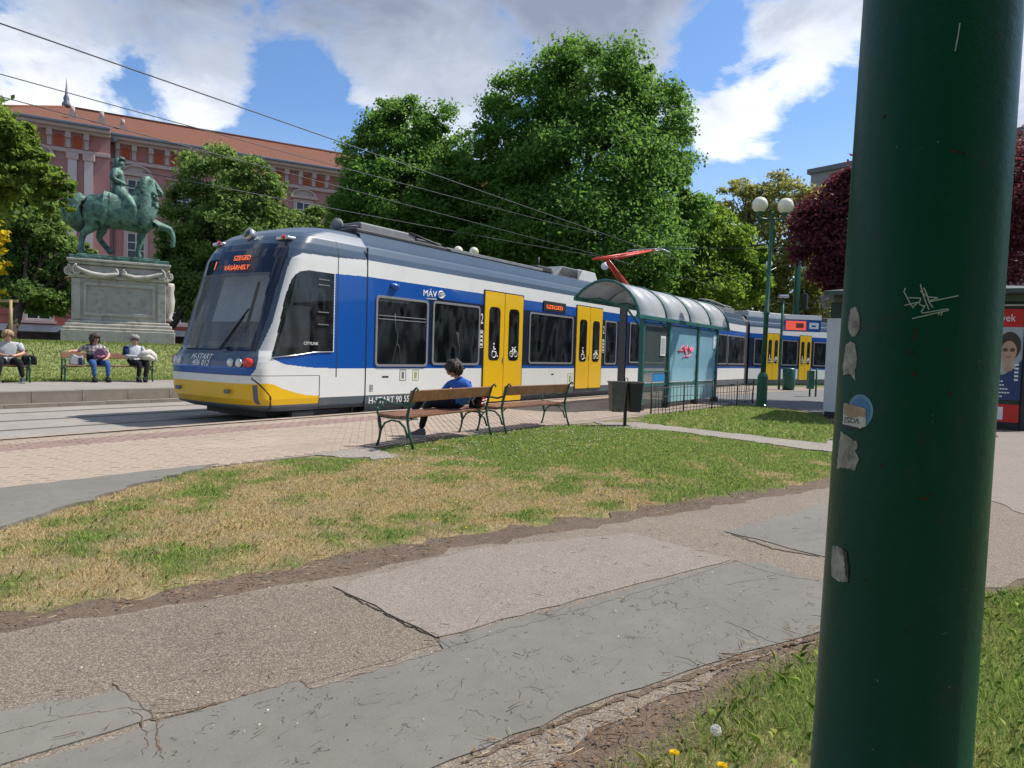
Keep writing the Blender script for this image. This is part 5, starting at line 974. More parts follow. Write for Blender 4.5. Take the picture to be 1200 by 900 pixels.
mb.add(vs, [(i*nb_+j, i*nb_+j+1, (i+1)*nb_+j+1, (i+1)*nb_+j) for i in range(na-1) for j in range(nb_-1)]); o = mb.build('saddle_cloth', m_bronze_d, stt); q = o.modifiers.new('thick', 'SOLIDIFY'); q.thickness = .03
s = Skel()
s.pt('pelvis', hp(134, 221), .22); s.pt('waist', hp(135.5, 214), .20, 'pelvis'); s.pt('chest', hp(136, 204), .25, 'waist'); s.pt('neck', hp(136.5, 197), .11, 'chest'); s.pt('jaw', hp(138, 191.5), .13, 'neck'); s.pt('crown', hp(137.5, 186.5), .125, 'jaw')
for sd, y in (('n', -1), ('f', 1)):
    s.pt('sh'+sd, hp(133, 201, y*.26), .13, 'chest'); s.pt('el'+sd, hp(128.5, 210, y*.40), .10, 'sh'+sd); s.pt('wr'+sd, hp(141, 214.5, y*.30), .07, 'el'+sd); s.pt('ha'+sd, hp(144.5, 216, y*.24), .07, 'wr'+sd)
    s.pt('hip'+sd, hp(137, 224, y*.30), .19, 'pelvis'); s.pt('kn'+sd, hp(154, 241, y*.58), .14, 'hip'+sd); s.pt('an'+sd, hp(154.5, 259, y*.55), .09, 'kn'+sd); s.pt('to'+sd, hp(163, 264.5, y*.55), .07, 'an'+sd)
s.r = [r*1.3 for r in s.r]
s.build('rider', [m_bronze], stt)
mb = MB()
for k in range(14):
    a = random.uniform(-1, 1); mb.tube([hp(137, 184.5, a*.08), hp(133.5, 187+random.uniform(-1, 1), a*.14), hp(132.5, 192, a*.17), hp(131.5+random.uniform(-1, 1), 198, a*.2)], [.07, .10, .09, .04], 6)
mb.ball(hp(138, 185.0), .165, 12, 8, (1.05, 1, .6)); mb.tube([hp(140.5, 187.5, 0), hp(143, 188.2, 0)], .03, 6); mb.build('hair', m_bronze_d, stt)
mb = MB(); mb.prism([(131, 218), (139, 219), (136, 235), (131, 239), (123, 233), (126, 225)], lambda a, b, d: hp(a, b, d), -.42, .42); mb.build('coat_tails', m_bronze_d, stt, .05)
mb = MB(); mb.tube([hp(139, 217, -.38), hp(139.5, 228, -.52), hp(133, 245, -.60)], [.03, .025, .015], 6); mb.tube([hp(137.5, 218, -.4), hp(141.5, 218.5, -.36)], .025, 6); mb.build('sword', m_bronze_d, stt)
mb = MB()
for y in (-.55, .55): mb.tube([hp(151, 258, y), hp(152.5, 264, y*1.02), hp(158, 265, y*1.02), hp(157, 259, y)], .025, 6)
mb.build('stirrup', m_bronze_d, stt)
# ------------------------------------------------------------------ pink building
m_pink_w = M('pink_render', (.40, .205, .185), .92, var=.08, scale=.6, bump=.1, bscale=20, dirt=((.27, .12, .105), .5, .5, .5))
m_rust = M('rusticated_red_render', (.34, .11, .085), .92, var=.1, scale=.8, bump=.1)
m_trim = M('pale_stucco', (.46, .345, .31), .9, var=.08, scale=1.5)
m_plinth = M('gray_plinth_stone', (.34, .33, .34), .9, var=.12, scale=1.5)
m_terra = M('terracotta_panel', (.36, .085, .04), .85, var=.15, scale=4)
m_tile = bpy.data.materials.new('roof_tiles'); m_tile.use_nodes = True; t = m_tile.node_tree; b = t.nodes['Principled BSDF']; b.inputs['Roughness'].default_value = .9; b.inputs['Specular IOR Level'].default_value = .1
co_ = N(t, 'ShaderNodeTexCoord'); br = N(t, 'ShaderNodeTexBrick'); br.inputs['Scale'].default_value = 1.0; br.inputs['Mortar Size'].default_value = .018; br.inputs['Brick Width'].default_value = .22; br.inputs['Row Height'].default_value = .17; br.inputs['Color1'].default_value = (.175, .077, .052, 1); br.inputs['Color2'].default_value = (.225, .10, .066, 1); br.inputs['Mortar'].default_value = (.12, .055, .035, 1); L(t, co_.outputs['Object'], br.inputs['Vector'])
L(t, mixc(t, ramp(t, (lambda n: (L(t, co_.outputs['Object'], n.inputs['Vector']), n.outputs[0])[1])(N(t, 'ShaderNodeTexNoise', i_Scale=.35, i_Detail=8)), (.35, 0), (.7, .6)), br.outputs[0], (.18, .08, .055)), b.inputs['Base Color'])
m_gutter = M('zinc_gutter', (.16, .18, .21), .5, .4, var=.1)
m_wframe = M('window_frame_pale', (.55, .52, .48), .7, var=.05); m_wpane = M('window_glass_dark', (.02, .026, .03), .06, var=.3, scale=.7)
BZ = math.atan2(-.44, .898)
bd = thing('pink_building', 'long pink building with red tiled roof and terracotta attic niches', 'building', (29.8, 59.9, .7), BZ)
X0b, X1b, DP = .0, 46.0, 15.0
def bbox(nm, x0, x1, y0, y1, z0, z1, mt, par=bd, bv=0): mb = MB(); mb.box(x0, x1, y0, y1, z0, z1); return mb.build(nm, mt, par, bv)
RP = -1.3                                      # the corner bay stands this far forward
wl = bbox('wall', X0b, X1b, 0, DP, 0, 17.0, m_pink_w); wl2 = bbox('corner_bay', -7.9, X0b, RP, DP, 0, 17.0, m_pink_w)
for x0, x1, y in ((X0b, X1b, 0), (-7.9, X0b, RP)):
    bbox('plinth', x0, x1+.0, y-.18, y, 0, 1.6, m_plinth)
    for k in range(5): bbox('rustication_course', x0+.02, x1-.02, y-.10, y, 1.66+k*.62, 1.66+k*.62+.56, m_rust)
    bbox('string_course', x0, x1, y-.28, y, 4.85, 5.25, m_pink_w, bd, .03); bbox('string_course', x0, x1, y-.22, y, 10.9, 11.25, m_trim, bd, .03); bbox('string_course', x0, x1, y-.2, y, 15.0, 15.3, m_trim, bd, .03); bbox('cornice', x0, x1, y-.45, y, 16.55, 16.75, m_trim, bd, .03); bbox('cornice', x0, x1+.0, y-.85, y, 16.75, 17.0, m_trim, bd, .03)
    bbox('gutter', x0-.2, x1, y-1.05, y-.75, 16.98, 17.18, m_gutter, bd, .04)
nme = MB(); nme.prism([(-.30, 0), (.30, 0), (.30, .72), (.21, .88), (0, .95), (-.21, .88), (-.30, .72)], lambda a, b, d: (a, d, b), -.03, .02); nm1 = nme.mesh('niche'); nm1.materials.append(m_terra)
nmp = nm1.copy(); nmp.materials.clear(); nmp.materials.append(M('niche_pink', (.38, .15, .13), .9))
cb = MB(); cb.box(-.15, .15, -.14, 0, 0, 1.05); cb.box(-.19, .19, -.42, 0, .72, 1.16); cbm = cb.mesh('bracket'); cbm.materials.append(m_trim)
def attic(x0, x1, y, pat):
    n = int((x1-x0)/1.2); st = (x1-x0)/n
    for k in range(n):
        o = link('niche', nm1 if pat[k % len(pat)] else nmp, bd); o.location = (x0+(k+.5)*st, y, 15.42)
        o = link('bracket', cbm, bd); o.location = (x0+k*st, y, 15.38)
attic(.5, 31, 0, (1, 0, 1, 1, 0)); attic(-7.7, -.4, RP, (1, 1, 0))
def bwin(x, z0, w, h, y, ped=None, arch=False):
    mb = MB(); fn = lambda a, b, d: (x+a, y-d, b); mb.ring([(-w/2-.22, z0-.1), (w/2+.22, z0-.1), (w/2+.22, z0+h+.22), (-w/2-.22, z0+h+.22)], [(-w/2, z0), (w/2, z0), (w/2, z0+h), (-w/2, z0+h)], fn, -.02, .10); q = mb.build('window', m_trim, bd)
    mb = MB(); mb.box(x-w/2, x+w/2, y-.02, y+.05, z0, z0+h); mb.build('pane', m_wpane, q)
    mb = MB()
    for a in (-w/2+.05, 0, w/2-.05): mb.box(x+a-.045, x+a+.045, y-.06, y-.01, z0, z0+h)
    for b_ in (z0+.05, z0+h*.45, z0+h*.7, z0+h-.05): mb.box(x-w/2, x+w/2, y-.055, y-.012, b_-.04, b_+.04)
    mb.build('frame', m_wframe, q); mb = MB(); mb.box(x-w/2-.35, x+w/2+.35, y-.24, y, z0-.28, z0-.1); mb.build('sill', m_trim, q)
    if ped:
        if ped == 't': pl = [(-w/2-.6, 0), (w/2+.6, 0), (0, .85)]; pi_ = [(-w/2-.25, .12), (w/2+.25, .12), (0, .66)]
        else: pl = [(-w/2-.5, 0)]+[((w/2+.5)*math.cos(a), .72*math.sin(a)) for a in np.linspace(math.pi, 0, 11)]; pi_ = [(-w/2-.25, .12)]+[((w/2+.25)*math.cos(a), .1+.5*math.sin(a)) for a in np.linspace(math.pi, 0, 11)]
        fn2 = lambda a, b, d: (x+a, y-d, z0+h+.45+b); mb = MB(); mb.ring(pl, pi_, fn2, 0, .30); mb.prism(pl, fn2, 0, .12); mb.box(x-w/2-.6, x+w/2+.6, y-.32, y, z0+h+.28, z0+h+.46); mb.build('pediment', m_pink_w if ped == 't' else m_trim, q)
for k in range(13):
    x = 1.9+k*3.4; bwin(x, 11.5, 1.35, 2.35, 0, 'at'[k % 2]); bwin(x, 6.9, 1.35, 2.6, 0); bwin(x, 2.2, 1.3, 2.0, -.09)
for x in (-4.9,): bwin(x, 11.7, 1.35, 2.5, RP, 'a'); bwin(x, 6.9, 1.35, 2.6, RP); bwin(x+.2, 2.0, 1.6, 1.6, RP-.1)
for x in (-2.55, -1.45): bbox('pilaster', x-.3, x+.3, RP-.22, RP, 5.4, 14.5, M('pilaster_white', (.52, .44, .42), .9, var=.05)); bbox('pilaster_capital', x-.42, x+.42, RP-.32, RP, 14.5, 15.0, m_trim, bd, .06)
mb = MB(); mb.tube([(.35, -.85, 17.0), (.35, -.5, 16.4), (.35, -.12, 15.6), (.35, -.1, 0)], .07, 8); mb.box(.2, .5, -1.0, -.7, 16.5, 16.95); mb.build('downpipe', m_gutter, bd)
# roofs
mb = MB(); e = -1.0; z0, z1 = 17.08, 20.8; mb.add([(-8.9, RP-.95, z0), (X0b, RP-.95, z0), (X0b, e, z0), (X1b+.9, e, z0), (X1b+.9, DP+1, z0), (-8.9, DP+1, z0), (-3.3, 7.4, z1), (X1b-8, 7.4, z1)], [(0, 1, 6), (1, 2, 6), (2, 3, 7, 6), (3, 4, 7), (4, 5, 6, 7), (5, 0, 6), (0, 5, 4, 3, 2, 1)])
rf = mb.build('roof', m_tile, bd)
mb = MB(); mb.tube([(-3.3, 7.4, z1+.03), (X1b-8, 7.4, z1+.03)], .14, 6); mb.tube([(-3.3, 7.4, z1+.03), (-8.9, RP-.95, z0+.03)], .12, 6); mb.build('ridge_tile', m_tile, rf)
mb = MB(); mb.lathe([(.32, 0), (.36, .25), (.2, .55), (.25, .75), (.12, 1.1), (.04, 2.0), (.0, 2.6)], (-3.3, 7.4, z1), 12); mb.build('spire_finial', m_gutter, rf)
for x in (-2.6, -.6, .9): mb = MB(); y = .3 if x < .8 else 1.4; mb.box(x-.28, x+.28, y-.2, y+.3, 17.2, 18.55 if x < .8 else 18.4); mb.tube([(x, y, 18.5), (x, y, 18.95)], .16, 8); mb.build('chimney', m_trim, rf)
mb = MB(); mb.box(-8.4, -7.8, RP-.8, RP-.2, 17.0, 17.9); mb.lathe([(.1, 0), (.35, .3), (.3, .6), (.1, .8), (.16, 1.0), (0, 1.3)], (-8.1, RP-.5, 17.9), 12); mb.build('urn_finial', m_trim, rf)
# ------------------------------------------------------------------ gray flats behind the purple tree
m_flat = M('gray_render', (.26, .255, .26), .9, var=.08, scale=.4)
fz = math.atan2(-17.8, -6.1)
fb = thing('gray_apartment_block', 'plain gray flat-roofed block rising behind the purple tree', 'building', (80.3, 16.6, -.1), fz)
mb = MB(); mb.box(0, 60, 0, 14, 0, 21.3); mb.build('wall', m_flat, fb); mb = MB(); mb.box(-.3, 60.3, -.3, 14.3, 21.3, 21.8); mb.build('parapet', M('parapet_gray', (.16, .16, .17), .8), fb)
for fl in range(6):
    for k in range(12):
        x, z = 2.5+k*4.6, 1.4+fl*3.3; mb = MB(); mb.box(x, x+1.8, -.03, .05, z, z+1.6); q = mb.build('window', m_wframe, fb); mb = MB(); mb.box(x+.1, x+.86, -.05, .0, z+.1, z+1.5); mb.box(x+.94, x+1.7, -.05, .0, z+.1, z+1.5); mb.build('pane', m_wpane, q)
# ------------------------------------------------------------------ parked car, low wall, tree stakes beyond the mound
m_carp = M('silver_blue_car_paint', (.30, .36, .44), .25, .5, var=.04, coat=.6); m_tyre = M('tyre', (.015, .015, .015), .8); m_cgl = M('car_glass', (.02, .025, .03), .04)
car = thing('parked_car', 'silver blue car parked behind the pedestal', 'car', (20.7, 45.0, .62), R(-40+180))
prof_b = [(-2.15, .35), (-2.2, .62), (-2.05, .85), (-1.15, .97), (1.75, 1.0), (2.1, .9), (2.18, .6), (2.1, .35)]; prof_c = [(-1.15, .97), (-.45, 1.42), (.1, 1.5), (.95, 1.46), (1.75, 1.0)]
mb = MB(); mb.prism([(-a, b) for a, b in prof_b], lambda a, b, d: (a, d, b), -.86, .86); mb.build('body', m_carp, car, .06)
mb = MB(); mb.add([(-a, s_*(.78 if b < 1.1 else .62), b) for s_ in (-1, 1) for a, b in prof_c], [(0, 1, 2, 3, 4), (9, 8, 7, 6, 5)]+[(i, i+1, i+6, i+5) for i in range(4)]); mb.build('cabin', m_cgl, car, .03)
mb = MB(); mb.add([(.42, -.6, 1.43), (-.1, -.63, 1.515), (-.95, -.6, 1.475), (-.95, .6, 1.475), (-.1, .63, 1.515), (.42, .6, 1.43), (.42, -.6, 1.46), (-.1, -.63, 1.545), (-.95, -.6, 1.505), (-.95, .6, 1.505), (-.1, .63, 1.545), (.42, .6, 1.46)], [(6, 7, 8, 9, 10, 11), (0, 1, 7, 6), (1, 2, 8, 7), (2, 3, 9, 8), (3, 4, 10, 9), (4, 5, 11, 10), (5, 0, 6, 11)]); mb.build('roof', m_carp, car, .02)
for a in (.42, -.95):
    for s_ in (-.62, .62): mb = MB(); mb.tube([(a, s_, 1.45), (a+(.72 if a > 0 else -.78), s_*1.24, .98)], .04, 6); mb.build('pillar', m_carp, car)
for a in (-1.35, 1.32):
    for s_ in (-.8, .8): mb = MB(); mb.tube([(a, s_-.1, .32), (a, s_+.1, .32)], .32, 20); w = mb.build('wheel', m_tyre, car); mb = MB(); mb.tube([(a, s_-.11, .32), (a, s_+.11, .32)], .2, 14); mb.build('rim', tsilver, w)
for s_ in (-.62, .62): mb = MB(); mb.ball((2.08, s_, .72), .13, 10, 8, (.6, 1.3, .8)); mb.build('headlight', tlamp_c, car)
lw = thing('low_wall', 'low dark wall along the road behind the monument lawn', 'wall', (14, 39.5, .55), R(-30))
mb = MB(); mb.box(-16, 20, -.15, .15, 0, .98); mb.build('wall', M('dark_brown_wall', (.07, .05, .042), .9, var=.3, scale=2, bump=.3), lw, .02); mb = MB(); mb.box(-16, 20, -.2, .2, .98, 1.06); mb.build('coping', M('dark_coping', (.09, .07, .06), .9, var=.2), lw, .01)
ks = thing('kerb_line', 'pale kerb stones in front of the low dark wall', 'kerb', (14, 36.6, .62), R(-30)); mb = MB()
kme2 = MB().box(.01, 1.19, -.12, .12, 0, .55).mesh('kerb_stone'); kme2.materials.append(m_platform)
for k in range(24): o = link('kerb_stone', kme2, ks); o.location = (-12+k*1.2, 0, 0)
m_stake = M('raw_timber', (.42, .31, .17), .8, var=.2, scale=5)
st_ = thing('tree_stake', 'raw timber stakes with a crossbar round a young tree at the left edge', 'tree stake', (10.2, 27.5, 1.12), R(-34))
for x in (-.95, .25): mb = MB(); mb.tube([(x, 0, 0), (x, 0, 1.42)], .05, 8); mb.build('stake', m_stake, st_)
mb = MB(); mb.bar((-1.15, .02, 1.32), (.45, .02, 1.40), .05, .09); mb.build('crossbar', m_stake, st_)
# ------------------------------------------------------------------ people
m_skin = M('skin', (.48, .27, .19), .55, var=.08, scale=12); m_hairb = M('brown_hair', (.045, .028, .018), .6, var=.4, scale=60, bump=.5, bscale=90); m_hairf = M('fair_hair', (.33, .23, .12), .6, var=.3, scale=60, bump=.4, bscale=90); m_hairg = M('gray_hair', (.28, .26, .24), .6, var=.3, scale=60, bump=.4, bscale=90)
m_eye = M('eye_dark', (.02, .015, .012), .2); m_lip = M('lips', (.38, .13, .11), .5)
def cloth(n, c, **k): return M(n, c, .9, var=k.pop('var', .14), scale=k.pop('scale', 9), bump=.5, bscale=22, **k)
def hand(s, wr, side, d, down, n):
    """palm and five fingers beyond the wrist: d along the forearm, down the palm side"""
    d = Vector(d).normalized(); down = Vector(down).normalized(); a = d.cross(down).normalized()*side; w = s.V[s.ix[wr]]
    s.pt(n+'palm', w+d*.075, (.036, .022), wr, 0)
    for i, (o, l) in enumerate(((-.027, .058), (-.009, .068), (.009, .064), (.026, .05))):
        b = w+d*.095+a*o; s.pt(f'{n}f{i}', b+d*l*.45+down*.006, .0105, n+'palm', 0); s.pt(f'{n}g{i}', b+d*l*.75+down*(.028+.004*i), .009, f'{n}f{i}', 0)
    s.pt(n+'th', w+d*.05+a*-.042+down*.012, .0125, wr, 0); s.pt(n+'th2', w+d*.085+a*-.048+down*.03, .010, n+'th', 0)
def face(t_, hl, ht, f, k, parent, eyes=True):
    """eyes, mouth and ears set on the head: hl/ht lower and upper head centres, f the way it looks"""
    f = Vector(f).normalized(); hl = Vector(hl); ht = Vector(ht); up = (ht-hl).normalized(); rt = f.cross(up).normalized(); c = (hl+ht)/2; par = parent
    for s_ in (-1, 1):
        if eyes: mb = MB(); mb.ball(c+f*.088*k+rt*s_*.032*k+up*.008*k, .012*k, 8, 6, (1, 1, .7)); mb.build('eye', m_eye, par)
        mb = MB(); mb.ball(c+rt*s_*.088*k-f*.005*k-up*.01*k, .024*k, 8, 6, (.6, 1, 1.3)); mb.build('ear', m_skin, par)
    mb = MB(); mb.ball(hl+f*.083*k-up*.012*k, .02*k, 8, 6, (1.1, .7, .45)); mb.build('mouth', m_lip, par)
def hairs(parent, hl, ht, f, k, mat_, back=.5, n=70, fringe=.5, seed=1, thick=.018, side=1.0, curl=.003):
    """locks over the skull, combed from the crown"""
    rs = random.Random(seed); f = Vector(f).normalized(); hl = Vector(hl); ht = Vector(ht); up = (ht-hl).normalized(); f = (f-up*f.dot(up)).normalized(); rt = f.cross(up).normalized(); c = hl+(ht-hl)*.62; mb = MB(); r = .108*k
    for i in range(n):
        a = rs.uniform(-math.pi, math.pi); fr = math.cos(a); ln = fringe if fr > .45 else (back if fr < -.1 else side*(.5*back+.5*fringe)); pts = []
        for j in range(5):
            e = math.pi/2-(j/4)*(math.pi/2+ln)+rs.gauss(0, .05); e0 = max(e, -.35); q = c+(f*math.cos(a)*math.cos(e0)+rt*math.sin(a)*math.cos(e0))*r*(1+.05*rs.random())+up*(math.sin(e0)*r*1.05)
            if e < -.35: q = q-up*(-.35-e)*r*1.1
            pts.append(q+Vector((rs.gauss(0, curl), rs.gauss(0, curl), rs.gauss(0, curl))))
        mb.tube(pts, [thick*k*q for q in (1.2, 1.5, 1.5, 1.2, .5)], 5)
    return mb.build('hair', mat_, parent)
def shoe(parent, an, to, mat_, sole, k=1.0):
    an, to = Vector(an), Vector(to); d = (to-an); d.z = 0; d.normalize(); b = Vector((to.x, to.y, 0)); z0 = min(an.z-.085*k, to.z-.04*k); lat = Vector((-d.y, d.x, 0)); o = Vector((an.x, an.y, z0)); mb = MB()
    pr = [(-.075, .0), (.20, .0), (.215, .03), (.20, .055), (.10, .085), (.03, .125), (-.06, .125), (-.08, .06)]
    mb.prism([(a*k, c*k) for a, c in pr], lambda a, b_, w: o+d*a+lat*w+Vector((0, 0, b_)), -.042*k, .042*k); sh_ = mb.build('shoe', mat_, parent, .018*k)
    mb = MB(); mb.prism([(-.085*k, -.008), (.22*k, -.008), (.225*k, .022*k), (-.085*k, .022*k)], lambda a, b_, w: o+d*a+lat*w+Vector((0, 0, b_)), -.046*k, .046*k); mb.build('sole', sole, sh_, .008)
m_dark = cloth('dark_trousers', (.016, .018, .024)); m_jean = cloth('blue_jeans', (.05, .115, .28), var=.25, scale=14); m_shoe = cloth('dark_shoe', (.02, .02, .025)); m_sole = M('pale_sole', (.55, .54, .50), .8); m_sneak = cloth('gray_canvas_shoe', (.16, .16, .16))
# -- person on the near bench, seen from behind
P0 = Vector((8.33, 6.47, .012)); pn = thing('person', 'person in blue t-shirt and dark trousers sitting with crossed legs on the near bench', 'person', P0)
def W(x, y, z): return Vector((x, y, z))-P0
m_tee = cloth('blue_tshirt', (.05, .14, .48)); s = Skel()
s.pt('pelvis', W(8.34, 6.46, .545), .150); s.pt('waist', W(8.345, 6.45, .66), .135, 'pelvis', 1); s.pt('chest', W(8.32, 6.48, .79), .135, 'waist', 1); s.pt('collar', W(8.30, 6.51, .875), .08, 'chest', 1); s.pt('neck', W(8.28, 6.54, .935), .05, 'collar', 0)
s.pt('jaw', W(8.245, 6.575, .985), .08, 'neck', 0); s.pt('crown', W(8.25, 6.565, 1.065), .09, 'jaw', 0); s.pt('nose', W(8.15, 6.645, .985), .016, 'jaw', 0)
s.pt('shl', W(8.222, 6.615, .835), .058, 'chest', 1); s.pt('ell', W(8.14, 6.74, .64), .047, 'shl', 1); s.pt('wrl', W(8.13, 6.93, .585), .031, 'ell', 0)
s.pt('shr', W(8.372, 6.40, .82), .052, 'chest', 1); s.pt('elr', W(8.46, 6.46, .64), .047, 'shr', 1); s.pt('wrr', W(8.27, 6.80, .575), .031, 'elr', 0)
hand(s, 'wrl', 1, (-.15, .9, .1), (0, 0, -1), 'hl'); hand(s, 'wrr', -1, (-.6, .7, .1), (0, 0, -1), 'hr')
s.pt('hip1', W(8.30, 6.55, .53), .102, 'pelvis', 2); s.pt('kn1', W(8.02, 6.87, .515), .072, 'hip1', 2); s.pt('an1', W(8.015, 6.985, .12), .05, 'kn1', 2)
s.pt('hip2', W(8.40, 6.54, .54), .10, 'pelvis', 2); s.pt('kn2', W(8.10, 7.0, .665), .07, 'hip2', 2); s.pt('an2', W(7.99, 7.14, .33), .048, 'kn2', 2)
s.build('body', [m_skin, m_tee, m_dark], pn)
fdir = Vector((-.62, .62, -.30)); hairs(pn, W(8.245, 6.575, .985), W(8.25, 6.565, 1.065), fdir, .95, m_hairb, back=.55, n=170, fringe=.30, seed=3, side=.85, thick=.015, curl=.016); face(None, W(8.245, 6.575, .985), W(8.25, 6.565, 1.065), fdir, .92, pn)
shoe(pn, W(8.015, 6.985, .105), W(7.93, 7.09, .05), m_sneak, m_sole, .92); shoe(pn, W(7.99, 7.14, .33), W(7.85, 7.2, .30), m_sneak, m_sole, .92)
bpk = thing('backpack', 'dark backpack with red and white pocket leaning in the corner of the near bench', 'backpack', (8.70, 6.50, .44), R(12)); bpk.scale = (.78, .78, .78); m_bag = cloth('black_nylon', (.016, .017, .02)); mb = MB(); mb.prism([(-.16, 0), (.17, 0), (.19, .14), (.15, .33), (.02, .40), (-.12, .34), (-.18, .15)], lambda a, b, d: (a+b*.25, d-b*.22, b), -.10, .10); mb.build('bag_body', m_bag, bpk, .045)
mb = MB(); mb.prism([(-.10, .05), (.12, .05), (.12, .22), (-.10, .22)], lambda a, b, d: (a+b*.25, d-b*.22, b), -.135, -.09); pk = mb.build('pocket', cloth('red_nylon', (.38, .03, .03)), bpk, .02); mb = MB()
for b_ in (.10, .16): mb.bar((-.09+b_*.25, -.14-b_*.22, b_), (.11+b_*.25, -.14-b_*.22, b_+.02), .01, .022)
mb.build('white_stripe', tpw, pk); mb = MB(); mb.tube([(-.12, -.05, .02), (-.19, -.02, .16), (-.06, -.12, .34)], .014, 6); mb.build('strap', M('strap_gray', (.4, .4, .4), .8), bpk)
# -- three people on the far platform, facing the camera
FZ = R(-15)
def seated(label, u, bench_c, k, mats, pose, loc_z=.178):
    c = Vector(bench_c)+Vector((math.cos(FZ), math.sin(FZ), 0))*u; t_ = thing('person', label, 'person', (c.x, c.y, loc_z), FZ); s = Skel(); fat = pose.get('fat', 1.0)
    hd = Vector(pose.get('look', (0, -1, 0))).normalized(); lean = pose.get('lean', 0)
    s.pt('pelvis', (0, .0, .53), .165*fat); s.pt('waist', (lean*.4, .03, .68), (.16*fat, .14*fat), 'pelvis', 1); s.pt('chest', (lean*.8, .02, .86), (.175*fat**.7, .135*fat), 'waist', 1); s.pt('collar', (lean, -.01, .985), (.09, .075), 'chest', 1); s.pt('neck', (lean, -.03, 1.04), .06, 'collar', 0)
    hl = Vector((lean, -.05, 1.105)); ht = hl+Vector((0, .015, .095))-Vector((hd.x, hd.y, 0))*.01; s.pt('jaw', hl, .086, 'neck', 0); s.pt('crown', ht, .098, 'jaw', 0); s.pt('nose', (hl+ht)/2+hd*.118-Vector((0, 0, .02)), .017, 'jaw', 0)
    for n, sg in (('l', -1), ('r', 1)):
        sh_, el, wr, hdn = pose['arm'+n]
        s.pt('sh'+n, sh_ or (lean+sg*.19*fat**.5, .01, .93), .072, 'chest', 1); s.pt('el'+n, el, .052, 'sh'+n, 1 if pose.get('sleeve', True) else 0); s.pt('wr'+n, wr, .033, 'el'+n, pose.get('fore', 0)); hand(s, 'wr'+n, sg, hdn, (0, 0, -1), 'h'+n)
        kn, an, to = pose['leg'+n]; s.pt('hip'+n, (sg*.10, -.04, .51), .11*fat**.5, 'pelvis', 2); s.pt('kn'+n, kn, .078*fat**.4, 'hip'+n, 2); s.pt('an'+n, an, .052, 'kn'+n, 2); shoe(t_, an, to, mats[3], mats[4])
    s.build('body', mats[:3], t_); face(t_, hl, ht, hd, 1.0, t_); return t_, hl, ht, hd
leg = lambda x, kx=None, y=-.46: ((kx if kx is not None else x, y, .515), (x, y-.02, .125), (x, y-.16, .05))
b3, b4 = (7.05, 20.45, 0), (9.93, 19.98, 0)
m_gtee = cloth('gray_tshirt', (.42, .43, .46))
pa, hl, ht, hd = seated('person in gray t-shirt and black trousers looking down at a phone', .62, b3, 1, [m_skin, m_gtee, m_dark, cloth('navy_sneaker', (.05, .06, .09)), m_sole], dict(fat=1.22, look=(.05, -1, -.45), sleeve=False, fore=0, arml=(None, (-.33, -.06, .72), (-.08, -.34, .66), (.8, -.4, 0)), armr=(None, (.33, -.06, .72), (.12, -.34, .66), (-.7, -.4, 0)), legl=leg(-.24, -.20), legr=leg(.26, .20)))
hairs(pa, hl, ht, hd, 1.0, m_hairf, back=.5, n=80, fringe=.35, seed=5, thick=.022)
for sg in (-1, 1):
    mb = MB(); mb.tube([(sg*.215, .01, .93), (sg*.27, -.02, .83), (sg*.30, -.045, .77)], [.10, .085, .075], 10); mb.build('sleeve', m_gtee, pa)
ph = thing('phone', 'dark phone held by the person in gray', 'phone', tuple(pa.location+Matrix.Rotation(FZ, 3, 'Z') @ Vector((.02, -.42, .66))), FZ); mb = MB(); mb.box(-.04, .04, -.02, .12, .0, .012); mb.build('case', m_bag, ph, .004); mb = MB(); mb.box(-.035, .035, -.012, .112, .0121, .014); mb.build('screen', m_eye, ph)
hb = thing('handbag', 'black handbag on the bench beside the person in gray', 'handbag', (8.05, 20.12, .61), FZ); mb = MB(); mb.prism([(-.18, 0), (.18, 0), (.16, .2), (.05, .25), (-.14, .22)], lambda a, b, d: (a, d, b), -.09, .09); mb.build('bag_body', m_bag, hb, .04); mb = MB(); mb.tube([(-.12, 0, .2), (-.08, -.02, .34), (.06, -.02, .36), (.12, 0, .2)], .012, 6); mb.build('handle', m_bag, hb)
m_plaid = bpy.data.materials.new('plaid_shirt'); m_plaid.use_nodes = True; t = m_plaid.node_tree; b = t.nodes['Principled BSDF']; b.inputs['Roughness'].default_value = .95; co_ = N(t, 'ShaderNodeTexCoord'); sp_ = N(t, 'ShaderNodeSeparateXYZ'); L(t, co_.outputs['Object'], sp_.inputs[0])
def stripe(o, f, d): return mth(t, 'GREATER_THAN', mth(t, 'FRACT', mth(t, 'MULTIPLY', o, f)), d)
c = mixc(t, mth(t, 'MULTIPLY', stripe(sp_.outputs[0], 11, .5), .62), (.55, .52, .50), (.09, .075, .10)); c = mixc(t, mth(t, 'MULTIPLY', stripe(sp_.outputs[2], 11, .5), .62), c, (.09, .075, .10)); c = mixc(t, mth(t, 'MULTIPLY', stripe(sp_.outputs[0], 22, .86), .5), c, (.35, .08, .08)); L(t, c, b.inputs['Base Color'])
pb, hl, ht, hd = seated('person in plaid shirt and blue jeans with one arm on the bench end', -.30, b4, 1, [m_skin, m_plaid, m_jean, m_shoe, m_shoe], dict(fat=1.1, look=(.55, -.8, 0), lean=-.03, arml=(None, (-.40, .05, .80), (-.60, -.10, .80), (-.9, -.2, -.1)), armr=(None, (.30, -.08, .72), (.20, -.36, .62), (-.5, -.6, -.1)), legl=leg(-.12, -.14), legr=leg(.20, .20)))
hairs(pb, hl, ht, hd, 1.02, m_hairb, back=1.35, n=100, fringe=.2, seed=8, thick=.022, side=1.3)
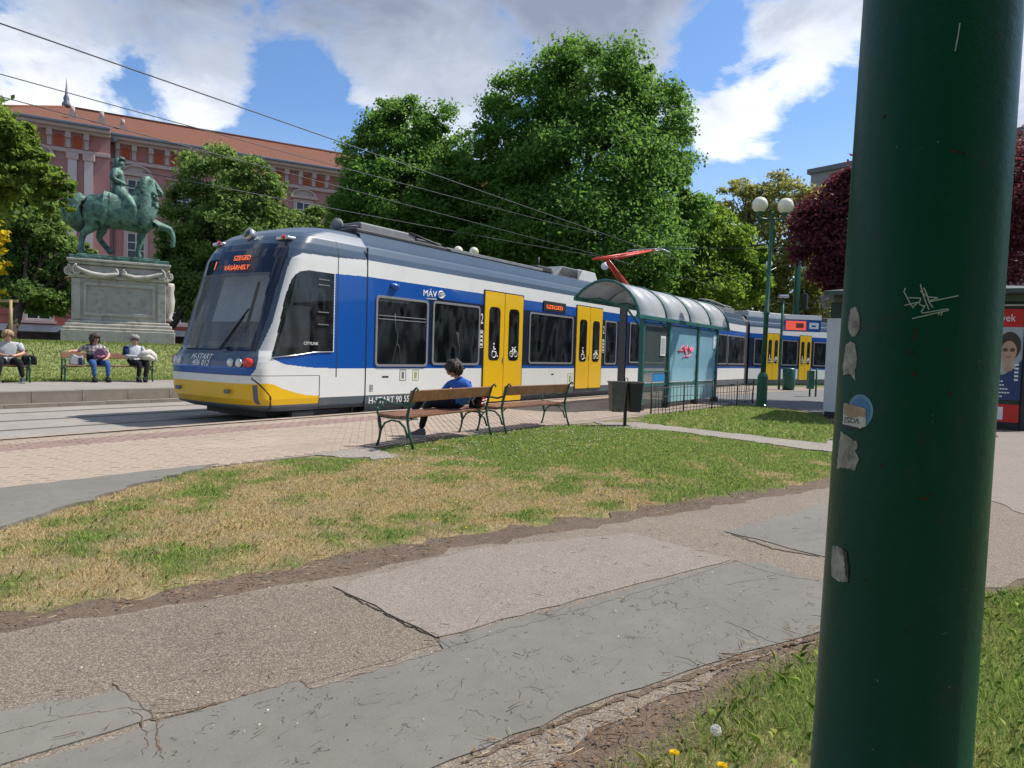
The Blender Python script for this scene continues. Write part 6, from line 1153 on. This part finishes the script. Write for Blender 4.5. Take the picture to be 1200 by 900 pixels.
mb = MB(); mb.prism([(-.20, .50), (-.04, .48), (-.08, .72), (-.22, .74)], lambda a, b, d: (a, d, b), -.17, .08); mb.build('cardigan', m_dark, pb, .03)
pg = thing('shoulder_bag', 'purple and pink bag on the lap of the person in plaid', 'bag', tuple(pb.location+Matrix.Rotation(FZ, 3, 'Z') @ Vector((.06, -.22, .60))), FZ); m_pur = cloth('purple_fabric', (.22, .12, .19)); mb = MB(); mb.prism([(-.15, 0), (.15, -.02), (.17, .12), (.06, .30), (-.06, .30), (-.16, .14)], lambda a, b, d: (a, d-b*.2, b), -.08, .08); mb.build('bag_body', m_pur, pg, .04); mb = MB(); mb.tube([(-.12, -.06, .10), (.0, -.12, .05), (.13, -.06, .12)], .03, 6); mb.build('pocket', cloth('pink_fabric', (.40, .16, .20)), pg)
cbg = thing('carrier_bag', 'pale carrier bag under the resting arm at the bench end', 'carrier bag', tuple(Vector((b4[0], b4[1], .60))+Vector((math.cos(FZ), math.sin(FZ), 0))*-.74), FZ); mb = MB(); mb.prism([(-.17, 0), (.16, 0), (.18, .12), (.12, .28), (.02, .24), (-.1, .3), (-.19, .14)], lambda a, b, d: (a, d, b), -.08, .09); mb.build('bag_body', cloth('pale_plastic', (.42, .44, .48)), cbg, .03); mb = MB(); mb.box(.02, .10, -.085, -.07, .02, .2); mb.build('printed_panel', cloth('dark_print', (.04, .05, .10)), cbg)
m_hood = cloth('pale_hoodie', (.55, .56, .60)); m_navy = cloth('navy_sleeve', (.015, .03, .10))
pc, hl, ht, hd = seated('person in pale top and sunglasses holding a white bundle', .66, b4, 1, [m_skin, m_hood, m_dark, m_shoe, m_shoe], dict(fat=1.05, look=(-.1, -1, -.05), lean=-.02, fore=1, arml=(None, (-.27, -.08, .70), (.02, -.30, .68), (.9, -.2, 0)), armr=(None, (.30, -.08, .70), (.10, -.32, .70), (-.8, -.3, 0)), legl=leg(-.02, .02), legr=((.22, -.44, .53), (.14, -.50, .125), (.12, -.66, .05))))
hairs(pc, hl, ht, hd, 1.0, m_hairg, back=.4, n=80, fringe=.05, seed=11, thick=.02)
mb = MB(); mb.tube([(-.21, -.0, .93), (-.245, -.05, .82), (-.27, -.08, .72)], [.085, .075, .065], 10); mb.build('sleeve', m_navy, pc)
c = (hl+ht)/2; mb = MB()
for sg in (-1, 1): mb.ball(c+hd*.096+Vector((sg*.038, 0, .012)), .034, 10, 8, (1, .45, .75))
mb.tube([c+hd*.05+Vector((-.085, 0, .02)), c+hd*.10+Vector((-.05, 0, .02)), c+hd*.105+Vector((0, 0, .02)), c+hd*.10+Vector((.05, 0, .02)), c+hd*.05+Vector((.085, 0, .02))], .008, 6); mb.build('sunglasses', m_eye, pc)
bd_ = thing('jacket_bundle', 'rolled white jacket held on the lap of the person with sunglasses', 'jacket', tuple(pc.location+Matrix.Rotation(FZ, 3, 'Z') @ Vector((.20, -.30, .60))), FZ); mb = MB(); mb.tube([(-.18, -.02, .08), (-.06, -.06, .17), (.08, -.06, .20), (.20, -.02, .10), (.26, -.02, -.04)], [.06, .10, .11, .10, .05], 10); mb.tube([(-.10, -.10, .06), (.05, -.14, .09), (.18, -.10, .02)], [.05, .08, .05], 8); mb.build('cloth', cloth('cream_cloth', (.62, .58, .50)), bd_)
# ------------------------------------------------------------------ trees
def leaf_mat(name, c1, c2, tr=.6, rough=.55):
    m_ = bpy.data.materials.new(name); m_.use_nodes = True; t = m_.node_tree; b = t.nodes['Principled BSDF']; out = t.nodes['Material Output']; g = N(t, 'ShaderNodeNewGeometry'); co = N(t, 'ShaderNodeTexCoord'); n = N(t, 'ShaderNodeTexNoise'); n.inputs['Scale'].default_value = .55; n.inputs['Detail'].default_value = 4; L(t, co.outputs['Object'], n.inputs['Vector'])
    f = mth(t, 'ADD', mth(t, 'MULTIPLY', g.outputs['Random Per Island'], .55), mth(t, 'MULTIPLY', ramp(t, n.outputs[0], (.35, 0), (.65, 1)), .45)); c = mixc(t, f, c1, c2); L(t, c, b.inputs['Base Color']); b.inputs['Roughness'].default_value = rough; b.inputs['Specular IOR Level'].default_value = .15
    tl = N(t, 'ShaderNodeBsdfTranslucent'); L(t, mixc(t, .5, c, (min(1, c2[0]*1.5), min(1, c2[1]*1.4), c2[2])), tl.inputs[0]); mx_ = N(t, 'ShaderNodeMixShader'); mx_.inputs[0].default_value = tr; L(t, b.outputs[0], mx_.inputs[1]); L(t, tl.outputs[0], mx_.inputs[2]); L(t, mx_.outputs[0], out.inputs['Surface']); return m_
m_bark = M('bark', (.075, .06, .048), .95, var=.35, scale=9, bump=.6, bscale=20)
lf_dark = leaf_mat('oak_leaves', (.062, .155, .032), (.155, .29, .062)); lf_mid = leaf_mat('chestnut_leaves', (.075, .15, .036), (.20, .30, .09)); lf_light = leaf_mat('lime_leaves', (.085, .18, .02), (.22, .34, .05)); lf_plane = leaf_mat('plane_leaves', (.15, .18, .05), (.33, .34, .12)); lf_purple = leaf_mat('purple_plum_leaves', (.06, .022, .033), (.19, .05, .066), .4); lf_yel = leaf_mat('yellow_blossom', (.45, .33, .01), (.62, .50, .03)); lf_maple = leaf_mat('maple_leaves', (.07, .14, .022), (.21, .30, .06))
def at_px(x, y, d): return Vector((0, 0, 1.3))+pixdir(x, y)*(d/830)
def leaves(name, parent, lobes, nclump, per, size, mat_, flat=.55, spread=.2, droop=.0, shell=.5, seed=0, origin=Vector()):
    g = np.random.default_rng(seed); P = []; O = []
    vol = np.array([l[3]*l[4]*l[5] for l in lobes])**.67; nn = np.maximum(1, (nclump*vol/vol.sum()).astype(int))
    for l, k in zip(lobes, nn):
        v = g.normal(size=(k, 3)); v /= np.linalg.norm(v, axis=1)[:, None]; rr = (shell**3+(1-shell**3)*g.random(k))**(1/3); rad = np.array(l[3:6]); c = np.array(l[:3])+v*rr[:, None]*rad
        sz = spread*np.mean(rad)*(.6+.8*g.random(k)); cnt = np.maximum(3, (per*(.5+g.random(k))).astype(int))
        for i in range(k):
            w = np.clip(g.normal(size=(cnt[i], 3)), -1.8, 1.8)*sz[i]*np.array([.62, .62, .62*flat]); w[:, 2] -= droop*np.abs(w[:, 0]+w[:, 1]); P.append(c[i]+w); O.append(np.repeat((v[i]*.6+np.array([0, 0, .5]))[None], cnt[i], 0))
    P = np.vstack(P); O = np.vstack(O); n = len(P); nrm = O+g.normal(size=(n, 3))*.75; nrm /= np.linalg.norm(nrm, axis=1)[:, None]; tn = np.cross(nrm, g.normal(size=(n, 3))); tn /= np.linalg.norm(tn, axis=1)[:, None]; bn = np.cross(nrm, tn); sz = size*(.6+.8*g.random(n))[:, None]
    V = np.stack([P-tn*sz*.5, P+bn*sz*.32+nrm*sz*.1-tn*sz*.05, P+tn*sz*.55-nrm*sz*.08, P-bn*sz*.32+nrm*sz*.1-tn*sz*.05], 1).reshape(-1, 3)-np.array(origin); F = np.arange(n*4, dtype=np.int32).reshape(-1, 4)
    return link(name, np_mesh(name, V, F, None, False), parent, mat_)
def tree(label, base, d, pl, nclump, per, size, mat_, trunk=.28, depthf=1.0, cat='tree', name='tree', limbs=True, seed=1, kw={}, top=.62, group=None):
    """pl: lobes as (x, y, rx, ry) seen from the square at distance d; each becomes an ellipsoid of real size there"""
    base = Vector(base); t_ = thing(name, label, cat, base, 0, group); rs = random.Random(seed); lobes = []
    for q in pl:
        c = at_px(q[0], q[1], d+(q[4] if len(q) > 4 else rs.uniform(-.25, .25)*q[2]/830*d)); r1, r2 = q[2]/830*d, q[3]/830*d; lobes.append((c.x, c.y, c.z, r1*depthf, r1*depthf, r2))
    leaves('crown', t_, lobes, nclump, per, size, mat_, seed=seed, origin=base, **kw)
    cz = sum(l[2] for l in lobes)/len(lobes); cxm = sum(l[0] for l in lobes)/len(lobes); cym = sum(l[1] for l in lobes)/len(lobes); lo = min(l[2]-l[5] for l in lobes); fork = Vector((base.x*.6+cxm*.4, base.y*.6+cym*.4, max(lo+.2*(cz-lo), base.z+1.2)))
    mb = MB(1); mb.tube([base-Vector((0, 0, .2)), base+Vector((0, 0, .3)), base.lerp(fork, .5), fork], [trunk*1.5, trunk*1.1, trunk*.9, trunk*.75], 10); mb.build('trunk', m_bark, t_)
    if limbs:
        mb = MB(1)
        for l in lobes:
            e = Vector(l[:3])+Vector((0, 0, l[5]*.35)); md = fork.lerp(e, .5)+Vector((rs.uniform(-.3, .3), rs.uniform(-.3, .3), rs.uniform(0, .5))); mb.tube([fork-Vector((0, 0, .2)), md, e], [trunk*.5, trunk*.3, trunk*.08], 6)
            for k in range(4):
                v = Vector((rs.gauss(0, 1), rs.gauss(0, 1), rs.gauss(.3, .7))).normalized(); e2 = Vector(l[:3])+Vector((v.x*l[3], v.y*l[4], v.z*l[5]))*.8; mb.tube([md, md.lerp(e2, .5)+Vector((0, 0, .2)), e2], [trunk*.2, trunk*.12, trunk*.04], 5)
        mb.build('limbs', m_bark, t_)
    return t_
tree('largest, tallest broad green tree rising behind the middle of the tram', (35.8, 19.6, .17), 40, [(690, 108, 72, 56), (615, 150, 55, 66), (768, 158, 50, 66), (690, 205, 105, 75), (588, 245, 46, 75), (795, 235, 34, 55), (690, 285, 115, 65), (625, 305, 60, 50), (745, 300, 60, 50), (550, 225, 26, 50), (560, 270, 34, 50), (660, 78, 35, 26), (735, 85, 30, 24), (575, 170, 18, 34)], 1000, 200, .20, lf_dark, .5, .95, seed=11, kw=dict(spread=.24, shell=.62))
tree('dark green tree left of the tallest one, behind the tram roof', (30.9, 28.9, 1.0), 42, [(468, 165, 44, 50), (432, 205, 34, 62), (520, 178, 36, 52), (470, 245, 70, 66), (412, 252, 24, 52), (530, 262, 46, 66), (455, 135, 16, 22), (505, 290, 60, 40), (440, 290, 50, 34)], 700, 180, .20, lf_dark, .4, .95, seed=12, kw=dict(spread=.24, shell=.6))
tree('fresh green tree right of the tallest one, above the shelter roof', (45.4, 16.2, .0), 46, [(800, 282, 46, 50), (842, 288, 36, 46), (775, 318, 50, 46), (850, 325, 40, 40), (815, 340, 60, 30), (880, 320, 26, 34)], 500, 140, .23, lf_light, .35, .9, seed=13, kw=dict(spread=.25, shell=.55))
tree('sparse yellowish plane tree far behind the near street lamp', (64, 16.4, .0), 62, [(868, 236, 34, 26), (908, 232, 40, 28), (948, 246, 26, 30), (900, 285, 52, 46), (930, 320, 40, 40), (880, 330, 40, 40), (890, 362, 46, 34), (935, 370, 30, 36), (960, 350, 30, 40)], 560, 60, .30, lf_plane, .45, .9, seed=14, kw=dict(spread=.24, shell=.5))
tree('bright green tree with a dark stem, between statue and tram front', (18.4, 32.4, 1.2), 35, [(255, 212, 46, 38), (298, 232, 38, 42), (222, 262, 38, 46), (275, 278, 58, 50), (228, 325, 42, 40), (205, 300, 20, 40), (300, 290, 36, 40), (255, 345, 60, 35), (315, 330, 40, 40)], 560, 130, .19, lf_mid, .22, .9, seed=15, kw=dict(spread=.25, shell=.5))
tree('dark leafed tree behind the benches at the left edge', (12.6, 33.2, 1.15), 31, [(28, 255, 40, 40), (10, 310, 44, 48), (62, 295, 26, 38), (52, 345, 42, 26), (85, 335, 16, 22), (-30, 270, 40, 60), (95, 300, 12, 20)], 420, 120, .19, lf_mid, .2, .9, seed=16, kw=dict(spread=.25, shell=.5))
tree('drooping sunlit branches of a nearer tree hanging in at the upper left', (3.0, 19.5, .17), 17, [(-40, 150, 60, 50), (5, 190, 40, 42), (40, 196, 28, 20), (66, 216, 18, 15), (80, 236, 11, 11), (50, 235, 16, 16), (15, 160, 30, 22), (-40, 220, 50, 50)], 420, 70, .13, lf_maple, .16, .9, seed=17, limbs=False, kw=dict(spread=.26, shell=.45, droop=.3))
tree('small pale tree peeping over the cab roof of the tram', (30.6, 36.8, .7), 46, [(352, 264, 28, 22), (385, 258, 22, 18), (370, 285, 40, 24), (335, 290, 30, 24), (405, 280, 24, 22)], 200, 90, .22, lf_mid, .2, .9, seed=18, kw=dict(spread=.26, shell=.45))
tree('dark purple plum tree behind the kiosk', (26.6, 2.0, .0), 23, [(985, 275, 58, 62), (955, 285, 30, 42), (1075, 235, 85, 66), (1150, 232, 70, 70), (1005, 318, 44, 36), (1180, 280, 50, 54), (940, 265, 16, 20), (1000, 225, 34, 30), (1090, 300, 80, 50), (1160, 190, 40, 34)], 800, 130, .12, lf_purple, .2, .9, seed=19, kw=dict(spread=.24, shell=.5, flat=.7))
tree('young yellow flowering tree at the left edge beside the timber stakes', (9.9, 27.6, 1.15), 24.5, [(-2, 275, 11, 22), (3, 312, 8, 10), (0, 346, 9, 7), (-14, 300, 12, 36)], 40, 22, .16, lf_yel, .04, .9, seed=20, kw=dict(spread=.4, shell=.2), limbs=False)
def wood():
    # unseen trees added behind the camera to darken the mast and the tram windows
    lob = [(-6, -4, 5.0, 3.4, 3.4, 4), (-7, 1, 5.5, 3, 3, 4.2), (-4, -8, 5.5, 3.4, 3.4, 4.5), (-9, -5, 6.5, 4, 4, 5), (-13, 3, 7, 4.5, 4.5, 5.5), (-6, -13, 7, 4.5, 4.5, 5.5), (3, -19, 7, 5, 5, 6), (-12, 10, 7, 4, 4, 5), (-14, -12, 7, 5, 5, 6), (13, -24, 7, 5, 5, 6), (24, -26, 7, 5, 5, 6)]
    o = leaves('unseen_wood', None, lob, 420, 50, .55, lf_dark, seed=44, spread=.3, shell=.35); tag(o, kind='stuff')
    mb = MB()
    for l in lob: mb.tube([(l[0], l[1], -.2), (l[0], l[1], 6)], [.35, .2], 8)
    tag(mb.build('unseen_wood_trunks', m_bark), kind='stuff')
wood()
# ------------------------------------------------------------------ grass, litter, small flowers
def grass(name, poly, n, hmin, hmax, wid, box, dryf=1.0, bare=.35, seed=1, edge=.12):
    g = np.random.default_rng(seed); x = g.uniform(box[0], box[1], n); y = g.uniform(box[2], box[3], n); k = inpoly(x, y, poly)
    # fewer blades where they are too far to tell apart
    dist = np.hypot(x, y); k &= g.random(n) < np.clip((5.5/dist)**1.3, .05, 1)
    x, y = x[k], y[k]; ed = edgedist(x, y, poly); thin = fbm(x, y, 5.0, 21); k = (g.random(len(x)) < np.clip(ed/edge, .12, 1)) & (g.random(len(x)) > bare*np.clip((thin-.42)/.2, 0, 1)); x, y = x[k], y[k]; dist = np.hypot(x, y); dr = np.clip(dryness(x, y)*dryf+g.normal(0, .30, len(x)), 0, 1); m_ = len(x)
    tall = fbm(x, y, 2.3, 33); h = (hmin+(hmax-hmin)*g.random(m_)**1.6)*(.55+.9*tall)*(1-.35*dr); a = g.uniform(0, 2*np.pi, m_); ln = g.uniform(.3, 1.3, m_)*h; w = wid*(.6+.8*g.random(m_))*np.clip(dist/4.0, .8, 3.4); pa = g.uniform(0, 2*np.pi, m_)
    b0 = np.stack([x-np.cos(pa)*w, y-np.sin(pa)*w, np.full(m_, -.004)], 1); b1 = np.stack([x+np.cos(pa)*w, y+np.sin(pa)*w, np.full(m_, -.004)], 1); md = np.stack([x+np.cos(a)*ln*.35, y+np.sin(a)*ln*.35, h*.7], 1); off = np.stack([np.cos(pa)*w*.7, np.sin(pa)*w*.7, np.zeros(m_)], 1); tp = np.stack([x+np.cos(a)*ln, y+np.sin(a)*ln, h*(.8+.3*g.random(m_))], 1)
    V = np.stack([b0, b1, md+off, tp, md-off], 1).reshape(-1, 3); i5 = np.arange(m_)[:, None]*5; F = i5+np.array([[0, 1, 2, 3, 4]])
    q_ = g.random((m_, 1)); gr = np.array([.13, .25, .04])*(1-q_)+np.array([.42, .54, .15])*q_; yl = np.array([.46, .34, .17])+g.random((m_, 1))*np.array([.36, .30, .21]); c = gr*(1-dr[:, None])+yl*dr[:, None]
    o = link(name, np_mesh(name, V, F, np.repeat(c, 5, 0), False), None, m_blade); tag(o, kind='stuff'); return o
m_blade = bpy.data.materials.new('grass_blades'); m_blade.use_nodes = True; t = m_blade.node_tree; b = t.nodes['Principled BSDF']; b.inputs['Roughness'].default_value = .7; b.inputs['Specular IOR Level'].default_value = .1; at = N(t, 'ShaderNodeVertexColor'); at.layer_name = 'tint'; L(t, at.outputs[0], b.inputs['Base Color']); tl = N(t, 'ShaderNodeBsdfTranslucent'); L(t, at.outputs[0], tl.inputs[0]); mx_ = N(t, 'ShaderNodeMixShader'); mx_.inputs[0].default_value = .42; L(t, b.outputs[0], mx_.inputs[1]); L(t, tl.outputs[0], mx_.inputs[2]); L(t, mx_.outputs[0], t.nodes['Material Output'].inputs['Surface'])
grass('grass', LAWN, 900000, .012, .040, .0015, (0, 12.4, .6, 6.8), seed=2, edge=.26, bare=.5)
grass('grass', LAWN2, 160000, .02, .07, .0024, (12, 21, 2, 6.4), dryf=.8, seed=3)
grass('grass', LAWN3, 420000, .018, .065, .0015, (1.2, 8, -2.2, 1.0), dryf=.35, bare=.2, seed=4)
# far lawn: short blades on the mound
def far_grass():
    g = np.random.default_rng(9); n = 60000; x = g.uniform(0, 22, n); y = g.uniform(20.3, 27, n); z = farz(x, y); h = .02+.06*g.random(n); a = g.uniform(0, 6.28, n); w = .012; V = np.stack([np.stack([x-w, y, z-.01], 1), np.stack([x+w, y, z-.01], 1), np.stack([x+np.cos(a)*.04, y+np.sin(a)*.04, z+h], 1)], 1).reshape(-1, 3); q = g.random((n, 1)); c = np.array([.12, .18, .035])*(1-q)+np.array([.28, .33, .09])*q; k = g.random(n) < .03*(y > 22.5); c[k] = (.6, .6, .5)
    o = link('far_grass', np_mesh('far_grass', V, np.arange(n*3).reshape(-1, 3), np.repeat(c, 3, 0)), None, m_blade); tag(o, kind='stuff')
far_grass()
m_twig = M('dry_twig', (.17, .105, .06), .9, var=.4, scale=30); m_dryl = M('dry_leaf', (.22, .13, .07), .9, var=.4, scale=20); m_straw = M('straw', (.48, .38, .22), .9, var=.2)
def litter(name, n, poly_pts, mat_, ln, seed, wid=.0022, spread=.1):
    rs = random.Random(seed); mb = MB()
    for k in range(n):
        i = rs.randrange(len(poly_pts)-1); a, b_ = poly_pts[i], poly_pts[i+1]; q = rs.random(); x = a[0]+(b_[0]-a[0])*q+rs.gauss(0, spread); y = a[1]+(b_[1]-a[1])*q+rs.gauss(0, spread); th = rs.uniform(0, 6.28); l = ln*rs.uniform(.4, 1.4); z = .024+rs.random()*.006; p = Vector((x, y, z)); d = Vector((math.cos(th), math.sin(th), rs.uniform(-.02, .1)))
        mb.tube([p, p+d*l*.5+Vector((rs.gauss(0, .1)*l, rs.gauss(0, .1)*l, 0)), p+d*l], [wid, wid*.9, wid*.4], 4)
    o = mb.build(name, mat_); tag(o, kind='stuff')
edgeA = [(1.0, 3.76), (1.78, 3.48), (2.33, 3.3), (2.82, 3.14), (3.72, 2.96), (5.42, 2.33), (6.38, 1.98), (8.03, 1.42)]; edgeB = [(1.5, 1.2), (1.73, 1.15), (2.31, .92), (2.97, .76), (3.45, .6), (4.2, .3), (4.75, .0)]
litter('twigs', 150, edgeA, m_twig, .06, 5); litter('twigs', 230, edgeB, m_twig, .07, 6, .0018, .10); litter('straw', 120, edgeB, m_straw, .07, 7, .0014, .10); litter('straw', 120, edgeA, m_straw, .06, 8, .0016, .12); litter('twigs', 90, [(1, 2.5), (2.3, 2.2), (4.4, 1.6), (6, 1.2)], m_twig, .05, 9, .0016, .35)
g = np.random.default_rng(31); n = 900; i = g.integers(0, len(edgeA)-1, n); ea = np.array(edgeA); eb = np.array(edgeB)
def flakes(name, pts, n, size, mat_, seed, z=.024, spread=.1):
    g = np.random.default_rng(seed); p = np.array(pts); i = g.integers(0, len(p)-1, n); q = g.random((n, 1)); c = p[i]*(1-q)+p[i+1]*q+g.normal(0, spread, (n, 2)); s_ = size*(.4+g.random(n)); a = g.uniform(0, 6.28, n); V = []
    for k, r in ((0, 1), (1.7, .6), (3.1, 1.1), (4.6, .7)): V.append(np.stack([c[:, 0]+np.cos(a+k)*s_*r, c[:, 1]+np.sin(a+k)*s_*r, z+g.random(n)*.008], 1))
    o = link(name, np_mesh(name, np.stack(V, 1).reshape(-1, 3), np.arange(n*4).reshape(-1, 4)), None, mat_); tag(o, kind='stuff')
flakes('dry_leaves', edgeA, 420, .009, m_dryl, 1); flakes('dry_leaves', edgeB, 520, .008, m_dryl, 2, .02, .09); flakes('pale_grit', [(1, 2.6), (2.3, 2.2), (4.4, 1.6), (6.5, .9)], 260, .004, M('grit', (.5, .47, .42), .9), 3, .0215, .45)
def lawn_flowers(name, n, poly, box, mat_, seed, size, zh):
    g = np.random.default_rng(seed); x = g.uniform(box[0], box[1], n); y = g.uniform(box[2], box[3], n); k = inpoly(x, y, poly); x, y = x[k], y[k]; mb = MB()
    for a, b_ in zip(x, y): mb.lathe([(0, zh), (size, zh+size*.35), (size*.5, zh+size*.8), (0, zh+size*.8)], (a, b_, random.uniform(-.01, .01)), 6)
    o = mb.build(name, mat_); tag(o, kind='stuff')
m_daisy = M('daisy_white', (.8, .8, .74), .8); m_dand = M('dandelion_yellow', (.75, .52, .01), .8)
lawn_flowers('daisies', 240, LAWN, (5.5, 12, 4.5, 6.5), m_daisy, 4, .010, .035); lawn_flowers('buttercups', 90, LAWN, (4, 12, 2, 6), m_dand, 5, .010, .03); lawn_flowers('daisies', 60, LAWN2, (12.5, 20, 2.5, 6), m_daisy, 6, .012, .04)
for k, (x, y, z, kind, lab) in enumerate(((2.28, .68, .085, 'c', 'dandelion clock of white fluff in the near grass'), (2.12, .76, .05, 'f', 'yellow dandelion flower left of the white dandelion clock'), (2.16, .62, .04, 'f', 'yellow dandelion flower below the white dandelion clock'))):
    f_ = thing('dandelion', lab, 'dandelion', (x, y, 0)); mb = MB(); mb.tube([(0, 0, 0), (.004, .0, z*.6), (0, 0, z)], .0022, 6); mb.build('stem', M('stem_green', (.10, .16, .04), .7), f_); mb = MB()
    if kind == 'c':
        rs = random.Random(2)
        for i in range(150):
            v = Vector((rs.gauss(0, 1), rs.gauss(0, 1), rs.gauss(0, 1))).normalized(); p = Vector((0, 0, z)); mb.tube([p+v*.003, p+v*.0165], .00028, 3)
            a_ = v.orthogonal().normalized(); b2 = v.cross(a_)
            for j in range(4): an = j*1.57+rs.random(); mb.bar(p+v*.0158, p+v*.0178+(a_*math.cos(an)+b2*math.sin(an))*.0042, .0005)
        mb.build('seed_head', M('dandelion_fluff', (.75, .75, .72), .9), f_)
    else:
        for i in range(44): a = i*2.4; r = .014*math.sqrt(i/44); mb.bar((0, 0, z), (math.cos(a)*(r+.004), math.sin(a)*(r+.004), z+.012-r*.3), .0032, .0012)
        mb.build('flower_head', m_dand, f_)
